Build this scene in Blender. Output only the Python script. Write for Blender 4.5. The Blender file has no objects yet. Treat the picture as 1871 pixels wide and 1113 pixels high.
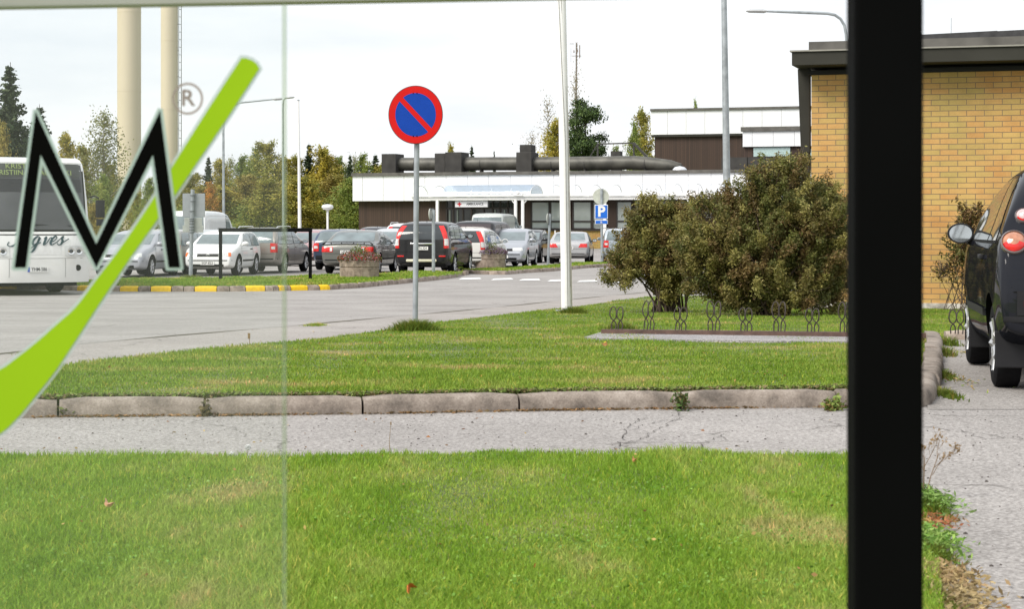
import bpy, bmesh, math, random
import numpy as np
from mathutils import Vector, Matrix
from mathutils.bvhtree import BVHTree
R = math.radians
rnd = random.Random(7)
nr = np.random.RandomState(11)
scene = bpy.context.scene
col = scene.collection

# ------------------------------------------------------------------ camera
F, CX, HZ, EYE = 3640.0, 935.5, 420.0, 1.05      # focal in photo pixels, principal column, horizon row, eye height
cd = bpy.data.cameras.new("camera")
cd.sensor_width = 36.0
cd.lens = F / 1871.0 * 36.0
cd.shift_y = -(556.5 - HZ) / 1871.0
cd.clip_start = 0.1
cd.clip_end = 3000.0
cd.dof.use_dof = True
cd.dof.focus_distance = 30.0
cd.dof.aperture_fstop = 15.0
cam = bpy.data.objects.new("camera", cd)
cam.location = (0, 0, EYE)
cam.rotation_euler = (R(90), 0, 0)
col.objects.link(cam)
scene.camera = cam

# ------------------------------------------------------------------ world, sun, exposure
SUN_EL, SUN_AZ = 45.0, 229.0       # azimuth clockwise from +Y: behind the camera, a little left
world = bpy.data.worlds.new("World")
scene.world = world
world.use_nodes = True
wn, wl = world.node_tree.nodes, world.node_tree.links
wn.clear()
out = wn.new("ShaderNodeOutputWorld")
bg = wn.new("ShaderNodeBackground")
bg.inputs["Strength"].default_value = 0.1
sky = wn.new("ShaderNodeTexSky")
sky.sky_type = 'NISHITA'
sky.sun_disc = False
sky.sun_elevation = R(SUN_EL)
sky.sun_rotation = R(SUN_AZ)
sky.air_density = 1.0
sky.dust_density = 3.0
tc = wn.new("ShaderNodeTexCoord")
mp = wn.new("ShaderNodeMapping")
mp.inputs["Scale"].default_value = (3.0, 3.0, 16.0)
nz = wn.new("ShaderNodeTexNoise")
nz.inputs["Scale"].default_value = 1.6
nz.inputs["Detail"].default_value = 6.0
nz.inputs["Roughness"].default_value = 0.55
cr = wn.new("ShaderNodeValToRGB")
cr.color_ramp.elements[0].position = 0.28
cr.color_ramp.elements[0].color = (6.4, 6.75, 7.2, 1)
cr.color_ramp.elements[1].position = 0.56
cr.color_ramp.elements[1].color = (7.8, 7.9, 8.0, 1)
mx = wn.new("ShaderNodeMixRGB")
mx.inputs[0].default_value = 0.86
wl.new(tc.outputs["Generated"], mp.inputs[0])
wl.new(mp.outputs[0], nz.inputs["Vector"])
wl.new(nz.outputs["Fac"], cr.inputs[0])
wl.new(sky.outputs[0], mx.inputs[1])
wl.new(cr.outputs[0], mx.inputs[2])
wl.new(mx.outputs[0], bg.inputs["Color"])
wl.new(bg.outputs[0], out.inputs["Surface"])

sd = bpy.data.lights.new("sun", 'SUN')
sd.energy = 2.4
sd.angle = R(30)
sd.color = (1.0, 0.95, 0.87)
sun = bpy.data.objects.new("sun", sd)
az, el = R(SUN_AZ), R(SUN_EL)
dirv = Vector((math.sin(az) * math.cos(el), math.cos(az) * math.cos(el), math.sin(el)))
sun.rotation_euler = dirv.to_track_quat('Z', 'Y').to_euler()
col.objects.link(sun)

scene.view_settings.view_transform = 'Standard'
scene.view_settings.look = 'None'
scene.view_settings.gamma = 1.0
scene.view_settings.exposure = 0.58
scene.cycles.use_denoising = True
scene.cycles.max_bounces = 6
scene.cycles.diffuse_bounces = 3
scene.cycles.glossy_bounces = 3
scene.cycles.transparent_max_bounces = 12
scene.cycles.transmission_bounces = 4
scene.cycles.caustics_reflective = False
scene.cycles.caustics_refractive = False

# ------------------------------------------------------------------ ground height and photo -> place mapping
def sst(t):
    t = min(1.0, max(0.0, t))
    return t * t * (3 - 2 * t)
def gz(Y):
    return -0.40 * sst((Y - 13.0) / 33.0) + 0.40 * sst((Y - 94.0) / 18.0)
def G(px, py, off=0.0):
    """point of the ground seen at a pixel of the photograph"""
    Y = EYE * F / max(py - HZ, 4.0)
    for _ in range(60):
        Y = 0.5 * Y + 0.5 * (EYE - gz(Y) - off) * F / max(py - HZ, 4.0)
    return Vector(((px - CX) / F * Y, Y, gz(Y) + off))
def A(px, py, Y):
    return Vector(((px - CX) / F * Y, Y, EYE + (HZ - py) / F * Y))
def X(px, Y): return (px - CX) / F * Y
def Z(py, Y): return EYE + (HZ - py) / F * Y

# ------------------------------------------------------------------ materials
MATS = {}
def nodes_of(m):
    m.use_nodes = True
    nt = m.node_tree
    b = nt.nodes.get("Principled BSDF")
    return nt, nt.nodes, nt.links, b
def N(ns, t, **kw):
    n = ns.new(t)
    for k, v in kw.items(): setattr(n, k, v)
    return n
def mat(name, c, rough=0.6, metal=0.0, var=0.12, scale=8.0, bump=0.0, coat=0.0, ior=None, streak=False, spec=0.5):
    """plain surface with a little real unevenness of its own colour"""
    if name in MATS: return MATS[name]
    m = bpy.data.materials.new(name); MATS[name] = m
    nt, ns, ls, b = nodes_of(m)
    b.inputs["Roughness"].default_value = rough
    b.inputs["Metallic"].default_value = metal
    b.inputs["Coat Weight"].default_value = coat
    b.inputs["Specular IOR Level"].default_value = spec
    b.inputs["Coat Roughness"].default_value = 0.04
    if ior: b.inputs["IOR"].default_value = ior
    t = N(ns, "ShaderNodeTexCoord"); mpn = N(ns, "ShaderNodeMapping")
    if streak: mpn.inputs["Scale"].default_value = (1, 1, 0.12)
    n = N(ns, "ShaderNodeTexNoise"); n.inputs["Scale"].default_value = scale; n.inputs["Detail"].default_value = 5
    r = N(ns, "ShaderNodeValToRGB")
    r.color_ramp.elements[0].position = 0.3; r.color_ramp.elements[1].position = 0.7
    r.color_ramp.elements[0].color = tuple(x * (1 - var) for x in c) + (1,)
    r.color_ramp.elements[1].color = tuple(min(1, x * (1 + var)) for x in c) + (1,)
    ls.new(t.outputs["Object"], mpn.inputs[0]); ls.new(mpn.outputs[0], n.inputs["Vector"])
    ls.new(n.outputs["Fac"], r.inputs[0]); ls.new(r.outputs[0], b.inputs["Base Color"])
    if bump:
        bp = N(ns, "ShaderNodeBump"); bp.inputs["Strength"].default_value = bump; bp.inputs["Distance"].default_value = 0.01
        ls.new(n.outputs["Fac"], bp.inputs["Height"]); ls.new(bp.outputs[0], b.inputs["Normal"])
    return m
def paint(name, c, metal=0.0):
    dark = max(c) < 0.1
    m = mat(name, c, rough=0.35 if metal else 0.42, metal=metal, var=0.05, scale=2.0, coat=0.8, spec=0.0 if dark else 0.4)
    return m
def emit(name, c, s):
    if name in MATS: return MATS[name]
    m = bpy.data.materials.new(name); MATS[name] = m
    nt, ns, ls, b = nodes_of(m)
    b.inputs["Base Color"].default_value = (0.02, 0.02, 0.02, 1)
    b.inputs["Emission Color"].default_value = c + (1,); b.inputs["Emission Strength"].default_value = s
    return m
def asphalt(name, c1, c2, grain=260.0, cracks=True, gstr=0.5):
    m = bpy.data.materials.new(name); MATS[name] = m
    nt, ns, ls, b = nodes_of(m)
    t = N(ns, "ShaderNodeTexCoord")
    big = N(ns, "ShaderNodeTexNoise"); big.inputs["Scale"].default_value = 0.55; big.inputs["Detail"].default_value = 7; big.inputs["Roughness"].default_value = 0.6
    r = N(ns, "ShaderNodeValToRGB"); r.color_ramp.elements[0].position = 0.32; r.color_ramp.elements[1].position = 0.68
    r.color_ramp.elements[0].color = c1 + (1,); r.color_ramp.elements[1].color = c2 + (1,)
    g = N(ns, "ShaderNodeTexVoronoi"); g.inputs["Scale"].default_value = 75.0
    gr = N(ns, "ShaderNodeValToRGB"); gr.color_ramp.elements[0].position = 0.0; gr.color_ramp.elements[1].position = 0.9
    gr.color_ramp.elements[0].color = (0.55, 0.53, 0.52, 1); gr.color_ramp.elements[1].color = (1.45, 1.45, 1.46, 1)
    g2 = N(ns, "ShaderNodeTexNoise"); g2.inputs["Scale"].default_value = grain * 0.25; g2.inputs["Detail"].default_value = 3
    g2r = N(ns, "ShaderNodeValToRGB"); g2r.color_ramp.elements[0].position = 0.35; g2r.color_ramp.elements[1].position = 0.65
    g2r.color_ramp.elements[0].color = (0.72, 0.71, 0.7, 1); g2r.color_ramp.elements[1].color = (1.22, 1.22, 1.22, 1)
    m1 = N(ns, "ShaderNodeMixRGB", blend_type='MULTIPLY'); m1.inputs[0].default_value = gstr
    m2 = N(ns, "ShaderNodeMixRGB", blend_type='MULTIPLY'); m2.inputs[0].default_value = gstr
    for n in (big, g, g2): ls.new(t.outputs["Object"], n.inputs["Vector"])
    ls.new(big.outputs["Fac"], r.inputs[0]); ls.new(g.outputs["Color"], gr.inputs[0]); ls.new(g2.outputs["Fac"], g2r.inputs[0])
    ls.new(r.outputs[0], m1.inputs[1]); ls.new(gr.outputs[0], m1.inputs[2])
    ls.new(m1.outputs[0], m2.inputs[1]); ls.new(g2r.outputs[0], m2.inputs[2])
    last = m2
    if cracks:
        w = N(ns, "ShaderNodeTexNoise"); w.inputs["Scale"].default_value = 1.3; w.inputs["Detail"].default_value = 8
        add = N(ns, "ShaderNodeMixRGB", blend_type='ADD'); add.inputs[0].default_value = 0.9
        ls.new(t.outputs["Object"], w.inputs["Vector"]); ls.new(t.outputs["Object"], add.inputs[1]); ls.new(w.outputs["Color"], add.inputs[2])
        v = N(ns, "ShaderNodeTexVoronoi", feature='DISTANCE_TO_EDGE'); v.inputs["Scale"].default_value = 0.32
        ls.new(add.outputs[0], v.inputs["Vector"])
        vr = N(ns, "ShaderNodeValToRGB"); vr.color_ramp.elements[0].position = 0.0014; vr.color_ramp.elements[1].position = 0.0035
        vr.color_ramp.elements[0].color = (0.3, 0.29, 0.27, 1); vr.color_ramp.elements[1].color = (1, 1, 1, 1)
        ls.new(v.outputs["Distance"], vr.inputs[0])
        m3 = N(ns, "ShaderNodeMixRGB", blend_type='MULTIPLY'); m3.inputs[0].default_value = 0.8
        ls.new(m2.outputs[0], m3.inputs[1]); ls.new(vr.outputs[0], m3.inputs[2]); last = m3
    ls.new(last.outputs[0], b.inputs["Base Color"])
    b.inputs["Roughness"].default_value = 0.85
    bp = N(ns, "ShaderNodeBump"); bp.inputs["Strength"].default_value = 0.5; bp.inputs["Distance"].default_value = 0.006
    ls.new(g.outputs["Distance"], bp.inputs["Height"]); ls.new(bp.outputs[0], b.inputs["Normal"])
    return m
def grass_mat(name, attr, dark, mid, lite, dry, dryness=0.5, trans=0.35, stretch=(0.8, 1.0, 1)):
    """grass: colour from broad patches of the lawn (lush / dry), plus each blade's own value"""
    m = bpy.data.materials.new(name); MATS[name] = m
    nt, ns, ls, b = nodes_of(m)
    ge = N(ns, "ShaderNodeNewGeometry")
    mpn = N(ns, "ShaderNodeMapping"); mpn.inputs["Scale"].default_value = stretch
    a = N(ns, "ShaderNodeTexNoise"); a.inputs["Scale"].default_value = 1.1; a.inputs["Detail"].default_value = 5; a.inputs["Roughness"].default_value = 0.62
    ls.new(ge.outputs["Position"], mpn.inputs[0]); ls.new(mpn.outputs[0], a.inputs["Vector"])
    r = N(ns, "ShaderNodeValToRGB")
    e = r.color_ramp.elements
    e[0].position = 0.36; e[0].color = dark + (1,)
    e[1].position = 0.50; e[1].color = mid + (1,)
    x = e.new(0.58); x.color = lite + (1,)
    y = e.new(0.70 - 0.1 * dryness); y.color = dry + (1,)
    ls.new(a.outputs["Fac"], r.inputs[0])
    last = r
    f = N(ns, "ShaderNodeTexNoise"); f.inputs["Scale"].default_value = 55; f.inputs["Detail"].default_value = 2
    ls.new(ge.outputs["Position"], f.inputs["Vector"])
    fr = N(ns, "ShaderNodeValToRGB"); fr.color_ramp.elements[0].position = 0.35; fr.color_ramp.elements[1].position = 0.65
    fr.color_ramp.elements[0].color = (0.68, 0.70, 0.62, 1); fr.color_ramp.elements[1].color = (1.25, 1.2, 1.2, 1)
    ls.new(f.outputs["Fac"], fr.inputs[0])
    mm = N(ns, "ShaderNodeMixRGB", blend_type='MULTIPLY'); mm.inputs[0].default_value = 0.8
    ls.new(r.outputs[0], mm.inputs[1]); ls.new(fr.outputs[0], mm.inputs[2]); last = mm
    if attr:
        at = N(ns, "ShaderNodeAttribute", attribute_name="tint")
        m2 = N(ns, "ShaderNodeMixRGB", blend_type='MULTIPLY'); m2.inputs[0].default_value = 1.0
        ls.new(last.outputs[0], m2.inputs[1]); ls.new(at.outputs["Color"], m2.inputs[2]); last = m2
    ls.new(last.outputs[0], b.inputs["Base Color"])
    b.inputs["Roughness"].default_value = 0.6
    b.inputs["Specular IOR Level"].default_value = 0.25
    if attr and trans:
        tr = N(ns, "ShaderNodeBsdfTranslucent"); ls.new(last.outputs[0], tr.inputs[0])
        ms = N(ns, "ShaderNodeMixShader"); ms.inputs[0].default_value = trans
        o = ns.get("Material Output")
        ls.new(b.outputs[0], ms.inputs[1]); ls.new(tr.outputs[0], ms.inputs[2]); ls.new(ms.outputs[0], o.inputs[0])
    return m
def leaf_mat(name, trans=0.35, rough=0.55):
    """foliage: the leaf's own colour comes from a per-leaf attribute"""
    m = bpy.data.materials.new(name); MATS[name] = m
    nt, ns, ls, b = nodes_of(m)
    at = N(ns, "ShaderNodeAttribute", attribute_name="tint")
    ls.new(at.outputs["Color"], b.inputs["Base Color"])
    b.inputs["Roughness"].default_value = rough; b.inputs["Specular IOR Level"].default_value = 0.3
    tr = N(ns, "ShaderNodeBsdfTranslucent"); ls.new(at.outputs["Color"], tr.inputs[0])
    ms = N(ns, "ShaderNodeMixShader"); ms.inputs[0].default_value = trans
    o = ns.get("Material Output")
    ls.new(b.outputs[0], ms.inputs[1]); ls.new(tr.outputs[0], ms.inputs[2]); ls.new(ms.outputs[0], o.inputs[0])
    return m
def clear_mat(name, c, body, mixf, rough=0.02, gloss=0.04):
    """thin clear sheet: transparent, mixed with a body colour that on panes paints in reflected haze"""
    m = bpy.data.materials.new(name); MATS[name] = m
    nt, ns, ls, b = nodes_of(m)
    t = N(ns, "ShaderNodeBsdfTransparent"); t.inputs[0].default_value = c + (1,)
    b.inputs["Base Color"].default_value = body + (1,); b.inputs["Roughness"].default_value = 0.5
    n = N(ns, "ShaderNodeTexNoise"); n.inputs["Scale"].default_value = 6; tc_ = N(ns, "ShaderNodeTexCoord")
    ls.new(tc_.outputs["Object"], n.inputs["Vector"])
    mr = N(ns, "ShaderNodeMapRange"); mr.inputs[3].default_value = mixf * 0.85; mr.inputs[4].default_value = mixf * 1.15
    ls.new(n.outputs["Fac"], mr.inputs[0])
    ms = N(ns, "ShaderNodeMixShader"); ls.new(mr.outputs[0], ms.inputs[0])
    gl = N(ns, "ShaderNodeBsdfGlossy"); gl.inputs["Roughness"].default_value = rough
    m2 = N(ns, "ShaderNodeMixShader"); m2.inputs[0].default_value = gloss
    o = ns.get("Material Output")
    ls.new(t.outputs[0], ms.inputs[1]); ls.new(b.outputs[0], ms.inputs[2])
    ls.new(ms.outputs[0], m2.inputs[1]); ls.new(gl.outputs[0], m2.inputs[2]); ls.new(m2.outputs[0], o.inputs[0])
    return m
def brick_mat(name, scale=1.0, swap=True):
    m = bpy.data.materials.new(name); MATS[name] = m
    nt, ns, ls, b = nodes_of(m)
    t = N(ns, "ShaderNodeTexCoord"); sp = N(ns, "ShaderNodeSeparateXYZ"); cb = N(ns, "ShaderNodeCombineXYZ")
    ls.new(t.outputs["Object"], sp.inputs[0]); ls.new(sp.outputs[0], cb.inputs[0]); ls.new(sp.outputs[2], cb.inputs[1])
    br = N(ns, "ShaderNodeTexBrick"); br.offset = 0.5
    br.inputs["Scale"].default_value = 1.0
    br.inputs["Brick Width"].default_value = 0.285 * scale; br.inputs["Row Height"].default_value = 0.0915 * scale
    br.inputs["Mortar Size"].default_value = 0.006 * scale; br.inputs["Mortar Smooth"].default_value = 0.15
    br.inputs["Color1"].default_value = (0, 0, 0, 1); br.inputs["Color2"].default_value = (1, 1, 1, 1); br.inputs["Mortar"].default_value = (0, 0, 0, 1)
    ls.new(cb.outputs[0], br.inputs["Vector"])
    n = N(ns, "ShaderNodeTexNoise"); n.inputs["Scale"].default_value = 1.1; n.inputs["Detail"].default_value = 3
    ls.new(cb.outputs[0], n.inputs["Vector"])
    ad = N(ns, "ShaderNodeMath", operation='ADD'); ml = N(ns, "ShaderNodeMath", operation='MULTIPLY'); ml.inputs[1].default_value = 0.42
    ls.new(br.outputs["Color"], ml.inputs[0]); ls.new(ml.outputs[0], ad.inputs[0]); ls.new(n.outputs["Fac"], ad.inputs[1])
    r = N(ns, "ShaderNodeValToRGB"); e = r.color_ramp.elements
    e[0].position = 0.42; e[0].color = (0.49, 0.355, 0.115, 1)
    e[1].position = 0.95; e[1].color = (0.57, 0.30, 0.095, 1)
    x = e.new(0.66); x.color = (0.58, 0.375, 0.125, 1)
    x = e.new(0.80); x.color = (0.60, 0.35, 0.12, 1)
    ls.new(ad.outputs[0], r.inputs[0])
    f = N(ns, "ShaderNodeTexNoise"); f.inputs["Scale"].default_value = 40; f.inputs["Detail"].default_value = 4
    ls.new(cb.outputs[0], f.inputs["Vector"])
    fr = N(ns, "ShaderNodeValToRGB"); fr.color_ramp.elements[0].color = (0.75, 0.75, 0.75, 1); fr.color_ramp.elements[1].color = (1.15, 1.15, 1.15, 1)
    ls.new(f.outputs["Fac"], fr.inputs[0])
    st = N(ns, "ShaderNodeTexNoise"); st.inputs["Scale"].default_value = 0.9; st.inputs["Detail"].default_value = 7; st.inputs["Roughness"].default_value = 0.7
    ls.new(cb.outputs[0], st.inputs["Vector"])
    sr = N(ns, "ShaderNodeValToRGB"); sr.color_ramp.elements[0].position = 0.3; sr.color_ramp.elements[1].position = 0.6
    sr.color_ramp.elements[0].color = (0.74, 0.72, 0.70, 1); sr.color_ramp.elements[1].color = (1.04, 1.04, 1.04, 1)
    ls.new(st.outputs["Fac"], sr.inputs[0])
    m0 = N(ns, "ShaderNodeMixRGB", blend_type='MULTIPLY'); m0.inputs[0].default_value = 0.8
    ls.new(r.outputs[0], m0.inputs[1]); ls.new(sr.outputs[0], m0.inputs[2])
    mm = N(ns, "ShaderNodeMixRGB", blend_type='MULTIPLY'); mm.inputs[0].default_value = 0.8
    ls.new(m0.outputs[0], mm.inputs[1]); ls.new(fr.outputs[0], mm.inputs[2])
    mo = N(ns, "ShaderNodeMixRGB"); mo.inputs[2].default_value = (0.20, 0.148, 0.092, 1)
    ls.new(br.outputs["Fac"], mo.inputs[0]); ls.new(mm.outputs[0], mo.inputs[1]); ls.new(mo.outputs[0], b.inputs["Base Color"])
    bp = N(ns, "ShaderNodeBump"); bp.invert = True; bp.inputs["Strength"].default_value = 0.6; bp.inputs["Distance"].default_value = 0.01
    ls.new(br.outputs["Fac"], bp.inputs["Height"]); ls.new(bp.outputs[0], b.inputs["Normal"])
    b.inputs["Roughness"].default_value = 0.8
    return m
def slat_mat(name, c, pitch=0.12):
    """vertical boards with dark joints"""
    m = bpy.data.materials.new(name); MATS[name] = m
    nt, ns, ls, b = nodes_of(m)
    t = N(ns, "ShaderNodeTexCoord"); sp = N(ns, "ShaderNodeSeparateXYZ"); ls.new(t.outputs["Object"], sp.inputs[0])
    d = N(ns, "ShaderNodeMath", operation='DIVIDE'); d.inputs[1].default_value = pitch
    fl = N(ns, "ShaderNodeMath", operation='FLOOR'); fr = N(ns, "ShaderNodeMath", operation='FRACT')
    ls.new(sp.outputs[0], d.inputs[0]); ls.new(d.outputs[0], fl.inputs[0]); ls.new(d.outputs[0], fr.inputs[0])
    wn_ = N(ns, "ShaderNodeTexWhiteNoise", noise_dimensions='1D'); ls.new(fl.outputs[0], wn_.inputs["W"])
    r = N(ns, "ShaderNodeValToRGB"); r.color_ramp.elements[0].color = tuple(x * 0.75 for x in c) + (1,); r.color_ramp.elements[1].color = tuple(x * 1.2 for x in c) + (1,)
    ls.new(wn_.outputs["Value"], r.inputs[0])
    g = N(ns, "ShaderNodeMath", operation='LESS_THAN'); g.inputs[1].default_value = 0.14; ls.new(fr.outputs[0], g.inputs[0])
    mo = N(ns, "ShaderNodeMixRGB"); mo.inputs[2].default_value = tuple(x * 0.4 for x in c) + (1,)
    ls.new(g.outputs[0], mo.inputs[0]); ls.new(r.outputs[0], mo.inputs[1]); ls.new(mo.outputs[0], b.inputs["Base Color"])
    b.inputs["Roughness"].default_value = 0.7
    return m
def kerb_mat(name, c):
    m = bpy.data.materials.new(name); MATS[name] = m
    nt, ns, ls, b = nodes_of(m)
    t = N(ns, "ShaderNodeTexCoord")
    n = N(ns, "ShaderNodeTexNoise"); n.inputs["Scale"].default_value = 5; n.inputs["Detail"].default_value = 8; n.inputs["Roughness"].default_value = 0.65
    n2 = N(ns, "ShaderNodeTexVoronoi"); n2.inputs["Scale"].default_value = 110
    ls.new(t.outputs["Object"], n.inputs["Vector"]); ls.new(t.outputs["Object"], n2.inputs["Vector"])
    r = N(ns, "ShaderNodeValToRGB"); e = r.color_ramp.elements
    e[0].position = 0.34; e[0].color = tuple(x * 0.48 for x in c) + (1,)
    e[1].position = 0.66; e[1].color = tuple(min(1, x * k) for x, k in zip(c, (1.45, 1.5, 1.55))) + (1,)
    x = e.new(0.5); x.color = c + (1,)
    r2 = N(ns, "ShaderNodeValToRGB"); r2.color_ramp.elements[0].color = (0.7, 0.66, 0.64, 1); r2.color_ramp.elements[1].color = (1.25, 1.25, 1.25, 1)
    mm = N(ns, "ShaderNodeMixRGB", blend_type='MULTIPLY'); mm.inputs[0].default_value = 0.7
    ls.new(n.outputs["Fac"], r.inputs[0]); ls.new(n2.outputs["Color"], r2.inputs[0])
    ls.new(r.outputs[0], mm.inputs[1]); ls.new(r2.outputs[0], mm.inputs[2]); ls.new(mm.outputs[0], b.inputs["Base Color"])
    b.inputs["Roughness"].default_value = 0.85
    bp = N(ns, "ShaderNodeBump"); bp.inputs["Strength"].default_value = 0.7; bp.inputs["Distance"].default_value = 0.01
    ls.new(n.outputs["Fac"], bp.inputs["Height"]); ls.new(bp.outputs[0], b.inputs["Normal"])
    return m

# ------------------------------------------------------------------ objects
def tag(o, label=None, cat=None, group=None, kind=None):
    if label: o["label"] = label
    if cat: o["category"] = cat
    if group: o["group"] = group
    if kind: o["kind"] = kind
    return o
def empty(name, loc=(0, 0, 0), rz=0.0, label=None, cat=None, group=None):
    o = bpy.data.objects.new(name, None); col.objects.link(o)
    o.location = loc; o.rotation_euler = (0, 0, rz)
    o.empty_display_size = 0.2
    return tag(o, label, cat, group)
def link(name, me, m=None, parent=None, smooth=False):
    if m is not None:
        for mm in (m if isinstance(m, (list, tuple)) else [m]): me.materials.append(mm)
    o = bpy.data.objects.new(name, me); col.objects.link(o)
    if parent is not None: o.parent = parent
    if smooth: me.polygons.foreach_set("use_smooth", [True] * len(me.polygons))
    return o
def children(o): return [c for c in bpy.data.objects if c.parent == o]
def copy_tree(o, parent=None):
    c = o.copy(); col.objects.link(c); c.parent = parent
    for ch in children(o): copy_tree(ch, c)
    return c
def frame_of(d):
    d = Vector(d).normalized()
    u = d.cross(Vector((0, 0, 1)))
    if u.length < 1e-4: u = Vector((1, 0, 0))
    u.normalize(); return d, u, d.cross(u).normalized() * -1
class MB:
    """collects simple shapes into one mesh"""
    def __init__(s): s.v, s.f, s.mi, s.cur = [], [], [], 0
    def add(s, vs, fs):
        b = len(s.v); s.v += [tuple(p) for p in vs]; s.f += [tuple(b + i for i in f) for f in fs]; s.mi += [s.cur] * len(fs)
    def box(s, c, size, rz=0.0, M=None, taper=1.0):
        x, y, z = size[0] / 2, size[1] / 2, size[2] / 2
        vs = [Vector(p) for p in ((-x, -y, -z), (x, -y, -z), (x, y, -z), (-x, y, -z), (-x * taper, -y * taper, z), (x * taper, -y * taper, z), (x * taper, y * taper, z), (-x * taper, y * taper, z))]
        mt = M if M is not None else Matrix.Rotation(rz, 3, 'Z')
        s.add([mt @ p + Vector(c) for p in vs], [(0, 3, 2, 1), (4, 5, 6, 7), (0, 1, 5, 4), (1, 2, 6, 5), (2, 3, 7, 6), (3, 0, 4, 7)])
        return s
    def bar(s, a, b, w, h):
        """box along a-b; w sideways, h in height"""
        a, b = Vector(a), Vector(b); d = b - a
        dd = d.normalized(); u = dd.cross(Vector((0, 0, 1)))
        if u.length < 1e-3: u = Vector((1, 0, 0))
        u.normalize(); n = u.cross(dd).normalized()
        q = [(-1, -1), (1, -1), (1, 1), (-1, 1)]
        vs = [a + u * (w / 2 * i) + n * (h / 2 * j) for i, j in q] + [b + u * (w / 2 * i) + n * (h / 2 * j) for i, j in q]
        s.add(vs, [(0, 3, 2, 1), (4, 5, 6, 7), (0, 1, 5, 4), (1, 2, 6, 5), (2, 3, 7, 6), (3, 0, 4, 7)])
        return s
    def tube(s, pts, rad, n=8, cap=True):
        pts = [Vector(p) for p in pts]
        if not isinstance(rad, (list, tuple)): rad = [rad] * len(pts)
        vs, prev = [], None
        for i, p in enumerate(pts):
            d = (pts[min(i + 1, len(pts) - 1)] - pts[max(i - 1, 0)]).normalized()
            if prev is None:
                u = d.cross(Vector((0, 0, 1)))
                if u.length < 1e-3: u = d.cross(Vector((0, 1, 0)))
            else: u = prev - d * prev.dot(d)
            u.normalize(); prev = u; w = d.cross(u)
            vs += [p + (u * math.cos(2 * math.pi * k / n) + w * math.sin(2 * math.pi * k / n)) * rad[i] for k in range(n)]
        fs = [(i * n + k, i * n + (k + 1) % n, (i + 1) * n + (k + 1) % n, (i + 1) * n + k) for i in range(len(pts) - 1) for k in range(n)]
        if cap: fs += [tuple(range(n))[::-1], tuple((len(pts) - 1) * n + k for k in range(n))]
        s.add(vs, fs); return s
    def lathe(s, prof, c=(0, 0, 0), n=24, M=None, closed=False):
        mt = M or Matrix.Identity(3)
        vs = [mt @ Vector((r * math.cos(2 * math.pi * k / n), r * math.sin(2 * math.pi * k / n), z)) + Vector(c) for r, z in prof for k in range(n)]
        m_ = len(prof); rows = m_ if closed else m_ - 1
        fs = [(i * n + k, i * n + (k + 1) % n, ((i + 1) % m_) * n + (k + 1) % n, ((i + 1) % m_) * n + k) for i in range(rows) for k in range(n)]
        s.add(vs, fs); return s
    def prism(s, poly, y0, y1, M=None, c=(0, 0, 0)):
        """outline in local x,z given real thickness from y0 to y1"""
        n = len(poly); mt = M or Matrix.Identity(3)
        vs = [mt @ Vector((p[0], y0, p[1])) + Vector(c) for p in poly] + [mt @ Vector((p[0], y1, p[1])) + Vector(c) for p in poly]
        fs = [tuple(range(n)), tuple(range(n, 2 * n))[::-1]] + [(i, i + n, (i + 1) % n + n, (i + 1) % n) for i in range(n)]
        s.add(vs, fs); return s
    def build(s, name, m=None, parent=None, smooth=False, bevel=0.0, tri=False, loc=None, seg=2):
        me = bpy.data.meshes.new(name); me.from_pydata(s.v, [], s.f)
        me.polygons.foreach_set("material_index", s.mi)
        bm = bmesh.new(); bm.from_mesh(me)
        if bevel:
            bmesh.ops.remove_doubles(bm, verts=bm.verts, dist=1e-5)
            ed = [e for e in bm.edges if len(e.link_faces) == 2 and e.calc_face_angle(0) > 0.5]
            bmesh.ops.bevel(bm, geom=ed, offset=bevel, segments=seg, profile=0.5, affect='EDGES', clamp_overlap=True)
        bmesh.ops.recalc_face_normals(bm, faces=bm.faces)
        bm.to_mesh(me); bm.free()
        o = link(name, me, m, parent, smooth)
        if loc is not None: o.location = loc
        if smooth:
            try: me.set_sharp_from_angle(angle=R(40))
            except Exception: pass
        return o
def text_mesh(s, size, extrude=0.0, align='CENTER', shear=0.0, bold=0.0, spacing=1.0, res=3):
    cu = bpy.data.curves.new("txt", 'FONT'); cu.body = s; cu.size = size; cu.extrude = extrude; cu.align_x = align; cu.align_y = 'CENTER'
    cu.shear = shear; cu.offset = bold; cu.resolution_u = res; cu.space_character = spacing
    o = bpy.data.objects.new("txt", cu); col.objects.link(o)
    dg = bpy.context.evaluated_depsgraph_get(); dg.update()
    me = bpy.data.meshes.new_from_object(o.evaluated_get(dg))
    bpy.data.objects.remove(o); bpy.data.curves.remove(cu)
    me.materials.clear()
    return me
def put_text(name, s, size, m, parent, loc, rz=0.0, extrude=0.002, width=None, tilt=90, **kw):
    """lettering standing upright on a face whose outward normal is -y turned by rz"""
    me = text_mesh(s, size, extrude, **kw)
    if width:
        xs = [v.co.x for v in me.vertices]; w0 = max(xs) - min(xs)
        for v in me.vertices: v.co.x *= width / w0
    o = link(name, me, m, parent)
    o.location = loc; o.rotation_euler = (R(tilt), 0, rz)
    return o
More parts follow.
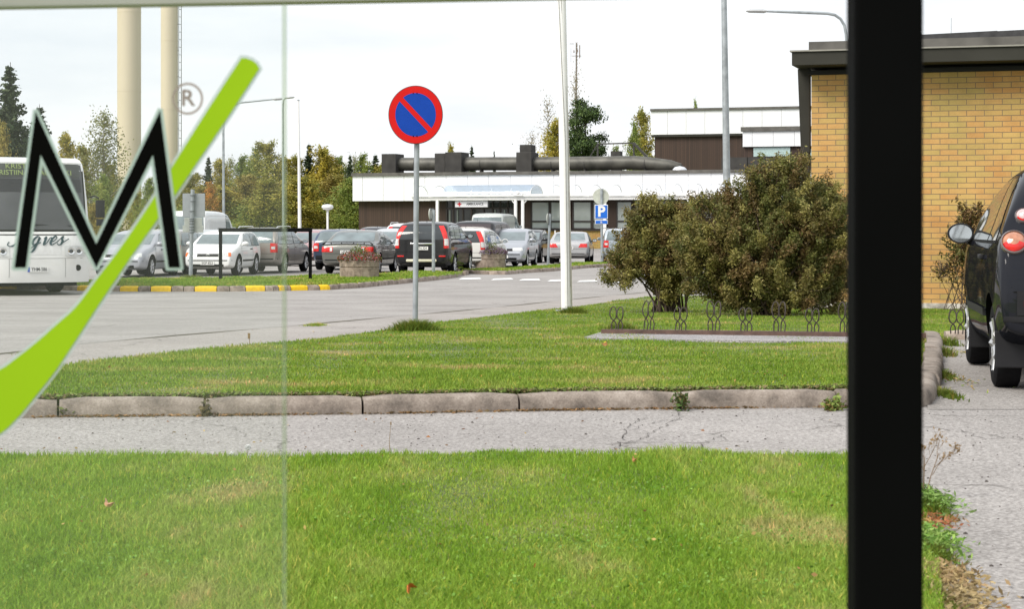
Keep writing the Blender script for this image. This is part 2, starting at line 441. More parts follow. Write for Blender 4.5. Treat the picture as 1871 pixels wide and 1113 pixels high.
def tri_mesh(name, V, Fc, tint=None):
    """fast mesh from numpy arrays; V (n,3), Fc (m,k)"""
    me = bpy.data.meshes.new(name)
    k = Fc.shape[1]
    me.vertices.add(len(V)); me.vertices.foreach_set("co", V.astype(np.float32).ravel())
    me.loops.add(Fc.size); me.loops.foreach_set("vertex_index", Fc.astype(np.int32).ravel())
    me.polygons.add(len(Fc)); me.polygons.foreach_set("loop_start", np.arange(0, Fc.size, k, dtype=np.int32))
    try: me.polygons.foreach_set("loop_total", np.full(len(Fc), k, dtype=np.int32))
    except Exception: pass
    me.update(calc_edges=True)
    if tint is not None:
        at = me.attributes.new("tint", 'FLOAT_COLOR', 'POINT')
        c4 = np.ones((len(V), 4), dtype=np.float32); c4[:, :3] = tint
        at.data.foreach_set("color", c4.ravel())
    return me

# ================================================================== THE SETTING
def poly_sheet(name, pts, off, m, kind='structure', step=1.5, skirt=0.0):
    """flat region of ground (x,y outline) draped over the terrain"""
    bm = bmesh.new()
    vs = [bm.verts.new((p[0], p[1], 0)) for p in pts]
    f = bm.faces.new(vs)
    if f.normal.z < 0 or True:
        f.normal_update()
        if f.normal.z < 0: f.normal_flip()
    bmesh.ops.triangulate(bm, faces=bm.faces[:])
    ys = [p[1] for p in pts]; y = min(ys) + step
    while y < max(ys):
        if y < 130 or int(y) % 40 == 0:
            bmesh.ops.bisect_plane(bm, geom=bm.verts[:] + bm.edges[:] + bm.faces[:], plane_co=(0, y, 0), plane_no=(0, 1, 0))
        y += step if y < 60 else 3 * step
    for v in bm.verts:
        v.co.z = gz(v.co.y) + (off(v.co.x, v.co.y) if callable(off) else off)
    if skirt:
        be = [e for e in bm.edges if len(e.link_faces) == 1]
        r = bmesh.ops.extrude_edge_only(bm, edges=be)
        for g in r["geom"]:
            if isinstance(g, bmesh.types.BMVert): g.co.z -= skirt
    me = bpy.data.meshes.new(name); bm.to_mesh(me); bm.free()
    o = link(name, me, m)
    return tag(o, kind=kind)
def inpoly(P, poly):
    x, y = P[:, 0], P[:, 1]; n = len(poly); ins = np.zeros(len(P), bool); j = n - 1
    for i in range(n):
        xi, yi = poly[i][0], poly[i][1]; xj, yj = poly[j][0], poly[j][1]
        c = ((yi > y) != (yj > y)) & (x < (xj - xi) * (y - yi) / (yj - yi + 1e-12) + xi)
        ins ^= c; j = i
    return ins
vgz = np.vectorize(gz)
def edge_dist(P, poly):
    d = np.full(len(P), 1e9)
    for i in range(len(poly)):
        a = np.array(poly[i][:2]); b = np.array(poly[(i + 1) % len(poly)][:2]); ab = b - a
        t = np.clip(((P - a) @ ab) / max(ab @ ab, 1e-9), 0, 1)
        d = np.minimum(d, np.linalg.norm(P - (a + t[:, None] * ab), axis=1))
    return d
def fnoise(P, s, seed=0):
    r = np.random.RandomState(seed); z = np.zeros(len(P))
    for k in range(7):
        a = r.uniform(0, 2 * np.pi); f = s * r.uniform(0.6, 1.8); ph = r.uniform(0, 6.28)
        z += np.sin((P[:, 0] * np.cos(a) + P[:, 1] * np.sin(a)) * f + ph)
    return z / 4.0
def grass_blades(name, poly, n, hmin, hmax, wid, off, m, seed=1, zfun=None, lush=None, kind='stuff', label=None, overhang=0.0):
    r = np.random.RandomState(seed)
    poly = np.array([[p[0], p[1]] for p in poly])
    lo, hi = poly.min(0), poly.max(0)
    P = np.zeros((0, 2))
    while len(P) < n:
        # more blades per square metre near the camera than far
        u = r.rand(2 * n); yy = 1.0 / (1.0 / lo[1] + u * (1.0 / hi[1] - 1.0 / lo[1])) if lo[1] > 2 else lo[1] + u * (hi[1] - lo[1])
        q = np.stack([lo[0] + r.rand(2 * n) * (hi[0] - lo[0]), yy], 1)
        P = np.concatenate([P, q[inpoly(q, poly)]])
    P = P[:n]
    Ps = P * np.array([1.2, 0.45]); pn = fnoise(Ps, 2.4, seed) * 0.6 + fnoise(Ps, 7.0, seed + 5) * 0.4
    h = (hmin + (hmax - hmin) * r.rand(n) ** 1.6) * (1.0 + 0.6 * pn)
    h = np.clip(h, hmin * 0.6, hmax * 1.6)
    z = vgz(P[:, 1]) + (zfun(P[:, 0], P[:, 1]) if zfun else off) - 0.004
    a = r.rand(n) * 2 * np.pi; la = r.rand(n) * 2 * np.pi
    lean = h * (0.15 + 0.75 * r.rand(n) ** 1.5)
    w = wid * (0.6 + 0.8 * r.rand(n)) * (1.0 + 0.02 * (P[:, 1] - lo[1]))
    B = np.stack([P[:, 0], P[:, 1], z], 1)
    wd = np.stack([np.cos(a), np.sin(a), 0 * a], 1) * (w / 2)[:, None]
    L = np.stack([np.cos(la) * lean, np.sin(la) * lean, 0 * a], 1)
    up = np.stack([0 * a, 0 * a, h], 1)
    M_ = B + L * 0.3 + up * 0.6
    T = B + L + up * 0.95
    V = np.stack([B - wd, B + wd, M_ + wd * 0.75, M_ - wd * 0.75, T], 1).reshape(-1, 3)
    i0 = np.arange(n) * 5
    Fc = np.concatenate([np.stack([i0, i0 + 1, i0 + 2], 1), np.stack([i0, i0 + 2, i0 + 3], 1), np.stack([i0 + 3, i0 + 2, i0 + 4], 1)])
    t = 0.72 + 0.5 * r.rand(n)
    c = np.stack([t, t * (0.95 + 0.08 * r.rand(n)), t * 0.9], 1)
    dead = r.rand(n) < 0.07
    c[dead] *= np.array([1.9, 1.25, 1.6])
    C = np.repeat(c, 5, 0).reshape(n, 5, 3)
    me = tri_mesh(name, V, Fc, C.reshape(-1, 3))
    o = link(name, me, m)
    tag(o, label, 'grass' if label else None, kind=kind)
    return o

M_road = asphalt("asphalt_road", (0.245, 0.232, 0.220), (0.335, 0.320, 0.305), gstr=0.55)
M_lane = asphalt("asphalt_lane", (0.255, 0.241, 0.229), (0.335, 0.318, 0.304), gstr=0.8)
M_pave = asphalt("asphalt_pavement", (0.265, 0.245, 0.229), (0.34, 0.318, 0.297), gstr=0.55)
M_park = asphalt("asphalt_parking", (0.24, 0.225, 0.21), (0.31, 0.292, 0.275), gstr=0.8)
M_kerb = kerb_mat("kerb_stone", (0.235, 0.198, 0.166))
M_kerbf = kerb_mat("kerb_stone_far", (0.30, 0.245, 0.20))
M_yel = mat("kerb_yellow_paint", (0.80, 0.52, 0.008), rough=0.6, var=0.15, scale=14)
M_white = mat("road_white_paint", (0.80, 0.80, 0.78), rough=0.6, var=0.08, scale=10)
M_soil = grass_mat("turf_floor", False, (0.075, 0.105, 0.022), (0.105, 0.14, 0.03), (0.15, 0.165, 0.045), (0.22, 0.19, 0.08), 0.5)
M_blade = grass_mat("grass_blades_near", True, (0.175, 0.335, 0.028), (0.26, 0.415, 0.052), (0.33, 0.45, 0.095), (0.46, 0.46, 0.18), 0.6, stretch=(1.35, 0.42, 1))
M_blade2 = grass_mat("grass_blades_middle", True, (0.17, 0.30, 0.03), (0.235, 0.36, 0.05), (0.30, 0.39, 0.085), (0.42, 0.40, 0.16), 0.5)
M_far = grass_mat("grass_far", False, (0.16, 0.24, 0.03), (0.22, 0.30, 0.04), (0.27, 0.32, 0.06), (0.36, 0.32, 0.12), 0.5)

# terrain, one sheet to the horizon
gb = MB()
ys = [-30, -5, 0, 5] + list(range(8, 130, 2)) + [140, 170, 220, 300, 500, 900, 1600]
xs = [-900, -300, -100, -50, -20, 0, 20, 50, 100, 300, 900]
vs = [(x, y, gz(y) - 0.012) for y in ys for x in xs]
nx = len(xs)
gb.add(vs, [(j * nx + i, j * nx + i + 1, (j + 1) * nx + i + 1, (j + 1) * nx + i) for j in range(len(ys) - 1) for i in range(nx - 1)])
tag(gb.build("ground", M_far), kind='structure')

def xy(px, py): p = G(px, py); return (p.x, p.y)
# the seam between road and footway, seen as a dark line in the photo
seam = [(-300, 676), (-120, 661), (0, 648), (60, 641), (130, 632), (290, 617), (520, 598), (660, 585), (770, 575), (900, 563), (1010, 551), (1110, 541), (1250, 528), (1500, 508)]
seam_w = [xy(*p) for p in seam]
lawn_far = [(-200, 735), (-20, 722), (30, 708), (60, 697), (100, 685), (200, 665), (300, 650), (400, 640), (500, 630), (600, 621), (700, 607), (800, 592), (900, 580), (1000, 568), (1060, 562), (1120, 552), (1180, 544), (1300, 530)]
lawn_far_w = [xy(*p) for p in lawn_far]
kerb_near = [(-420, 800), (-200, 779), (-60, 769), (106, 764), (373, 762), (663, 759), (949, 753), (1245, 749), (1560, 746)]
kerb_near_w = [xy(*p) for p in kerb_near]
def on(pts, t):
    return pts[t]
# road from the lane out past the car park
poly_sheet("road", [(-60, 2.5), (14, 2.5), (14, 25), (60, 60), (60, 111), (-60, 111)], 0.0, M_road)
# near lane between the two lawns (coarser chippings)
near_lane = [(-14, 4.5)] + [(-14, kerb_near_w[0][1] + .25)] + [(p[0], p[1] + 0.02) for p in kerb_near_w] + [(3.0, 11.61), (12, 11.61), (12, 2.6), (-14, 2.6)]
poly_sheet("lane", near_lane, 0.004, M_lane)
turn = [xy(*q) for q in ((1600, 746), (1680, 745.5), (1702, 741), (1711, 728), (1718, 706), (1723, 680), (1724, 655), (1721, 636), (1717, 623))]
poly_sheet("parking_bay", [(2.42, 11.57), (12, 11.57), (12, turn[-1][1] + .1), (turn[-1][0] - .05, turn[-1][1] + .1), (turn[5][0] - .05, turn[5][1]), (turn[3][0] - .08, turn[3][1])], 0.0065, M_park)
foot = seam_w + [(p[0] + 0.05, p[1] - 0.05) for p in lawn_far_w[::-1]]
poly_sheet("pavement", foot, 0.004, M_pave)
sm = MB()
for i in range(len(seam_w) - 1):
    a, b = Vector(seam_w[i] + (0,)), Vector(seam_w[i + 1] + (0,)); n = max(1, int((b - a).length / 0.5))
    nrm = Vector((-(b - a).y, (b - a).x, 0)).normalized()
    for k in range(n):
        p, q = a.lerp(b, k / n), a.lerp(b, (k + 1) / n)
        w1 = 0.028 + 0.022 * math.sin(p.x * 5.1); w2 = 0.028 + 0.022 * math.sin(q.x * 5.1)
        sm.add([(p.x - nrm.x * w1, p.y - nrm.y * w1, gz(p.y) + .008), (p.x + nrm.x * w1, p.y + nrm.y * w1, gz(p.y) + .008), (q.x + nrm.x * w2, q.y + nrm.y * w2, gz(q.y) + .008), (q.x - nrm.x * w2, q.y - nrm.y * w2, gz(q.y) + .008)], [(0, 1, 2, 3)])
tag(sm.build("road_joint", mat("joint_tar", (0.10, 0.088, 0.06), rough=0.9, var=0.3, scale=3)), kind='structure')

# ---- front lawn
fl_top = [(-700, 838), (-60, 838), (60, 838), (200, 837), (330, 834), (460, 842), (560, 838), (700, 834), (820, 835), (900, 829), (1010, 834), (1120, 835), (1240, 829), (1290, 828), (1340, 834), (1430, 836), (1540, 835), (1640, 836), (1672, 850)]
flw = [xy(*p) for p in fl_top]
front_lawn = flw + [xy(1688, 930), xy(1712, 1010), xy(1722, 1113), xy(1725, 1250), (1.9, 3.2), (-5, 3.2)]
poly_sheet("lawn", front_lawn, 0.012, M_soil, skirt=0.012)
def visible_clip(poly): return poly
vis_front = [(p[0], p[1]) for p in flw if p[0] > -3.2]
vis_front = [(-3.2, vis_front[0][1])] + vis_front + [xy(1688, 930), xy(1712, 1010), xy(1722, 1113), xy(1724, 1200), (1.15, 4.9), (-2.4, 4.9)]
grass_blades("grass", vis_front, 330000, 0.018, 0.042, 0.0031, 0.012, M_blade, seed=3, label="short green grass of the front lawn nearest the bus shelter")
# ---- middle lawn behind the kerb, raised to the kerb's top near it
def mid_off(x, y): return 0.082 * (1 - sst((y - 11.2) / 6.0)) + 0.018 + 0.0 * x
vmid = np.vectorize(mid_off)
kt = [(p[0], p[1] + 0.125) for p in kerb_near_w]
mid_lawn = [(-9.5, 13.4)] + [kt[0], kt[1], kt[2], kt[3], kt[4], kt[5], kt[6], kt[7], (kt[8][0], kt[8][1])] + [(p[0] - .12, p[1] + (.12 if i < 3 else 0)) for i, p in enumerate(turn)] + [(turn[-1][0], turn[-1][1] + .2), (12, turn[-1][1] + .2), (12, 44)] + \
    [(6.0, 44)] + [p for p in lawn_far_w[::-1] if p[1] < 43.5]
poly_sheet("middle_lawn", mid_lawn, mid_off, M_soil, skirt=0.03)
grass_blades("middle_grass", mid_lawn, 370000, 0.016, 0.036, 0.0062, 0, M_blade2, seed=9, zfun=vmid, label="mown grass on the raised lawn behind the pale stone kerb")

# ---- near kerb: separate stones with rounded top edge
def kerb_run(name, pts, seglen, h, w, m, gap=0.012, yellow=None, base=0.0, jitter=0.004, side=1, mats=None, zf=None):
    """stones laid end to end along pts; side = which side the lawn is"""
    kb = MB(); acc = []
    P = [Vector((p[0], p[1], 0)) for p in pts]
    cum = [0]
    for i in range(len(P) - 1): cum.append(cum[-1] + (P[i + 1] - P[i]).length)
    def at(s_):
        for i in range(len(P) - 1):
            if s_ <= cum[i + 1] + 1e-9:
                t = (s_ - cum[i]) / max(cum[i + 1] - cum[i], 1e-9); return P[i].lerp(P[i + 1], t)
        return P[-1].copy()
    cuts = seglen if isinstance(seglen, list) else [k * seglen for k in range(int(cum[-1] / seglen) + 2)]
    r = random.Random(len(pts) * 31 + int(h * 1000))
    for i in range(len(cuts) - 1):
        s0, s1 = cuts[i] + gap / 2, min(cuts[i + 1], cum[-1]) - gap / 2
        if s1 - s0 < 0.05: continue
        sub = 6 if s1 - s0 < 3 else 12
        dz = r.uniform(-jitter, jitter); dn = r.uniform(-jitter, jitter)
        cols = []
        for k in range(sub + 1):
            s_ = s0 + (s1 - s0) * k / sub
            p = at(s_); d = (at(min(s_ + .05, cum[-1])) - at(max(s_ - .05, 0))).normalized()
            nrm = Vector((-d.y, d.x, 0)) * side
            endr = 0.012 if k in (0, sub) else 0.0
            prof = [(0.0, -0.05), (0.004, h * 0.55), (0.018, h * 0.86 - endr), (0.04, h * 0.97 - endr), (0.065, h - endr), (w, h - endr), (w, -0.05)]
            rg = r.uniform(-0.0025, 0.0025)
            cols.append([p + nrm * (u + dn + rg + (endr * .4 if u < .05 else 0)) + Vector((0, 0, (zf(p) if zf else gz(p.y)) + base + v + dz)) for u, v in prof])
        n = len(cols[0]); vs = [q for c in cols for q in c]
        fs = [(a * n + b, a * n + b + 1, (a + 1) * n + b + 1, (a + 1) * n + b) for a in range(sub) for b in range(n - 1)]
        fs += [tuple(range(n)), tuple(sub * n + b for b in range(n))[::-1]]
        if yellow:
            mid = at((s0 + s1) / 2); kb.cur = 1 if yellow(mid) else 0
        kb.add(vs, fs)
    o = kb.build(name, m, smooth=True)
    return tag(o, kind='structure')
def cum_at(pts, xs_):
    """distances along pts where the run reaches the given x"""
    outl = []
    for x in xs_:
        s_ = 0
        for i in range(len(pts) - 1):
            a, b = pts[i], pts[i + 1]; L = math.hypot(b[0] - a[0], b[1] - a[1])
            if a[0] <= x <= b[0]: outl.append(s_ + L * (x - a[0]) / (b[0] - a[0])); break
            s_ += L
    return outl
joint_px = [(-181, 777), (106, 764), (373, 762), (663, 759), (949, 753), (1243, 749), (1530, 746)]
jc = cum_at(kerb_near_w, [xy(*p)[0] for p in joint_px])
kerb_run("kerb", kerb_near_w, [0.1] + jc + [jc[-1] + 0.9], 0.108, 0.13, M_kerb, gap=0.013)
# kerb turning the corner into the parking bay on the right
kerb_run("kerb_corner", turn, 0.62, 0.105, 0.14, M_kerb, gap=0.03, jitter=0.012)
kerb_run("kerb_bay_end", [(turn[-1][0] + .08, turn[-1][1] + .08), (12, turn[-1][1] + .08)], 0.9, 0.10, 0.13, M_kerbf)

# ---- islands in front of the car park
isl1_front = [(-260, 523), (0, 528), (100, 530), (160, 532), (250, 533), (400, 533), (500, 532), (600, 530), (660, 526), (740, 518), (800, 512), (835, 507), (848, 502)]
isl1_back = [(838, 495), (790, 494), (700, 498), (570, 502), (400, 506), (170, 509), (0, 508), (-260, 505)]
def xyl(px, py, o=.15): q = G(px, py, o); return (q.x, q.y)
i1f = [xy(*p) for p in isl1_front]; i1b = [xyl(*p) for p in isl1_back]
yel_px = [(-10, 30), (140, 158), (218, 252), (275, 313), (355, 396), (449, 485), (510, 521), (532, 563), (585, 604)]
cuts_px = sorted(set([a for ab in yel_px for a in ab] + [-60, 60, 100, 185, 335, 420, 500, 620, 655, 690, 725, 765, 800, 830]))
def row_at(pts, px):
    for i in range(len(pts) - 1):
        if pts[i][0] <= px <= pts[i + 1][0]:
            return pts[i][1] + (pts[i + 1][1] - pts[i][1]) * (px - pts[i][0]) / (pts[i + 1][0] - pts[i][0])
    return pts[-1][1]
cc = cum_at(i1f, [xy(p, row_at(isl1_front, p))[0] for p in cuts_px])
def is_yel(p):
    q = CX + p.x / p.y * F
    return any(a <= q <= b for a, b in yel_px)
tot1 = sum(math.hypot(i1f[i + 1][0] - i1f[i][0], i1f[i + 1][1] - i1f[i][1]) for i in range(len(i1f) - 1))
kerb_run("island_kerb", i1f + [i1b[0]], cc + [tot1 + .9], 0.13, 0.16, [M_kerbf, M_yel], yellow=is_yel, gap=0.02)
isl1 = [(p[0], p[1] + 0.12) for p in i1f] + i1b
poly_sheet("island_lawn", isl1, 0.115, M_far, skirt=0.12, step=1.0)
grass_blades("island_grass", isl1, 60000, 0.03, 0.075, 0.03, 0.11, M_blade2, seed=21, label="grass strip of the long traffic island with yellow kerb")
isl2_front = [(835, 494), (845, 500), (900, 502), (925, 502), (960, 499), (1010, 496), (1050, 492), (1070, 490), (1110, 488), (1200, 488), (1420, 489)]
isl2_back = [(1420, 479), (1130, 479), (1060, 479), (1000, 484), (920, 488), (860, 490)]
i2f = [xy(*p) for p in isl2_front]; i2b = [xyl(*p) for p in isl2_back]
kerb_run("far_island_kerb", i2f, 1.0, 0.13, 0.16, M_kerbf, gap=0.02)
isl2 = [(p[0], p[1] + 0.12) for p in i2f] + i2b
poly_sheet("far_island_lawn", isl2, 0.115, M_far, skirt=0.12, step=1.0)
grass_blades("far_island_grass", isl2, 26000, 0.03, 0.08, 0.03, 0.11, M_blade2, seed=22, label="grass strip of the short traffic island right of the crossing")
# white bars of the crossing
cw = MB()
for x0, x1, yy in [(838, 880, 509.5), (897, 938, 510.5), (948, 988, 511.5), (1000, 1040, 513), (1054, 1092, 514), (1112, 1152, 515.5), (1170, 1212, 517)]:
    a, b, c_, d = G(x0, yy + 2.0), G(x1, yy + 1.0), G(x1 - 4, yy - 1.8), G(x0 + 6, yy - 0.8)
    cw.add([(p.x, p.y, gz(p.y) + 0.010) for p in (a, b, c_, d)], [(0, 1, 2, 3)])
tag(cw.build("crossing_markings", M_white), kind='structure')
# gravel strip before the cycle rack
def xyo(px, py, o=.05): q = G(px, py, o); return (q.x, q.y)
gv = [xyo(1068, 614), xyo(1110, 602), xyo(1300, 605), xyo(1560, 609), xyo(1680, 611), xyo(1680, 624), xyo(1560, 622), xyo(1400, 621), xyo(1200, 617.5), xyo(1090, 616.5)]
poly_sheet("gravel_strip", gv, lambda x, y: mid_off(x, y) + 0.022, asphalt("gravel", (0.24, 0.23, 0.235), (0.33, 0.32, 0.325), cracks=False, gstr=1.0), skirt=0.03)

# cracks across the lane, as in the photo right of centre
ck = MB(); rc = random.Random(14)
for path in ([(1238, 752), (1245, 766), (1205, 784), (1180, 800), (1120, 822)], [(1245, 766), (1180, 778), (1150, 790)], [(1330, 794), (1290, 812), (1262, 830)], [(1180, 766), (1150, 776), (1142, 800), (1120, 830)], [(1545, 826), (1500, 838)], [(1760, 790), (1800, 806), (1850, 800), (1900, 812)]):
    P = [G(*q) for q in path]; full = []
    for i in range(len(P) - 1):
        for k in range(8): full.append(P[i].lerp(P[i + 1], k / 8) + Vector((rc.uniform(-.018, .018), rc.uniform(-.03, .03), 0)))
    for a, b in zip(full[:-1], full[1:]):
        d = (b - a).normalized(); n_ = Vector((-d.y, d.x, 0)) * rc.uniform(.0010, .0026)
        ck.add([(q.x, q.y, gz(q.y) + .0085) for q in (a - n_, a + n_, b + n_, b - n_)], [(0, 1, 2, 3)])
tag(ck.build("lane_cracks", mat("crack_dark", (0.05, 0.045, 0.04), rough=.95, spec=.1)), kind='structure')

# ================================================================== VEHICLES
M_tyre = mat("tyre_rubber", (0.010, 0.010, 0.011), rough=0.85, spec=.1, var=0.2, scale=20)
M_well = mat("wheel_well", (0.004, 0.004, 0.004), rough=0.95, spec=.05)
M_rim = mat("rim_alloy", (0.55, 0.55, 0.56), rough=0.35, metal=0.7, var=0.05)
M_plas = mat("dark_plastic", (0.018, 0.018, 0.020), rough=0.6, var=0.1, spec=.2)
M_seam = mat("door_gap_dark", (0.010, 0.010, 0.010), rough=0.8, spec=.1)
M_cglass = mat("car_glass", (0.16, 0.20, 0.21), rough=0.06, var=0.35, scale=1.6, ior=1.75)
M_dglass = mat("dark_car_glass", (0.035, 0.042, 0.046), rough=0.05, var=0.3, scale=1.5, ior=1.6)
M_red = mat("tail_red", (0.62, 0.015, 0.012), rough=0.18, var=0.25, scale=18, coat=0.6)
M_amber = mat("lamp_amber", (0.85, 0.16, 0.02), rough=0.2, var=0.1, scale=18, coat=0.6)
M_clear = mat("lamp_clear", (0.62, 0.64, 0.63), rough=0.15, var=0.3, scale=22, coat=0.8)
M_chrome = mat("chrome", (0.8, 0.8, 0.8), rough=0.12, metal=1.0, var=0.03)
M_plate = mat("plate_white", (0.78, 0.78, 0.76), rough=0.4, var=0.03)
M_ink = mat("plate_ink", (0.02, 0.02, 0.025), rough=0.5)
M_eu = mat("plate_blue", (0.02, 0.08, 0.45), rough=0.4)
M_mirror = mat("mirror_glass", (0.62, 0.66, 0.68), rough=0.05, metal=0.9, var=0.15, scale=3)

PROF = {
 'hatch':  [(0,.655),(.008,.71),(.03,.80),(.085,.94),(.16,.985),(.30,1.0),(.44,.99),(.53,.955),(.60,.885),(.735,.69),(.78,.655),(.88,.61),(.955,.54),(.985,.47),(1,.38)],
 'estate': [(0,.66),(.006,.72),(.018,.80),(.06,.94),(.10,.982),(.28,1.0),(.46,.985),(.545,.955),(.61,.88),(.725,.69),(.77,.65),(.88,.60),(.955,.53),(.985,.46),(1,.37)],
 'sedan':  [(0,.56),(.010,.655),(.03,.685),(.10,.705),(.155,.715),(.20,.755),(.30,.93),(.36,.985),(.46,1.0),(.55,.97),(.61,.90),(.73,.70),(.77,.665),(.88,.60),(.955,.53),(.985,.46),(1,.37)],
 'suv':    [(0,.68),(.006,.74),(.016,.82),(.06,.94),(.10,.978),(.24,1.0),(.44,.99),(.55,.955),(.62,.87),(.715,.72),(.76,.685),(.88,.635),(.955,.57),(.985,.50),(1,.38)],
 'mini':   [(0,.46),(.010,.60),(.035,.70),(.07,.82),(.13,.945),(.22,.992),(.36,1.0),(.50,.985),(.62,.92),(.72,.80),(.83,.675),(.87,.64),(.93,.58),(.975,.51),(1,.38)],
 'van':    [(0,.66),(.006,.82),(.015,.93),(.04,.985),(.10,1.0),(.45,1.0),(.62,.985),(.70,.95),(.76,.83),(.84,.62),(.87,.58),(.94,.53),(.985,.46),(1,.34)],
 'jeep':   [(0,.65),(.006,.72),(.02,.80),(.05,.94),(.09,.98),(.25,1.0),(.50,.99),(.575,.97),(.62,.89),(.68,.70),(.71,.66),(.85,.635),(.955,.60),(.985,.53),(1,.38)],
}
BELT = dict(hatch=.645, estate=.635, sedan=.655, suv=.665, mini=.635, van=.60, jeep=.64)
TUMB = dict(hatch=.34, estate=.30, sedan=.36, suv=.30, mini=.46, van=.10, jeep=.20)
def interp(P, u):
    for i in range(len(P) - 1):
        if u <= P[i + 1][0]:
            t = (u - P[i][0]) / max(P[i + 1][0] - P[i][0], 1e-9); return P[i][1] + (P[i + 1][1] - P[i][1]) * t
    return P[-1][1]
class Body:
    pass
def body_mesh(kind, L, W, H, wf, wr_, wrad, ground=0.17, nose=.10, tail=.07, boxy=0.0):
    P = PROF[kind]; belt = BELT[kind] * H
    us = sorted(set([round(p[0], 4) for p in P] + [.05, .2, .25, .38, .5, .66, .69, .83, .92]))
    vs, ring = [], None
    for u in us:
        x = (u - 0.5) * L
        zt = interp(P, u) * H
        e = 0
        if u < .10: e = ((.10 - u) / .10) ** 2.4 * tail * (1.3 if kind != 'mini' else .55)
        if u > .84: e = ((u - .84) / .16) ** 2.2 * nose * 1.5
        w = W / 2 * (1 - e)
        if kind in ('sedan', 'hatch', 'estate', 'mini'): w *= 1 - 0.02 * math.cos(u * math.pi * 2) ** 2 * 0.5
        zb = ground + .02 + (0.14 * ((.12 - u) / .12) if u < .12 else 0) + (0.07 * ((u - .90) / .10) if u > .90 else 0)
        zw = min(belt + 0.02 * H * (0.5 - u), zt - 0.03 * H)
        dh = max(0.0, zt - zw)
        glass = dh > .05 * H
        wt = w - TUMB[kind] * dh if glass else w * 0.90
        crown = 0.018 if glass else 0.03
        pts = [(0, zb + .02), (.80 * w, zb), (.955 * w, zb + .05), (.985 * w, zb + .28 * (zw - zb)), (w, zb + .55 * (zw - zb)), (.995 * w, zb + .80 * (zw - zb)), (.965 * w, zw)]
        if glass:
            a, b = .945 * w, wt
            for t in (.12, .5, .85): pts.append((a + (b - a) * t + 0.014 * math.sin(math.pi * t), zw + dh * t * .965))
            pts += [(wt - .05, zt - .012), (wt * .55, zt + crown * .6), (0, zt + crown)]
        else:
            for t in (.12, .5, .85): pts.append((w * (.955 - .05 * t), zw + dh * t))
            pts += [(w * .82, zt), (w * .5, zt + crown * .7), (0, zt + crown)]
        full = pts + [(-p[0], p[1]) for p in pts[-2:0:-1]]
        ring = len(full)
        vs += [(x, y, z) for y, z in full]
    n = len(us)
    fs = [(i * ring + k, i * ring + (k + 1) % ring, (i + 1) * ring + (k + 1) % ring, (i + 1) * ring + k) for i in range(n - 1) for k in range(ring)]
    fs += [tuple(range(ring)), tuple((n - 1) * ring + k for k in range(ring))[::-1]]
    me = bpy.data.meshes.new("body"); me.from_pydata(vs, [], fs)
    # cap faces: fan them inwards so that they stay smooth
    bm = bmesh.new(); bm.from_mesh(me)
    for f in [f for f in bm.faces if len(f.verts) > 4]:
        r = bmesh.ops.inset_individual(bm, faces=[f], thickness=0.10, use_even_offset=True)
    bmesh.ops.recalc_face_normals(bm, faces=bm.faces)
    bm.to_mesh(me); bm.free()
    o = bpy.data.objects.new("tmp", me); col.objects.link(o)
    s = o.modifiers.new("s", 'SUBSURF'); s.levels = 2; s.render_levels = 2
    cut = MB()
    for xw in wf, wr_:
        for sg in (1, -1):
            cut.lathe([(0, -.26), (wrad + .06, -.26), (wrad + .06, .26), (0, .26)], c=(xw, sg * (W / 2 + .02), wrad), n=28, M=Matrix.Rotation(R(90), 3, 'X'))
    cb = bpy.data.meshes.new("cut"); cb.from_pydata(cut.v, [], cut.f)
    bm = bmesh.new(); bm.from_mesh(cb); bmesh.ops.remove_doubles(bm, verts=bm.verts, dist=1e-4); bmesh.ops.recalc_face_normals(bm, faces=bm.faces); bm.to_mesh(cb); bm.free()
    co = bpy.data.objects.new("cut", cb); col.objects.link(co)
    me.materials.append(None); me.materials.append(None); cb.materials.append(None); cb.materials.append(None)
    cb.polygons.foreach_set("material_index", [1] * len(cb.polygons))
    b = o.modifiers.new("b", 'BOOLEAN'); b.object = co; b.operation = 'DIFFERENCE'; b.solver = 'EXACT'
    try: b.material_mode = 'INDEX'
    except Exception: pass
    dg = bpy.context.evaluated_depsgraph_get(); dg.update()
    res = bpy.data.meshes.new_from_object(o.evaluated_get(dg))
    bpy.data.objects.remove(o); bpy.data.objects.remove(co)
    bm = bmesh.new(); bm.from_mesh(res)
    tree = BVHTree.FromBMesh(bm); bm.free()
    return res, tree
def patch(tree, fn, nu, nv, origin_dir, off=0.005, thick=0.0):
    """grid of points thrown onto the body along a direction; fn(s,t) -> point in space before the throw"""
    d = Vector(origin_dir).normalized(); grid = []
    for j in range(nv + 1):
        row = []
        for i in range(nu + 1):
            p = Vector(fn(i / nu, j / nv)); h = tree.ray_cast(p - d * 4.0, d, 8.0)
            row.append(None if h[0] is None else h[0] - d * 0 + (h[1] if h[1].dot(d) < 0 else -h[1]) * off)
        grid.append(row)
    vs, idx = [], {}
    for j in range(nv + 1):
        for i in range(nu + 1):
            if grid[j][i] is not None: idx[(i, j)] = len(vs); vs.append(grid[j][i])
    fs = []
    for j in range(nv):
        for i in range(nu):
            k = [(i, j), (i + 1, j), (i + 1, j + 1), (i, j + 1)]
            if all(q in idx for q in k):
                pp = [vs[idx[q]] for q in k]
                if max((pp[a] - pp[b]).length for a in range(4) for b in range(a)) < 0.75: fs.append(tuple(idx[q] for q in k))
    return vs, fs
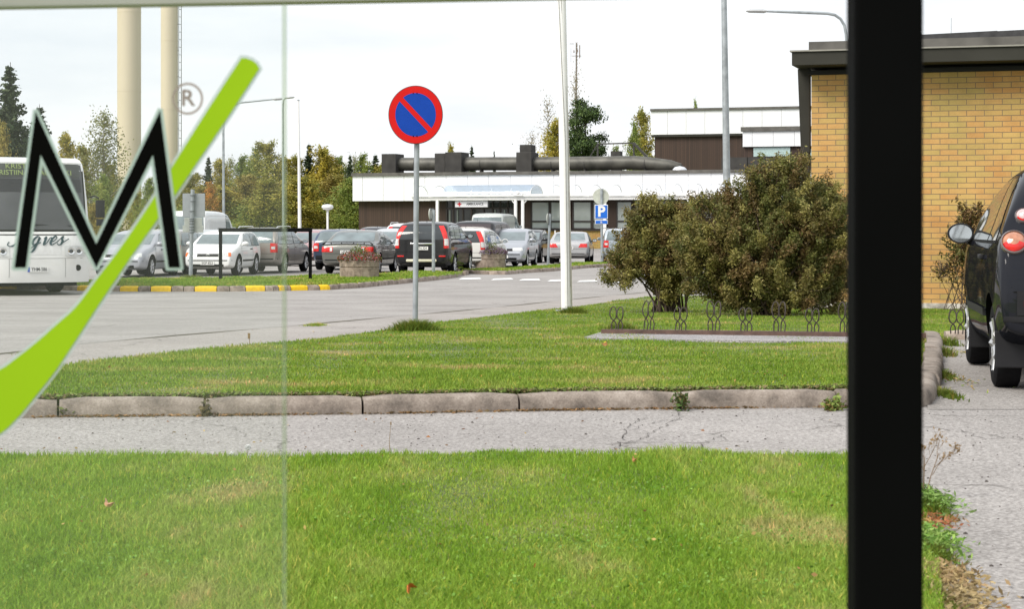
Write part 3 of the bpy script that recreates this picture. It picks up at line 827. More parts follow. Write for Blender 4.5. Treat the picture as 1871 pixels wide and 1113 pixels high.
def wheel(parent, x, y, r, w, side, style=0):
    """tyre with a rim child; side +1 faces +y"""
    Mx = Matrix.Rotation(R(-90 * side), 3, 'X')       # lathe axis z -> outward
    t = MB(); h = w / 2
    t.lathe([(r * .66, -h), (r * .90, -h), (r * .975, -h * .85), (r, -h * .6), (r, h * .6), (r * .975, h * .85), (r * .90, h), (r * .66, h), (r * .64, h * .5), (r * .64, -h)], n=36, M=Mx, closed=True)
    o = t.build("wheel", M_tyre, parent, smooth=True); o.location = (x, y, r)
    rm = MB()
    rm.lathe([(0.001, h * .15), (r * .60, h * .05), (r * .62, h * .8), (r * .67, h * .95)], n=32, M=Mx)
    ns_ = (7, 9, 5)[style % 3]
    for k in range(ns_):
        a = 2 * math.pi * k / ns_
        p0 = Mx @ Vector((0.04 * math.cos(a), 0.04 * math.sin(a), h * .72)); p1 = Mx @ Vector((r * .62 * math.cos(a), r * .62 * math.sin(a), h * .80))
        rm.tube([p0, p0.lerp(p1, .5), p1], [.026, .020, .028], n=6)
    rm.lathe([(0.001, h * .85), (.035, h * .85), (.05, h * .7), (.05, h * .1)], n=16, M=Mx)
    rm.build("rim", M_rim, o, smooth=True)
    return o
BODY_CHECK = False
def car(label, kind, colr, anchor, heading, facing, size, plate=None, group=None, glass=None, metal=0.35, tail='block', rails=False, head=True, detail=2, name="parked_car", cat="car", trim=True, plain_side=False, spoiler=None, bump_dark=False, wstyle=0, ground=.19, wrad=None, lamp_face=None, matname=None):
    """heading: degrees the nose is turned right of +Y for facing='away', tail for 'toward' (then the nose points to us)"""
    L, W, H = size
    wrad = wrad or (.325 if kind in ('hatch', 'sedan', 'estate') else .285 if kind == 'mini' else .35)
    axf = {'mini': .34, 'van': .31}.get(kind, .30) * L; axr = {'mini': -.335, 'van': -.28}.get(kind, -.29) * L
    P = PROF[kind]; belt = BELT[kind] * H
    me, tree = body_mesh(kind, L, W, H, axf, axr, wrad, ground)
    hd = R(heading)
    fwd = Vector((math.sin(hd), math.cos(hd), 0))
    if facing == 'toward': fwd = -fwd
    p = Vector(anchor)
    c = p + fwd * (L / 2 if facing == 'away' else -L / 2)
    root = empty(name, (c.x, c.y, gz(p.y) + 0.004), math.atan2(fwd.y, fwd.x), label, cat, group)
    mp_ = paint(matname or ("paint_%02d_%02d_%02d" % tuple(int(x * 100) for x in colr)) + ("m" if metal else ""), colr, metal)
    mi_ = [q.material_index for q in me.polygons]; me.materials.clear(); link("body", me, [mp_, M_well], root, smooth=True); me.polygons.foreach_set("material_index", [min(1, q) for q in mi_])
    if BODY_CHECK: print("BODYMAT", set(q.material_index for q in me.polygons))
    me.set_sharp_from_angle(angle=R(35))
    gm = glass or M_cglass
    def part(nm, quads, m, thick=0.0):
        vs, fs = [], []
        for v, f in quads:
            b = len(vs); vs += v; fs += [tuple(b + i for i in q) for q in f]
        if not fs: return None
        mm = bpy.data.meshes.new(nm); mm.from_pydata(vs, [], fs)
        return link(nm, mm, m, root, smooth=True)
    top = lambda u: interp(P, u) * H
    # side windows: (u bottom-rear, u bottom-front, u top-rear, u top-front)
    WIN = {'hatch': [(.085, .33, .17, .35), (.35, .70, .365, .545)] if not plain_side else [(.085, .30, .16, .31), (.32, .50, .325, .49), (.515, .70, .505, .56)],
           'estate': [(.045, .235, .095, .245), (.255, .455, .265, .455), (.47, .69, .47, .555)],
           'sedan': [(.225, .29, .31, .345), (.30, .465, .36, .47), (.48, .70, .485, .575)],
           'suv': [(.09, .24, .125, .255), (.255, .45, .265, .455), (.47, .685, .47, .57)],
           'mini': [(.13, .30, .20, .33), (.325, .78, .345, .60)],
           'van': [(.60, .775, .60, .70)], 'jeep': [(.05, .27, .085, .28), (.30, .48, .30, .48), (.50, .66, .50, .60)]}[kind]
    for sg in (1, -1):
        for (a, b, c_, d) in WIN:
            def fn(s, t, a=a, b=b, c_=c_, d=d):
                u = (a + (b - a) * s) * (1 - t) + (c_ + (d - c_) * s) * t
                zb = belt + .015 * H; zt_ = top(u) - .065 * H
                return ((u - .5) * L, sg * 2.0, zb + (max(zt_, zb + .02) - zb) * t)
            vs, fs = patch(tree, fn, 8, 6, (0, -sg, 0), .004)
            part("side_window", [(vs, fs)], gm)
            def fr(s, t, fn=fn):       # black rubber surround, a little behind the pane
                return fn(-.03 + 1.06 * s, -.05 + 1.12 * t)
            vs, fs = patch(tree, fr, 8, 6, (0, -sg, 0), .002)
            part("window_seal", [(vs, fs)], M_seam)
        if detail > 1:
            # door gaps
            gaps = {'hatch': [(.34, .62), (.715, .715)], 'estate': [(.25, .25), (.465, .465), (.70, .70)], 'sedan': [(.27, .27), (.475, .475), (.715, .715)], 'suv': [(.245, .245), (.46, .46), (.695, .695)], 'mini': [(.335, .34), (.80, .77)], 'van': [(.595, .595), (.78, .78)], 'jeep': [(.28, .28), (.49, .49), (.665, .665)]}[kind]
            for g in gaps:
                u = g[0]
                q = []; q.append(patch(tree, lambda s, t, u=u: ((u - .5) * L + (s - .5) * .012, sg * 2, ground + .09 + (belt - ground - .10) * t), 1, 10, (0, -sg, 0), .003))
                part("door_gap", q, M_seam)
            for k, (a, b, c_, d) in enumerate(WIN[-2:] if kind not in ('hatch', 'mini', 'van') else WIN[-1:]):
                u = a + .035 if kind != 'mini' else a + .03
                h = tree.ray_cast(Vector(((u - .5) * L, sg * 3, belt - .09 * H / 1.45)), Vector((0, -sg, 0)), 6)
                hb = MB()
                if h[0]: hb.box(h[0] + Vector((0, sg * .014, 0)), (.19, .03, .035))
                if hb.v: hb.build("door_handle", mp_ if kind not in ('mini', 'hatch') else M_plas, root, bevel=.008, smooth=True)
            if trim:
                z0 = ground + .26
                part("side_trim", [patch(tree, lambda s, t: ((.24 + .47 * s - .5) * L, sg * 2, z0 + .055 * t), 14, 2, (0, -sg, 0), .012)], M_plas if trim == 'dark' else mp_)
        # mirrors
        u = .69 if kind not in ('mini', 'van', 'jeep') else (.74 if kind == 'mini' else .76 if kind == 'van' else .645)
        x = (u - .5) * L
        h = tree.ray_cast(Vector((x, sg * 3, belt + .035 * H)), Vector((0, -sg, 0)), 6)
        y = h[0].y if h[0] else sg * W / 2 * .93
        mb = MB(); mb.lathe([(.001, -.03), (.07, -.03), (.095, -.005), (.09, .03), (.05, .075), (.001, .085)], c=(0, 0, 0), n=14, M=Matrix.Rotation(R(90), 3, 'Y') @ Matrix.Scale(1.0, 3))
        for i_, v in enumerate(mb.v): mb.v[i_] = (v[0], v[1] * 1.15, v[2] * .8)
        mb.bar((0, -sg * .04, -.03), (.03, -sg * .16, -.05), .05, .04)
        mo = mb.build("mirror", M_plas if (kind in ('suv', 'jeep', 'sedan')) else mp_, root, smooth=True); mo.location = (x, y + sg * .125, belt + .06 * H)
        g_ = MB(); g_.lathe([(.001, 0), (.08, 0)], n=14, M=Matrix.Rotation(R(90), 3, 'Y'))
        for i_, v in enumerate(g_.v): g_.v[i_] = (-.033, v[1] * 1.1, v[2] * .75)
        g_.build("mirror_glass", M_mirror, mo)
        for xw in (axf, axr): wheel(root, xw, sg * (W / 2 - .115), wrad, .20 if kind != 'mini' else .17, sg, wstyle)
    # windscreen and rear window
    def span(lo, hi, s, t, ul, uh, inset):
        return lo + (hi - lo) * t
    us_f = [(.60, .735)] if kind not in ('van', 'mini', 'jeep') else {'van': [(.70, .835)], 'mini': [(.62, .815)], 'jeep': [(.60, .685)]}[kind]
    ua, ub = us_f[0]
    zt_, zb_ = top(ua - .035), top(ub) + .008
    wtop = W / 2 - TUMB[kind] * (zt_ - belt) - .09; wbot = W / 2 * .80
    part("windscreen", [patch(tree, lambda s, t: (0, (2 * s - 1) * (wbot + (wtop - wbot) * t), zb_ + (zt_ - .015 - zb_) * t), 10, 8, (-1, 0, 0), .005)], gm)
    rz = {'hatch': (.655, .945), 'estate': (.66, .94), 'sedan': (.735, .945), 'suv': (.66, .92), 'mini': (.70, .935), 'van': (.62, .90), 'jeep': (.64, .93)}[kind]
    zb2, zt2 = rz[0] * H + .01, rz[1] * H
    wt2 = W / 2 - TUMB[kind] * (zt2 - belt) - .13; wb2 = W / 2 - TUMB[kind] * max(0, zb2 - belt) - .15
    if kind != 'van' or True:
        part("rear_window", [patch(tree, lambda s, t: (0, (2 * s - 1) * (wb2 + (wt2 - wb2) * t), zb2 + (zt2 - zb2) * t), 10, 8, (1, 0, 0), .005)], M_dglass if facing == 'away' and glass is None and tail in ('tall',) else gm)
    # tail lamps, thrown from behind and slightly from the side so that they wrap
    for sg in (1, -1):
        d = Vector((1, -sg * .35, 0)).normalized()
        w2 = W / 2
        if tail == 'block': yy, zz = (w2 - .30, w2 - .02), (.485 * H, .60 * H)
        elif tail == 'tall': yy, zz = (w2 - .20, w2 - .03), (.50 * H, .92 * H)
        elif tail == 'upright': yy, zz = (w2 - .27, w2 - .02), (.46 * H, .66 * H)
        elif tail == 'wide': yy, zz = (w2 - .44, w2 - .03), (.50 * H, .615 * H)
        elif tail == 'slant': yy, zz = (w2 - .34, w2 - .04), (.51 * H, .625 * H)
        else: yy = None
        if yy is not None:
            def tf(s, t):
                z = zz[0] + (zz[1] - zz[0]) * t
                wy = yy[0] + (yy[1] - yy[0]) * s
                if tail == 'tall': wy -= TUMB[kind] * max(0, z - belt) * .95
                if tail == 'slant' : wy -= (.10 if s < .5 else 0) * (1 - t)
                return Vector((-L / 2, sg * wy, z)) 
            vs, fs = patch(tree, tf, 6, 10, d, .010)
            o = part("tail_lamp", [(vs, fs)], M_red)
            if o and tail in ('tall', 'upright', 'wide'):
                def tf2(s, t):
                    if tail == 'tall': return tf(.12 + .76 * s, .12 + .30 * t)
                    if tail == 'upright': return tf(.15 + .5 * s, .35 + .3 * t)
                    return tf(.05 + .18 * s, .15 + .7 * t)
                vs, fs = patch(tree, tf2, 4, 4, d, .014)
                if fs:
                    m2 = bpy.data.meshes.new("reversing_lamp"); m2.from_pydata(vs, [], fs); link("reversing_lamp", m2, M_clear, o, smooth=True)
        if head:
            d = Vector((-1, -sg * .35, 0)).normalized(); w2 = W / 2
            z0, z1 = (.43 * H, .50 * H)
            f1 = lambda s, t: Vector((L / 2, sg * (w2 - .47 + .40 * s), z0 + (z1 - z0) * t + .015 * s * t))
            o = part("headlamp", [patch(tree, f1, 8, 4, d, .010)], M_clear)
            if o and lamp_face:
                o2 = patch(tree, lambda s, t: f1(.78 + .22 * s, t), 3, 4, d, .014)
                if o2[1]:
                    m2 = bpy.data.meshes.new("indicator"); m2.from_pydata(o2[0], [], o2[1]); link("indicator", m2, M_amber, o, smooth=True)
    # grille, bumpers and plate
    part("grille", [patch(tree, lambda s, t: (0, (s - .5) * W * .44, .425 * H + .06 * H * t), 10, 3, (-1, 0, 0), .008)], M_plas)
    part("air_intake", [patch(tree, lambda s, t: (0, (s - .5) * W * .62, .205 * H + .055 * H * t), 10, 3, (-1, 0, 0), .008)], M_seam)
    part("front_bumper_strip", [patch(tree, lambda s, t: (0, (s - .5) * W * .90, .335 * H + .018 * H * t), 12, 2, (-1, 0, 0), .010)], M_plas)
    bz = .33 * H if not bump_dark else .36 * H
    part("rear_bumper", [patch(tree, lambda s, t: (0, (s - .5) * W * .93, (.17 if bump_dark else .305) * H + (bz - (.17 if bump_dark else .305) * H) * t), 14, 4, (1, 0, 0), .012)], M_plas)
    part("tailgate_gap", [patch(tree, lambda s, t: (0, (s - .5) * W * .86, (.43 if kind != 'sedan' else .46) * H + .009 * t), 12, 1, (1, 0, 0), .003)], M_seam)
    ends = ((1, .285 if facing == 'toward' else .285), (-1, .50))
    for e, zf_ in ends:
        if (e > 0) != (facing == 'toward'): continue
        zc = zf_ * H
        h = tree.ray_cast(Vector((e * 4, 0, zc)), Vector((-e, 0, 0)), 8)
        if not h[0]: continue
        b = MB(); b.box((0, 0, 0), (.012, .44, .11)); po = b.build("licence_plate", M_plate, root); po.location = (h[0].x + e * .014, 0, zc)
        if plate:
            po2 = put_text("plate_text", plate, .115, M_ink, po, (e * .0075, .015 * (-e) * 0, 0), R(90 if e > 0 else -90), extrude=.0005, width=.36, bold=.0015)
            if plate[0] != 'S' or True:
                pass
    if kind == 'hatch' and plain_side is False and facing == 'toward' and head:
        h = tree.ray_cast(Vector((4, 0, .455 * H)), Vector((-1, 0, 0)), 8)
        lg = MB(); lg.lathe([(.042, 0), (.050, .006), (.058, 0)], n=24, M=Matrix.Rotation(R(90), 3, 'Y'))
        for a, b_ in (((-.024, .028), (-.002, -.028)), ((-.002, -.028), (.006, .0)), ((.022, .030), (.004, -.028)), ((-.010, .040), (.0, .008)), ((.0, .008), (.010, .040))):
            lg.bar((.004, a[0], a[1]), (.004, b_[0], b_[1]), .007, .008)
        lo = lg.build("emblem", M_chrome, root, smooth=True); lo.location = (h[0].x + .012, 0, .455 * H)
    # aerial
    ab = MB(); ab.tube([(0, 0, 0), (-.06, 0, .09)], [.012, .006], n=6); ao = ab.build("aerial", M_plas, root); ao.location = ((.16 - .5) * L + (.1 * L if kind == 'sedan' else 0) + .15, 0, H * .99)
    if kind == 'sedan': ao.location.x = (-.16) * L; 
    if rails:
        for sg in (1, -1):
            yy = sg * (W / 2 - TUMB[kind] * (H - belt) - .06)
            rb = MB(); rb.tube([(-.38 * L, yy, H * .975), (-.34 * L, yy, H + .035), (0, yy, H + .05), (.02 * L, yy, H * .985)], .018, n=6); rb.build("roof_rail", M_chrome if rails == 'chrome' else M_plas, root, smooth=True)
    if spoiler:
        sb = MB(); z = top(.02) + .075
        sb.bar((-L / 2 + .10, -W / 2 * .80, z), (-L / 2 + .10, W / 2 * .80, z), .10, .022)
        for y in (-.55, -.2, .2, .55): sb.box((-L / 2 + .11, y, z - .045), (.05, .02, .09))
        sb.bar((-L / 2 + .10, -W / 2 * .80, z), (-L / 2 + .14, -W / 2 * .92, z - .08), .09, .02); sb.bar((-L / 2 + .10, W / 2 * .80, z), (-L / 2 + .14, W / 2 * .92, z - .08), .09, .02)
        sb.build("spoiler", M_plas, root)
    root["_t"] = 0; del root["_t"]
    return root, tree, mp_, part

SILVER = (0.42, 0.43, 0.45); WHITE = (0.80, 0.80, 0.79)
def gp(px, py):
    p = G(px, py); return (p.x, p.y, 0)
grp = "cars in the hospital car park"
# front row, left to right
car("silver hatchback facing us just right of the white bus", 'hatch', (0.40, 0.41, 0.45), gp(213, 508), 7, 'toward', (4.2, 1.72, 1.44), plate="LJV-209", group=grp, plain_side=True, trim='dark')
car("beige car mostly hidden between the silver hatchback and the white hatchback", 'estate', (0.34, 0.31, 0.28), gp(283, 503), 8, 'away', (4.5, 1.75, 1.46), group=grp, tail='upright')
car("small white hatchback facing us behind the black steel frame", 'hatch', WHITE, gp(379, 505), 7, 'toward', (3.72, 1.66, 1.43), plate="SGF-822", group=grp, metal=0.0, lamp_face=True, trim='dark')
car("grey beige estate car seen from behind, beside the small white hatchback", 'estate', (0.32, 0.29, 0.26), gp(461, 500), 9, 'away', (4.57, 1.77, 1.52), group=grp, tail='upright', rails='chrome', trim='light')
r_, t_, m_, pf = car("greyish green saloon with a rear spoiler behind the left flower planter", 'sedan', (0.155, 0.158, 0.142), gp(634, 501), 7, 'away', (4.9, 1.84, 1.44), plate="HFX-167", group=grp, tail='wide', spoiler=True, trim='dark')
r_, t_, m_, pf = car("dark grey sport utility car with tall red lamps right of the left planter", 'suv', (0.030, 0.030, 0.032), gp(770, 502.5), 9, 'away', (4.75, 1.86, 1.71), plate="YYN-324", group=grp, tail='tall', metal=0.3, bump_dark=True)
def on_rear(t, y, z, off=.012):
    h = t.ray_cast(Vector((-5, y, z)), Vector((1, 0, 0)), 10); return h[0] + Vector((-off, 0, 0))
b = MB(); p_ = on_rear(t_, 0, 1.00); b.box((p_.x, 0, 1.00), (.04, .74, .06)); b.build("chrome_garnish", M_chrome, r_, bevel=.02, smooth=True)
b = MB(); p_ = on_rear(t_, 0, .47); b.box((p_.x - .01, 0, .46), (.07, 1.0, .09)); b.build("bumper_guard", mat("guard_cream", (0.62, 0.60, 0.46), rough=.4), r_, bevel=.03, smooth=True)
for sg in (-1, 1):
    b = MB(); p_ = on_rear(t_, sg * .68, .60); b.box((p_.x, sg * .68, .60), (.03, .22, .045)); b.build("reflector", M_red, r_, bevel=.01)
car("white estate car with tall red lamps half hidden behind the right planter", 'estate', (0.72, 0.71, 0.69), gp(842, 496), 10, 'away', (4.72, 1.80, 1.50), group=grp, tail='tall', metal=0.0)
car("silver estate car facing us right of the right planter", 'hatch', (0.38, 0.40, 0.44), gp(918, 490), 8, 'toward', (4.4, 1.74, 1.50), group=grp, plain_side=True)
car("silver saloon seen from behind, parked behind the white flagpole", 'sedan', (0.44, 0.44, 0.45), gp(1038, 482.5), 5.5, 'away', (4.75, 1.74, 1.37), plate="ZBF-540", group=grp, tail='slant', trim=False)
car("pale blue silver estate at the parking sign, half behind the bush", 'estate', (0.42, 0.47, 0.52), gp(1138, 482), 2, 'away', (4.5, 1.76, 1.50), group=grp, tail='upright', metal=.3)
# second row and beyond
car("silver car looking out just left of the white hatchback", 'hatch', (0.50, 0.52, 0.54), gp(352, 493), 7, 'toward', (4.2, 1.72, 1.45), group=grp, plain_side=True, detail=1)
car("pinkish red hatchback seen between the grey beige estate and the saloon", 'hatch', (0.40, 0.22, 0.22), gp(552, 487), 7, 'toward', (4.1, 1.70, 1.46), group=grp, metal=.2, detail=1)
car("dark blue hatchback with a high tail lamp hiding behind the greyish green saloon", 'hatch', (0.05, 0.07, 0.12), gp(612, 494), 6, 'away', (4.2, 1.72, 1.47), group=grp, tail='upright', detail=1, bump_dark=True)
car("silver car with a broad pale windscreen left of the dark sport utility car", 'hatch', (0.55, 0.57, 0.58), gp(700, 486), 6, 'toward', (4.3, 1.76, 1.50), group=grp, detail=1, plain_side=True)
car("dark hatchback with red lamps furthest back before the brown wall", 'suv', (0.06, 0.06, 0.07), gp(684, 479), 6, 'away', (4.2, 1.72, 1.58), group=grp, tail='tall', detail=1)
car("white people carrier with roof rails behind the dark sport utility car", 'suv', (0.72, 0.72, 0.72), gp(738, 483), 7, 'away', (4.6, 1.82, 1.72), group=grp, tail='tall', detail=1, rails='chrome', metal=0)
car("dark green four wheel drive standing taller than the cars around it", 'jeep', (0.03, 0.038, 0.034), gp(862, 489), 14, 'away', (4.6, 1.84, 1.80), group=grp, tail='block', glass=mat("smoked_glass", (0.06, 0.048, 0.052), rough=.1, ior=1.5), bump_dark=True)
car("dark grey car behind the silver estate at the row's right end", 'hatch', (0.045, 0.048, 0.052), gp(950, 481), 8, 'toward', (4.3, 1.74, 1.46), group=grp, detail=1)
car("white delivery van behind the white hatchback and the sign backs", 'van', (0.76, 0.77, 0.78), gp(338, 483), 7, 'away', (5.2, 1.95, 2.25), name="parked_van", cat="van", tail='block', metal=0)
car("pale van parked at the ambulance entrance", 'van', (0.42, 0.45, 0.43), gp(890, 461), 12, 'away', (4.8, 1.9, 2.05), name="parked_van", cat="van", tail='block', metal=0, detail=1)

# ---- near black car on the right (its left rear wheel touches the ground at x=3.24, y=13.3)
hd = R(8.8)
fw = Vector((math.sin(hd), math.cos(hd), 0)); lf = Vector((-fw.y, fw.x, 0))
Lc, Wc, Hc = 3.43, 1.63, 1.50
wpos = Vector((3.185, 13.25, 0))
cen = wpos - lf * (Wc / 2 - .02) + fw * (.335 * Lc)
anc = cen - fw * (Lc / 2)
c1, ct, cp, cpart = car("shiny black small hatchback at the right edge, seen from behind", 'mini', (0.012, 0.013, 0.018), (anc.x, anc.y, 0), 8.8, 'away', (Lc, Wc, Hc), tail=None, metal=0.0, glass=mat("near_car_glass", (0.05, 0.055, 0.055), rough=.03, ior=1.45), trim='dark', detail=2, matname="black_lacquer", ground=.2)
cp.node_tree.nodes['Principled BSDF'].inputs['Coat Weight'].default_value = 0.5
M_lens = mat("lens_upper", (0.46, 0.20, 0.12), rough=.12, var=.25, scale=30, coat=.8)
for sg in (1, -1):
    for (yy, zz, rr, split) in ((.715, .97, .074, True), (.675, 1.145, .050, False)):
        d = Vector((1, -sg * .30, -.05)).normalized()
        h = ct.ray_cast(Vector((-Lc / 2, sg * yy, zz)) - d * 3, d, 8)
        if not h[0]: continue
        n_ = h[1].normalized(); q = n_.to_track_quat('Z', 'Y').to_matrix()
        lb = MB(); lb.lathe([(rr * 1.14, -.02), (rr * 1.14, .012), (rr * 1.02, .020), (rr * .98, .012)], n=28, M=q)
        base = lb.build("tail_lamp", mat("lamp_rim_smoke", (0.16, 0.13, 0.13), rough=.2, coat=.5), c1, smooth=True, loc=h[0])
        l2 = MB(); l2.cur = 0
        prof = [(rr * .98, .010), (rr * .8, .026), (rr * .45, .036), (.001, .040)]
        l2.lathe(prof, n=28, M=q)
        for fi, f in enumerate(l2.f):
            zc = sum(l2.v[i][2] for i in f) / len(f); l2.mi[fi] = 1 if zc < (0.002 if split else -.008) else 0
        l2.build("lens", [M_lens if split else mat("lens_clear_pink", (0.55, 0.42, 0.42), rough=.12, var=.2, scale=30, coat=.8), M_red], base, smooth=True)
# dark bumper insert with a red reflector, mud flaps, mirror
cpart("bumper_panel", [patch(ct, lambda s, t: (0, (s - .5) * 1.36, .50 + .155 * t), 14, 4, (1, 0, 0), .010)], M_plas)
for sg in (1, -1):
    h = ct.ray_cast(Vector((-5, sg * .56, .575)), Vector((1, 0, 0)), 8)
    b = MB(); b.box((h[0].x - .012, sg * .56, .575), (.02, .15, .05)); b.build("reflector", M_red, c1, bevel=.012)
    for xw in (.335, -.335):
        b = MB(); b.box((xw * Lc - .33, sg * (Wc / 2 - .13), .27), (.02, .22, .24)); b.build("mud_flap", M_plas, c1, bevel=.008)
    # oval outside mirror
    x, y, z = .235 * Lc, sg * (Wc / 2 + .045), 1.02
    b = MB(); Mq = Matrix.Rotation(R(90), 3, 'Y')
    b.lathe([(.001, .11), (.05, .10), (.085, .06), (.098, 0), (.096, -.03), (.084, -.03), (.082, -.018)], n=26, M=Mq)
    for i_, v in enumerate(b.v): b.v[i_] = (v[0], v[1] * 1.02, v[2] * .80)
    b.tube([(.02, -sg * .06, -.05), (.03, -sg * .15, -.085), (.02, -sg * .26, -.085)], [.035, .035, .05], n=10)
    for old in [o for o in children(c1) if o.name.startswith("mirror") and (o.location.y > 0) == (sg > 0)]:
        for cc_ in children(old): bpy.data.objects.remove(cc_)
        bpy.data.objects.remove(old)
    mo = b.build("mirror", M_plas, c1, smooth=True, loc=(x, y, z))
    g_ = MB(); g_.lathe([(.001, -.021), (.083, -.021)], n=26, M=Mq)
    for i_, v in enumerate(g_.v): g_.v[i_] = (v[0], v[1] * 1.02, v[2] * .80)
    g_.build("mirror_glass", M_mirror, mo)

# ---- the coach
bus_c = G(60, 536)
fwd_b = R(27)
bus = empty("bus", (bus_c.x, bus_c.y - .2, gz(45)), 0, "white coach with a destination display, standing at the kerb on the left", "bus")
# local frame: x to the photo's right along the front, y backwards, z up
bus.rotation_euler = (0, 0, fwd_b)
bus.location = A(68, 535, 43.7); bus.location.z = gz(45); bus.scale = (.985, 1, .968)
M_bus = paint("bus_white", (0.78, 0.78, 0.76)); M_bglass = mat("bus_glass", (0.075, 0.078, 0.082), rough=.06, var=.25, scale=.9, ior=1.5)
BW, BH, BL = 2.55, 3.17, 12.0
def bus_body():
    prof = [(-.02, .30), (-.05, .55), (-.04, .95), (0.02, 1.42), (.05, 1.46), (.20, 2.2), (.36, 2.86), (.44, 3.02), (.62, 3.12), (.9, BH)]   # y, z of the front face
    nU = 16; vs, fs = [], []
    def wid(z): return BW / 2 - .05 * max(0, (z - 1.4) / 1.7) ** 2 * 1.2 - .03 * (z < .5)
    rows = len(prof)
    for (y, z) in prof:
        for i in range(nU + 1):
            s = -1 + 2 * i / nU
            vs.append((s * wid(z), y + .34 * abs(s) ** 4, z))
    fs += [(j * (nU + 1) + i, j * (nU + 1) + i + 1, (j + 1) * (nU + 1) + i + 1, (j + 1) * (nU + 1) + i) for j in range(rows - 1) for i in range(nU)]
    # sides and back
    for side, i0 in ((-1, 0), (1, nU)):
        b0 = len(vs)
        for j, (y, z) in enumerate(prof): vs.append((side * wid(z), BL, z))
        for j in range(rows - 1):
            a, b_ = j * (nU + 1) + i0, (j + 1) * (nU + 1) + i0
            fs.append((a, b_, b0 + j + 1, b0 + j))
        if side == -1: lb = b0
        else: rb = b0
    for j in range(rows - 1): fs.append((lb + j, rb + j, rb + j + 1, lb + j + 1))
    last = (rows - 1) * (nU + 1)
    fs.append(tuple(last + i for i in range(nU + 1)) + (rb + rows - 1, lb + rows - 1))
    fs.append(tuple(range(nU + 1)) + (rb, lb))
    return vs, fs
vs, fs = bus_body(); mb = MB(); mb.add(vs, fs); bo = mb.build("body", M_bus, bus, smooth=True)
bmx = bmesh.new(); bmx.from_mesh(bo.data); btree = BVHTree.FromBMesh(bmx); bmx.free()
def bpatch(name, u0, u1, z0, z1, m, off=.01, nu=12, nv=6, parent=None, shape=None):
    f = shape or (lambda s, t: (u0 + (u1 - u0) * s, 0, z0 + (z1 - z0) * t))
    vs, fs = patch(btree, f, nu, nv, (0, 1, 0), off)
    mm = bpy.data.meshes.new(name); mm.from_pydata(vs, [], fs); return link(name, mm, m, parent or bus, smooth=True)
ws = bpatch("windscreen", -1.15, 1.15, 1.50, 3.0, M_bglass, .012, 16, 8)
bpatch("windscreen_seal", -1.20, 1.20, 1.455, 3.035, M_seam, .006, 16, 8)
bpatch("sun_blind", -1.10, 1.10, 2.36, 2.66, mat("blind_dark", (0.018, 0.018, 0.022), rough=.4), .016, 14, 2)
M_led = emit("display_letters", (0.62, 0.80, 0.25), 0.32)
ds = bpatch("destination_display", -1.08, 1.08, 2.70, 3.01, mat("display_board", (0.05, 0.055, 0.05), rough=.3), .018, 14, 3)
def face_y(x, z):
    h = btree.ray_cast(Vector((x, -4, z)), Vector((0, 1, 0)), 10); return h[0].y
for s_, z, w_ in (("KRISTINESTAD", 2.945, 1.20), ("KRISTIINANKAUPUNKI", 2.80, 1.72)):
    put_text("display_text", s_, .165, M_led, ds, (-.02, face_y(0, z) - .045, z), 0, extrude=.004, width=w_, tilt=76)
# wipers
b = MB(); b.tube([(-.05, face_y(0, 1.56) - .04, 1.50), (-.2, face_y(0, 1.66) - .04, 1.62), (.95, face_y(.9, 1.60) - .04, 1.585)], .014, n=6)
b.tube([(-1.0, face_y(-1, 1.5) - .04, 1.50), (-.95, face_y(-1, 1.6) - .04, 1.62), (-.1, face_y(-.2, 1.6) - .04, 1.60)], .014, n=6); b.build("wiper", M_plas, bus)
bpatch("panel_gap", -1.0, 1.0, 1.375, 1.40, M_seam, .006, 12, 1)
bpatch("panel_gap", -1.22, 1.22, .845, .855, mat("gap_grey", (0.35, 0.35, 0.34)), .005, 12, 1)
bpatch("bumper_gap", .62, .632, .42, .845, mat("gap_grey", (0.35, 0.35, 0.34)), .005, 1, 4)
bpatch("bumper_gap", -.632, -.62, .42, .845, mat("gap_grey", (0.35, 0.35, 0.34)), .005, 1, 4)
bpatch("centre_panel", -.55, .55, .93, 1.17, mat("bus_panel", (0.70, 0.70, 0.69), rough=.4), .004, 10, 2)
for sg in (-1, 1):
    q = bpatch("headlamp", sg * .62, sg * 1.16, .89, 1.13, mat("bus_lamp_bed", (0.66, 0.67, 0.66), rough=.3), .012, 8, 4)
    for u in (.76, .95):
        b = MB(); b.lathe([(.001, .004), (.04, .006), (.044, .016), (.068, .018), (.078, .024), (.084, .0)], n=22, M=Matrix.Rotation(R(90), 3, 'X')); b.build("lamp_ring", M_chrome, q, smooth=True, loc=(sg * u, face_y(sg * u, 1.01) - .014, 1.01))
        b = MB(); b.lathe([(.001, .020), (.045, .014), (.046, .004)], n=18, M=Matrix.Rotation(R(90), 3, 'X')); b.build("lamp_lens", M_dglass, q, smooth=True, loc=(sg * u, face_y(sg * u, 1.01) - .022, 1.01))
    b = MB(); b.box((0, 0, 0), (.10, .03, .15), rz=sg * .5); b.build("indicator", M_clear, q, bevel=.008, loc=(sg * 1.10, face_y(sg * 1.10, 1.01) - .012, 1.01))
    b = MB(); b.lathe([(.001, .008), (.062, .010), (.07, .0)], n=20, M=Matrix.Rotation(R(90), 3, 'X')); b.build("tow_hole", M_seam, bus, loc=(sg * .93, face_y(sg * .93, .63) - .006, .63))
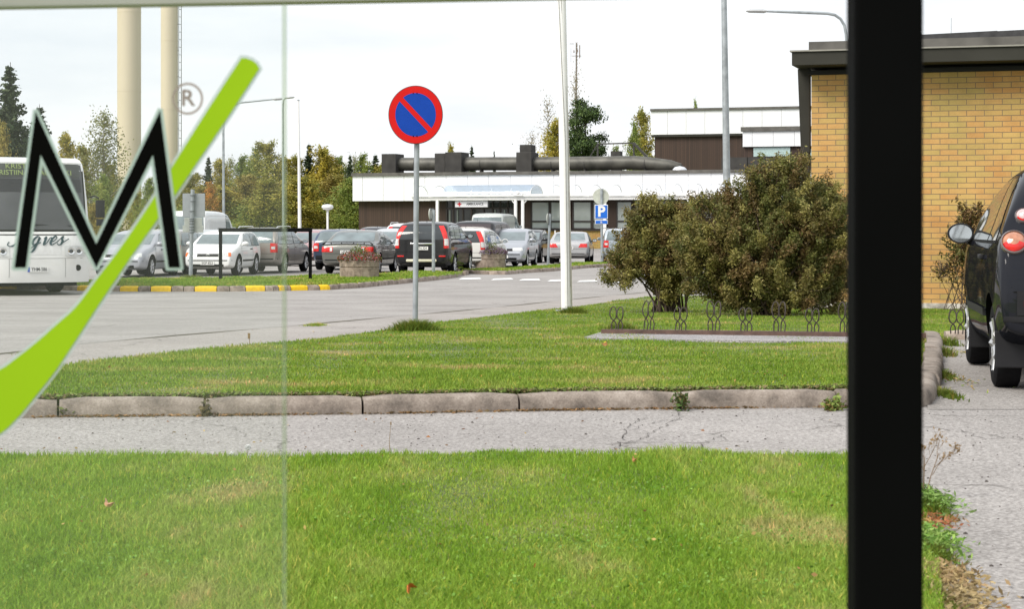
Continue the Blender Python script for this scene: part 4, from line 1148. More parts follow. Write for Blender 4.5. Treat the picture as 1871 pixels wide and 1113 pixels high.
# script lettering on the front, drawn as thick and thin strokes
def stroke(mbd, pts, w0=.018, y=0, slant=.45):
    P = [Vector((p[0] + p[1] * slant, 0, p[1])) for p in pts]
    out_ = []
    for i in range(len(P) - 1):
        a, b, c_, d = P[max(i - 1, 0)], P[i], P[i + 1], P[min(i + 2, len(P) - 1)]
        for k in range(5):
            t = k / 5; out_.append(.5 * ((2 * b) + (c_ - a) * t + (2 * a - 5 * b + 4 * c_ - d) * t * t + (3 * b - a - 3 * c_ + d) * t ** 3))
    out_.append(P[-1])
    L_, R_ = [], []
    for i, p in enumerate(out_):
        d = (out_[min(i + 1, len(out_) - 1)] - out_[max(i - 1, 0)])
        if d.length < 1e-6: d = Vector((1, 0, 0))
        d.normalize()
        w = w0 * (.55 + .9 * max(0, -d.z)) if True else w0
        n = Vector((-d.z, 0, d.x)); L_.append(p + n * w); R_.append(p - n * w)
    vs = []
    for l, r in zip(L_, R_):
        vs += [(l.x, y, l.z), (r.x, y, r.z), (l.x, y - .004, l.z), (r.x, y - .004, r.z)]
    fs = []
    for i in range(len(out_) - 1):
        a, b = i * 4, i * 4 + 4
        fs += [(a + 2, a + 3, b + 3, b + 2), (a, b, b + 1, a + 1), (a, a + 2, b + 2, b), (a + 1, b + 1, b + 3, a + 3)]
    mbd.add(vs, fs)
sc = MB()
LET = {
 'I': [[(.02, .20), (.10, .30), (.22, .30), (.16, .15), (.12, .02), (.04, -.03), (-.04, .0), (-.03, .06)]],
 'n': [[(0, .12), (.03, .16), (.03, .0)], [(.03, .08), (.09, .16), (.12, .14), (.11, .02), (.15, .0), (.19, .06)]],
 'g': [[(.11, .14), (.06, .17), (.01, .12), (0, .05), (.04, .0), (.09, .04), (.11, .14)], [(.11, .15), (.10, .0), (.08, -.12), (.02, -.15), (-.03, -.11), (.04, -.04), (.17, .05)]],
 'v': [[(0, .12), (.03, .16), (.04, .10), (.05, .0), (.10, .05), (.12, .14), (.16, .13)]],
 'e': [[(-.02, .05), (.06, .08), (.085, .14), (.05, .175), (.0, .11), (.005, .03), (.05, .0), (.12, .05)]],
 's': [[(-.03, .04), (.05, .17), (.055, .12), (.085, .07), (.075, .01), (.02, .0), (.0, .03)], [(.08, .03), (.20, .12)]]}
x = -.56
for ch, adv in (('I', .24), ('n', .20), ('g', .20), ('v', .17), ('e', .15), ('s', .15)):
    for st in LET[ch]: stroke(sc, [(p[0], p[1]) for p in st], .017)
    n0 = getattr(sc, 'n0', 0)
    for i in range(n0, len(sc.v)): v = sc.v[i]; sc.v[i] = (v[0] + x, v[1], v[2])
    sc.n0 = len(sc.v); x += adv
for i, v in enumerate(sc.v):
    z = v[2] * 1.12 + 1.16; sc.v[i] = (v[0] * 1.1, face_y(max(-1, min(1, v[0] * 1.1)), z) - .012 + v[1], z)
sc.build("lettering", mat("script_green", (0.02, 0.06, 0.07), rough=.4), bus)
b = MB(); b.box((0, 0, 0), (.46, .012, .115)); pl = b.build("licence_plate", M_plate, bus, loc=(0, face_y(0, .60) - .016, .60))
put_text("plate_text", "YHM-586", .115, M_ink, pl, (.03, -.008, 0), 0, extrude=.0005, width=.35, bold=.0015)
b = MB(); b.box((0, 0, 0), (.05, .013, .113)); b.build("plate_band", M_eu, pl, loc=(-.205, -.001, 0))
for sg in (-1, 1):
    b = MB(); b.tube([(0, .2, 2.25), (sg * .06, .0, 2.28), (sg * .12, -.12, 2.22)], .02, n=6); b.box((sg * .15, -.12, 1.98), (.18, .12, .40)); b.box((sg * .15, -.13, 1.67), (.16, .10, .15))
    o = b.build("mirror", M_plas, bus, bevel=.02, smooth=True, loc=(sg * 1.24, 0, 0))
b = MB(); b.box((0, 6.2, 1.9), (BW + .012 - .04, 10.2, .95)); b.build("side_window", M_bglass, bus, bevel=.02)
for sg in (-1, 1):
    for yy in (2.75, 8.9):
        t = MB(); Mx = Matrix.Rotation(R(90 * sg), 3, 'Y'); r_w = .50
        t.lathe([(r_w * .6, -.15), (r_w * .93, -.15), (r_w, -.11), (r_w, .11), (r_w * .93, .15), (r_w * .6, .15), (r_w * .6, -.15)], n=30, M=Mx)
        o = t.build("wheel", M_tyre, bus, smooth=True, loc=(sg * (BW / 2 - .19), yy, r_w))
        t = MB(); t.lathe([(.001, .10), (.10, .10), (.12, .04), (.28, .0), (.31, .13)], n=24, M=Mx); t.build("rim", M_rim, o, smooth=True)
b = MB(); b.box((0, 6, .32), (BW - .5, 11.0, .22)); b.build("underframe", M_well, bus)

# ================================================================== BUILDINGS
M_brick = brick_mat("yellow_brick", .985); M_brick2 = brick_mat("yellow_brick_far", 1.0)
M_fasc = mat("dark_fascia", (0.038, 0.037, 0.031), rough=.6, var=.15, scale=1.5, spec=.15)
M_fasc2 = mat("roof_edge_grey", (0.10, 0.095, 0.085), rough=.7, var=.3, scale=3)
M_panel = mat("white_panel", (0.80, 0.81, 0.84), rough=.45, var=.03, scale=.6)
M_joint = mat("panel_joint", (0.30, 0.31, 0.33), rough=.8)
M_brown = slat_mat("brown_boards", (0.050, 0.027, 0.018), .14)
M_duct = mat("duct_metal", (0.085, 0.082, 0.070), rough=.5, metal=.2, var=.45, scale=1.6)
M_box = mat("vent_box_dark", (0.052, 0.050, 0.047), rough=.6, var=.25, scale=2, spec=.2)
M_wht = mat("white_lacquer", (0.80, 0.80, 0.79), rough=.4, var=.04)
M_pane = mat("window_pane", (0.30, 0.33, 0.32), rough=.06, var=.25, scale=.5, ior=1.6)
M_dpane = mat("entrance_glass", (0.020, 0.022, 0.022), rough=.06, var=.4, scale=.5, ior=1.5)
M_frame = mat("window_frame_brown", (0.022, 0.015, 0.013), rough=.6)
M_conc = kerb_mat("concrete", (0.50, 0.47, 0.43))
M_steel = mat("galvanised", (0.33, 0.36, 0.38), rough=.5, metal=.35, var=.22, scale=6)
M_signb = mat("sign_back_grey", (0.30, 0.32, 0.34), rough=.5, var=.06)

# ---- brick building on the right
bc = G(1480, 565)
BA = R(-16.5)
brick = empty("brick_building", (bc.x, bc.y, gz(bc.y)), BA, "low yellow brick building with a dark flat roof edge on the right", "building")
bz0 = gz(bc.y)
ztop = Z(136, bc.y) - bz0
b = MB(); b.box((6.5, 4.5, -.02), (13.0, 9.0, .28)); b.build("plinth", M_conc, brick)
b = MB(); b.box((6.5, 4.5, (.12 + ztop) / 2), (12.96, 8.96, ztop - .12)); b.build("wall", M_brick, brick)
zf0, zf1 = Z(119, bc.y - .5) - bz0, Z(94, bc.y - .5) - bz0
b = MB(); b.box((6.5, 4.5, ztop + .03), (13.06, 9.06, .07)); b.box((6.6, 4.6, ztop + .18), (12.7, 8.7, .24)); b.build("soffit", mat("soffit_shade", (0.012, 0.012, 0.012), rough=.8), brick)  # near-black colour paints in the shadow under the roof edge
b = MB(); b.box((6.58, 4.3, (zf0 + zf1) / 2), (13.6, 9.7, zf1 - zf0)); rf = b.build("roof", M_fasc, brick, bevel=.01)
b = MB(); b.box((6.58, 4.3, zf1 + .012), (13.66, 9.76, .024)); b.build("roof_trim", mat("trim_grey", (0.26, 0.25, 0.22), rough=.5), rf)
b = MB()
b.box((6.6, 4.4, zf1 + .11), (13.2, 9.1, .17)); b.build("roof_parapet", M_fasc2, rf)
b = MB()
for i in range(12):
    h0 = .20 + .13 * (i / 12) + .015 * math.sin(i * 2.1)
    if i >= 2: b.bar((1.2 * i - 1.8, .3, zf1 + h0 - .01), (1.2 * (i + 1) - 1.8, .3, zf1 + h0 + .02), .1, .16)
b.build("roof_felt", mat("roof_felt", (0.05, 0.05, 0.052), rough=.9, var=.3), rf)
colx = -.10
b = MB(); b.box((colx, .25, zf0 / 2), (.13, .13, zf0)); b.build("column", M_fasc, brick)
b = MB(); b.prism([(colx - .075, 2.6), (colx + .07, 2.6), (colx + .07, zf0), (colx - .13, zf0)], .17, .33); b.box((colx + .12, .25, 2.68), (.16, .02, .02)); b.build("column_head", M_fasc, brick)

# ---- hospital wing
C0 = A(645, 420, 117.0); C1 = A(1320, 420, 110.2)
dv = Vector((C1.x - C0.x, C1.y - C0.y)); HA = math.atan2(dv.y, dv.x); du = dv.normalized()
hosp = empty("hospital_building", (C0.x, C0.y, 0), HA, "single storey hospital wing with white panel band, brown boards and an ambulance porch", "building")
def lx(px, back=0.0, o=C0, d=du):
    """distance along the front where the view column px meets a line 'back' metres behind it"""
    ox, oy = o.x - d.y * back, o.y + d.x * back
    k = (px - CX) / F
    return (k * oy - ox) / (d.x - k * d.y)
HL = 33.0
ZB, ZW0, ZW1, ZC = 1.0, 2.74, 4.20, 4.38
b = MB(); b.box((HL / 2, 8.2, 2.2), (HL - .4, 15.6, 4.3)); b.build("wall", M_brown, hosp)
e0, e1 = lx(816, .4), lx(941, .4)
b = MB(); b.box(((e0 + e1) / 2, .36, 1.37), (e1 - e0, .06, 2.74)); ent = b.build("entrance", M_dpane, hosp)
b = MB()
for px in (816, 828, 846, 862, 884, 900, 914, 928, 941): b.box((lx(px, .3), .30, 1.37), (.09, .06, 2.74))
b.box(((e0 + e1) / 2, .30, 2.30), (e1 - e0, .06, .10)); b.build("door_frame", M_frame, ent)
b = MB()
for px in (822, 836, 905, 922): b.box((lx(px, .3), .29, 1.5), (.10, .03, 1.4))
b.build("door_reflection", mat("grey_reflection", (0.12, 0.14, 0.13), rough=.3), ent)  # grey strips paint reflections onto the entrance glass
b0 = lx(958, .3)
b = MB(); b.box(((b0 + HL) / 2, .34, ZB / 2), (HL - b0, .14, ZB)); b.build("brick_base", M_brick2, hosp)
b = MB(); b.box(((b0 + HL) / 2, .27, ZB + .04), (HL - b0, .22, .10)); b.build("window_sill", M_frame, hosp)
for a_, c_ in ((972, 1002), (1007, 1040), (1048, 1079), (1084, 1106), (1128, 1153), (1162, 1192), (1205, 1230), (1240, 1262), (1275, 1300), (1310, 1338)):
    x0, x1 = lx(a_, .3), lx(c_, .3)
    b = MB()
    for (cx_, cz_, sx, sz) in (((x0 + x1) / 2, 2.66, x1 - x0 + .16, .08), ((x0 + x1) / 2, 1.53, x1 - x0, .09), (x0 - .04, 1.86, .08, 1.54), (x1 + .04, 1.86, .08, 1.54), ((x0 + x1) / 2, 1.12, x1 - x0 + .16, .06)):
        b.box((cx_, .325, cz_), (sx, .07, sz))
    w = b.build("window", M_frame, hosp)
    b = MB(); b.box(((x0 + x1) / 2, .345, 1.86), (x1 - x0, .02, 1.5)); b.build("pane", M_pane, w)
# white band of panels
b = MB(); b.box((HL / 2, 7.9, (ZW0 + ZW1) / 2), (HL - .04, 15.8, ZW1 - ZW0 - .02)); fb = b.build("panel_backing", M_joint, hosp)
b = MB(); x = 0.0; wv = .62; k = 0
while x < HL:
    w_ = wv if k == 0 else 1.30
    b.box((x + w_ / 2, -.02, (ZW0 + ZW1) / 2), (w_ - .022, .05, ZW1 - ZW0)); x += w_; k += 1
b.box((-.02, 8, (ZW0 + ZW1) / 2), (.05, 15.9, ZW1 - ZW0)); b.build("panel_band", M_panel, hosp)
b = MB(); b.box((HL / 2 - .01, 7.9, (ZW1 + ZC) / 2 + .004), (HL + .12, 16.1, ZC - ZW1)); hroof = b.build("roof", M_fasc2, hosp)
def roofpt(px, py, back):
    x_ = lx(px, back); Yd = C0.y + du.x * back + du.y * x_
    return x_, Z(py, Yd)
def rbox(px0, px1, py, back, name="vent_box", dep=1.4, m=None):
    x0, z = roofpt(px0, py, back); x1, _ = roofpt(px1, py, back)
    b = MB(); b.box(((x0 + x1) / 2, back + dep / 2, (z + ZC) / 2), (x1 - x0, dep, z - ZC)); return b.build(name, m or M_box, hroof, bevel=.02), (x0, x1, z)
rbox(697, 723, 281, 3.0); rbox(794, 813, 280, 3.2); rbox(813, 843, 278, 3.0); vb, (bx0, bx1, bz) = rbox(943, 971, 278, 3.0)
xx0, zz = roofpt(948, 264, 3.3); xx1, _ = roofpt(969, 264, 3.3)
b = MB(); b.box(((xx0 + xx1) / 2, 3.9, (zz + bz) / 2), (xx1 - xx0, .9, zz - bz)); b.build("vent_cowl", M_box, vb, bevel=.02)
dp = []
for px, py in ((722, 300), (800, 300), (900, 299), (1000, 299), (1100, 298), (1160, 297), (1195, 300), (1225, 303), (1245, 306)):
    x_, z_ = roofpt(px, py, 3.7); dp.append((x_, 3.7, z_))
b = MB(); b.tube(dp, [.40] * 6 + [.38, .34, .22], n=20); dct = b.build("ventilation_duct", M_duct, hroof, smooth=True)
b = MB()
for px in (880, 1070, 1180, 760, 1010):
    x_, z_ = roofpt(px, 300, 3.7); b.box((x_, 3.7, (ZC + z_) / 2), (.10, .5, z_ - ZC))
    b.tube([(x_ - .02, 3.7, z_), (x_ + .02, 3.7, z_)], .415, n=20)
b.build("duct_support", M_box, dct)
b = MB()
rl = [roofpt(px, py, 7)[0::1] for px, py in ((1092, 263), (1158, 261))]
(xa, za), (xb, zb_) = rl
for x_, z_ in ((xa, za), (xb, zb_)): b.box((x_, 7, (ZC + z_) / 2), (.09, .09, z_ - ZC))
b.bar((xa, 7, za), (xb, 7, zb_), .08, .08); b.bar((xa, 7, (za + ZC) / 2 + .1), (xb, 7, (zb_ + ZC) / 2 + .1), .05, .05)
xc, zc = roofpt(1190, 284, 7); b.bar((xb, 7, zb_), (xc + .6, 7, ZC + .1), .22, .12); xc, zc = roofpt(1062, 284, 7); b.bar((xa, 7, za), (xc, 7, ZC + .2), .06, .06)
x_, z_ = roofpt(1125, 276, 7); b.box((x_, 7.2, (ZC + z_) / 2), (.6, .5, z_ - ZC)); b.build("roof_railing", M_box, hroof)
x_, _ = roofpt(1242, 310, 2.2); b = MB(); b.lathe([(.42, 0), (.40, .12), (.28, .24), (.001, .30)], c=(x_, 2.2, ZC), n=18); b.build("skylight_dome", mat("dome_white", (0.6, 0.62, 0.66), rough=.2), hroof, smooth=True)
# porch: barrel vault on white arches, gutter beams, posts
pb = 3.0
p0, p1 = lx(752, -pb), lx(1345, -pb)
b = MB()
b.box(((p0 + p1) / 2, -pb, 2.98), (p1 - p0, .16, .12)); b.box(((p0 + p1) / 2, -pb + .1, 2.80), (p1 - p0, .12, .14)); b.box(((p0 + p1) / 2, -.35, 2.98), (p1 - p0, .14, .12))
n_ar = int((p1 - p0) / 1.16)
for k in range(n_ar + 1): b.box((p0 + (p1 - p0) * k / n_ar, -pb / 2 - .1, 2.93), (.08, pb - .1, .06))
canopy = b.build("porch_beam", M_wht, hosp)
arc = [(-pb + .1 + (pb - .6) * (0.5 - .5 * math.cos(math.pi * t / 10)), 3.04 + .52 * math.sin(math.pi * t / 10)) for t in range(11)]
b = MB()
for k in range(n_ar + 1):
    xk = p0 + .05 + (p1 - p0 - .1) * k / n_ar
    b.tube([(xk, y_, z_) for y_, z_ in arc], .028, n=5)
b.build("porch_arch", M_wht, canopy)
b = MB()
xs_ = [p0 + .05, lx(805, -pb)]
def vault(xa, xb):
    b = MB(); vs = [(xa, y_, z_ + .03) for y_, z_ in arc] + [(xb, y_, z_ + .03) for y_, z_ in arc]; n = len(arc)
    b.add(vs, [(i, i + 1, n + i + 1, n + i) for i in range(n - 1)]); return b
xA, xB = lx(808, -pb), lx(968, -pb)
vault(p0 + .05, xA).build("porch_glazing", clear_mat("porch_clear", (.97, .98, .99), (.75, .78, .82), .12, gloss=0.0), canopy, smooth=True)
vault(xA, xB).build("porch_glazing", clear_mat("porch_blue", (.62, .70, .80), (.48, .56, .66), .5), canopy, smooth=True)
vault(xB, p1).build("porch_glazing", MATS["porch_clear"], canopy, smooth=True)
for px in (799, 942, 955, 1105, 1258, 1268):
    x_ = lx(px, -pb + .1); b = MB(); b.box((x_, -pb + .12, 1.38), (.15, .15, 2.76))
    if px in (942, 955):
        s_ = -1 if px == 942 else 1
        b.bar((x_, -pb + .12, 2.45), (x_ + s_ * .28, -pb + .12, 2.76), .05, .05)
    b.build("porch_post", M_wht, hosp)
lxm = lx(948, -pb); b = MB(); b.lathe([(.001, .10), (.08, .07), (.11, 0), (.08, -.07), (.001, -.10)], c=(lxm, -pb - .1, 3.1), n=12); b.box((lxm, -pb - .1, 2.98), (.5, .1, .08)); b.build("floodlight", M_wht, canopy, smooth=True)
s0, s1 = lx(832, -pb + .3), lx(891, -pb + .3)
b = MB(); b.box(((s0 + s1) / 2, -pb + .3, 2.50), (s1 - s0, .10, .34)); b.box((s0 + .3, -pb + .3, 2.72), (.04, .04, .12)); b.box((s1 - .3, -pb + .3, 2.72), (.04, .04, .12))
amb = b.build("ambulance_sign", mat("sign_panel", (0.72, 0.73, 0.75), rough=.4, var=.03), hosp)
put_text("sign_text", "AMBULANCE", .20, mat("sign_grey_ink", (0.10, 0.10, 0.11)), amb, ((s0 + s1) / 2 + .22, -pb + .245, 2.50), 0, extrude=.003, width=1.02, bold=.004)
b = MB(); b.box((s0 + .26, -pb + .243, 2.50), (.23, .012, .075)); b.box((s0 + .26, -pb + .241, 2.50), (.075, .012, .23)); b.build("red_cross", mat("cross_red", (0.55, 0.02, 0.03)), amb)

# ---- taller block behind
D0 = A(1190, 420, 142.0)
rear = empty("hospital_block", (D0.x, D0.y, 0), HA, "taller hospital block behind, white panels above dark brown boards", "building")
zt, zm = Z(203, 142), Z(246, 142)
RL = 24
b = MB(); b.box((RL / 2 + .1, 6.2, zm / 2), (RL - .2, 12, zm)); b.build("wall", M_brown, rear)
b = MB(); x = 0; k = 0
while x < RL:
    w_ = 1.18 if k == 0 else 1.36
    b.box((x + w_ / 2, 0, (zt + zm) / 2), (w_ - .02, .06, zt - zm)); x += w_; k += 1
b.box((0, 6, (zt + zm) / 2), (.05, 12, zt - zm)); b.build("panel_band", M_panel, rear)
b = MB(); b.box((RL / 2, 6.1, (zt + zm) / 2 - .01), (RL - .06, 12.1, zt - zm - .04)); b.build("panel_backing", M_joint, rear)
b = MB(); b.box((RL / 2, 6, zt + .08), (RL + .1, 12.3, .16)); b.build("roof", M_fasc2, rear)
b = MB(); b.box((RL / 2, .02, zm - .10), (RL, .10, .14)); b.build("band_trim", M_fasc, rear)
E0 = A(1357, 420, 128.0)
blk = empty("hospital_annex", (E0.x, E0.y, 0), HA, "stepped white panelled annex with a pale window strip, left of the brick building", "building")
za, zb_, zc, zd = Z(240, 128), Z(268, 128), Z(286, 128), Z(232, 128)
b = MB(); b.box((7, 4.2, zb_ / 2), (14, 8, zb_)); b.build("wall", M_brown, blk)
b = MB(); x = 0; k = 0
while x < 14:
    w_ = .62 if k == 0 else 1.36
    b.box((x + w_ / 2, 0, (za + zb_) / 2), (w_ - .02, .06, za - zb_)); x += w_; k += 1
b.build("panel_band", M_panel, blk)
b = MB(); b.box((7, 4.1, (za + zb_) / 2 - .01), (14, 8.05, za - zb_ - .03)); b.build("panel_backing", M_joint, blk)
b = MB(); b.box((7, 4, (za + zd) / 2), (14.2, 8.3, zd - za)); b.build("roof", M_fasc2, blk)
b = MB()
for a_, c_ in ((1376, 1443), (1470, 1500)):
    x0, x1 = lx(a_, 0, E0), lx(c_, 0, E0); b.box(((x0 + x1) / 2, .17, (zb_ + zc) / 2 - .02), (x1 - x0, .08, zb_ - zc - .04))
b.build("window", mat("pale_green_glass", (0.42, 0.55, 0.54), rough=.15, ior=1.5), blk)
F0 = A(1318, 420, 121.0)
low = empty("plant_room", (F0.x, F0.y, 0), HA, "dark metal clad plant room in front of the stepped annex", "building")
z1, z0 = Z(287, 121), Z(318, 121)
b = MB(); b.box((6, 3, z0 - .02 + (z1 - z0) / 2), (12, 6, z1 - z0)); b.build("cladding", M_box, low)
b = MB(); b.box((6, 3.1, z0 / 2), (11.8, 5.9, z0 - .05)); b.build("wall", M_brown, low)
b = MB()
for k in range(1, 6): b.box((1.0 + k * 1.5 - .9, -.01, (z0 + z1) / 2), (.03, .02, z1 - z0 - .04))
b.build("cladding_joint", M_seam, low)

# ---- two tall cream chimneys
M_chim = mat("chimney_cream", (0.58, 0.495, 0.395), rough=.6, var=.03, scale=.4)
for (pxa, pxb, Yc, lb, lad) in ((214.5, 257.5, 146, "left and thicker looking of the two tall cream chimneys", False), (294, 325, 168, "right cream chimney carrying the ladder", True)):
    r_ = (pxb - pxa) / 2 / F * Yc; c = A((pxa + pxb) / 2, 420, Yc)
    ch = empty("chimney", (c.x, c.y, 0), 0, lb, "chimney", "cream chimneys")
    b = MB(); b.lathe([(.001, -.2), (r_, -.2), (r_, 24), (.001, 24)], n=40); b.build("shaft", M_chim, ch, smooth=True)
    b = MB()
    for z_ in (5.5, 11.2, 17): b.lathe([(r_, z_ - .02), (r_ + .012, z_ - .02), (r_ + .012, z_ + .02), (r_, z_ + .02)], n=40)
    b.build("flange", M_chim, ch)
    if lad:
        b = MB(); x_ = r_ + .10
        for y_ in (-.05, .22): b.box((x_ + (0 if y_ < 0 else .17), y_ - .1, 13), (.05, .05, 22))
        for k in range(34): b.bar((x_, -.15, 2.4 + k * .64), (x_ + .16, .12, 2.4 + k * .64), .04, .04)
        for k in range(10): b.box((r_ + .04, -.14, 3 + k * 2.2), (.16, .03, .04))
        b.build("ladder", mat("ladder_grey", (0.16, 0.155, 0.14), rough=.5), ch)

# ================================================================== POLES, SIGNS, STREET FURNITURE
def pole_obj(name, label, cat, px0, py0, px1, py1, w0, w1, m, Y=None, group=None, n=14):
    """pole from its foot (px0,py0) to its top; widths in photo pixels"""
    p = G(px0, py0) if Y is None else Vector((X(px0, Y), Y, gz(Y)))
    Yp = p.y; s = F / Yp
    t = A(px1, py1, Yp)
    root = empty(name, p, 0, label, cat, group)
    b = MB(); b.tube([(0, 0, -.05), tuple(t - p)], [w0 / 2 / s, w1 / 2 / s], n=n)
    o = b.build("pole", m, root, smooth=True)
    return root, p, t, s
# no-stopping sign
M_sred = mat("sign_red", (0.60, 0.012, 0.010), rough=.45, var=.04, spec=.15); M_sblue = mat("sign_blue", (0.007, 0.055, 0.36), rough=.45, var=.06, spec=.15)
root, p, t, s = pole_obj("road_sign", "round red and blue no stopping sign on a tall post at the lawn edge", "road sign", 758.5, 596, 762, 215, 10, 10, M_steel)
cs = A(759.5, 209.5, p.y - .05) - p; rr = 49.3 / s * (p.y - .05) / p.y
Mx = Matrix.Rotation(R(90), 3, 'X')
b = MB(); b.lathe([(.001, .000), (rr, 0), (rr + .003, .006), (rr + .003, .02), (rr * .98, .022), (.001, .022)], c=cs, n=64, M=Mx); face = b.build("sign_disc", mat("sign_rim_dark", (0.08, 0.02, 0.02), rough=.5), root, smooth=True)
for i, v in enumerate(face.data.vertices): v.co.z = cs.z + (v.co.z - cs.z) * 1.075
def disc(rad, off, poly=None):
    b = MB(); n = 64
    vs = [(cs.x, cs.y - off, cs.z)] + [(cs.x + rad * math.cos(2 * math.pi * k / n), cs.y - off, cs.z + 1.075 * rad * math.sin(2 * math.pi * k / n)) for k in range(n)]
    b.add(vs, [(0, 1 + k, 1 + (k + 1) % n) for k in range(n)]); return b
disc(rr * .985, .0245).build("red_ring", M_sred, face)
b = MB(); n = 60; ri = rr * .752; wv = .052
# two blue segments either side of the bar
for sg in (1, -1):
    pts = []
    for k in range(n + 1):
        a = 2 * math.pi * k / n; q = (ri * math.cos(a), ri * math.sin(a))
        pts.append(q)
    a45 = R(135)
    nrm = (math.cos(a45 - math.pi / 2) * sg, math.sin(a45 - math.pi / 2) * sg)
    keep = []
    th = math.acos(wv * .56 / ri)
    base = math.atan2(nrm[1], nrm[0])
    for k in range(41): a = base - th + 2 * th * k / 40; keep.append((ri * math.cos(a), ri * math.sin(a)))
    vs = [(cs.x + q[0], cs.y - .026, cs.z + 1.075 * q[1]) for q in keep]
    b.add(vs, [tuple(range(len(vs)))])
b.build("blue_field", M_sblue, face)
b = MB()
for dx in (-.022, .022):
    for zz_ in (1, -1): b.lathe([(.001, .004), (.007, .003), (.008, 0)], c=(cs.x + dx - .006, cs.y - .0265, cs.z + zz_ * ri * 1.055), n=10, M=Mx)
b.build("rivet", M_seam, face)
# white flagpole with its halyard
root, p, t, s = pole_obj("flagpole", "thick white flagpole with a rope, on the lawn beyond the cycle rack", "flagpole", 1036, 572, 1023, -160, 20.5, 15.5, M_wht, n=24)
b = MB(); q = t - p
b.tube([tuple(Vector((0.01, -.085, .02))), tuple(q * .42 + Vector((.02, -.08, 0))), tuple(q * .78 + Vector((-.045, -.07, 0))), tuple(q + Vector((-.05, -.07, 0)))], .004, n=5)
b.tube([tuple(Vector((.045, -.07, .4))), tuple(q * .45 + Vector((.065, -.05, 0))), tuple(q * .80 + Vector((-.01, -.07, 0))), tuple(q + Vector((-.03, -.07, 0)))], .004, n=5); b.build("halyard", mat("rope", (0.22, 0.22, 0.20)), root)
b = MB(); b.box((0, 0, .03), (.34, .22, .03)); b.box((.0, -.1, .05), (.16, .03, .05)); b.build("base_plate", M_steel, root, bevel=.005)
# grey lamp column behind the bush
pole_obj("lamp_column", "grey steel column rising behind the large bush, left of the brick building", "lamp post", 1331, 530, 1322, -60, 15.5, 9.5, M_steel, n=16)
# thin white flagpole before the forest
root, p, t, s = pole_obj("flagpole", "thin white flagpole standing before the autumn trees", "flagpole", 548, 452, 545, 183, 7.0, 3.6, M_wht, Y=108)
b = MB(); b.lathe([(.001, .05), (.06, .03), (.08, 0), (.06, -.03), (.001, -.05)], c=tuple(t - p), n=10); b.build("finial", M_steel, root)
# street lamps with swept arms
def street_lamp(label, px, y0, y1, w, Y, arm, head, m=M_steel):
    root, p, t, s = pole_obj("street_lamp", label, "street lamp", px, 452, px - 1, y1, w, w * .75, m, Y=Y, group="street lamps")
    b = MB(); pts = [A(a[0], a[1], Y) - p for a in arm]; b.tube(pts, [w * .37 / s] * (len(pts) - 1) + [w * .25 / s], n=8); b.build("arm", m, root, smooth=True)
    h0, h1 = A(head[0], head[1], Y) - p, A(head[2], head[3], Y) - p
    b = MB(); b.tube([h0, h0.lerp(h1, .25), h0.lerp(h1, .8), h1], [w * .35 / s, w * .8 / s, w * .75 / s, w * .3 / s], n=10)
    for i, v in enumerate(b.v):
        zc = h0.z + (h1.z - h0.z) * min(1, max(0, (v[0] - h0.x) / (h1.x - h0.x))); b.v[i] = (v[0], v[1], zc + (v[2] - zc) * .6)
    b.build("lamp_head", mat("lamp_head_grey", (0.42, 0.43, 0.44), rough=.4), root, smooth=True)
street_lamp("street lamp with a long swept arm, left of the thin flagpole", 409, 452, 235, 5.6, 106, [(408, 240), (409, 222), (414, 205), (424, 193), (438, 187), (500, 181)], (498, 181, 516, 180))
street_lamp("street lamp whose pole lines up with the glass pane's edge", 518, 452, 190, 4.4, 118, [(517, 195), (518, 182), (521, 179), (526, 178.5)], (522, 178.5, 538, 177))
root, p, t, s = pole_obj("street_lamp", "street lamp with curved arm rising behind the brick building", "street lamp", 1551, 470, 1547, 75, 9, 6.5, M_steel, Y=62, group="street lamps")
Yp = 62
b = MB(); pts = [A(x_, y_, Yp) - p for x_, y_ in ((1547, 78), (1546, 62), (1543, 46), (1536, 34), (1526, 27), (1512, 24), (1460, 22), (1398, 20))]; b.tube(pts, [.045] * 7 + [.03], n=8); b.build("arm", M_steel, root, smooth=True)
b = MB(); h0, h1 = A(1402, 20, Yp) - p, A(1363, 19, Yp) - p; b.tube([h0, h0.lerp(h1, .15), h0.lerp(h1, .85), h1], [.04, .10, .09, .03], n=10)
for i, v in enumerate(b.v): b.v[i] = (v[0], v[1], h0.z + (v[2] - h0.z) * .6)
b.build("lamp_head", MATS["lamp_head_grey"], root, smooth=True)
# mushroom lamp
root, p, t, s = pole_obj("park_lamp", "short white post lamp with a flat round head before the trees", "park lamp", 599, 447, 598.5, 384, 4, 4, M_wht, Y=96)
q = t - p; b = MB(); b.lathe([(.06, -.02), (.11, .02), (.22, .04), (.24, .10), (.28, .12), (.28, .18), (.25, .24), (.12, .28), (.001, .29)], c=tuple(q), n=20); b.build("lamp_head", M_wht, root, smooth=True)
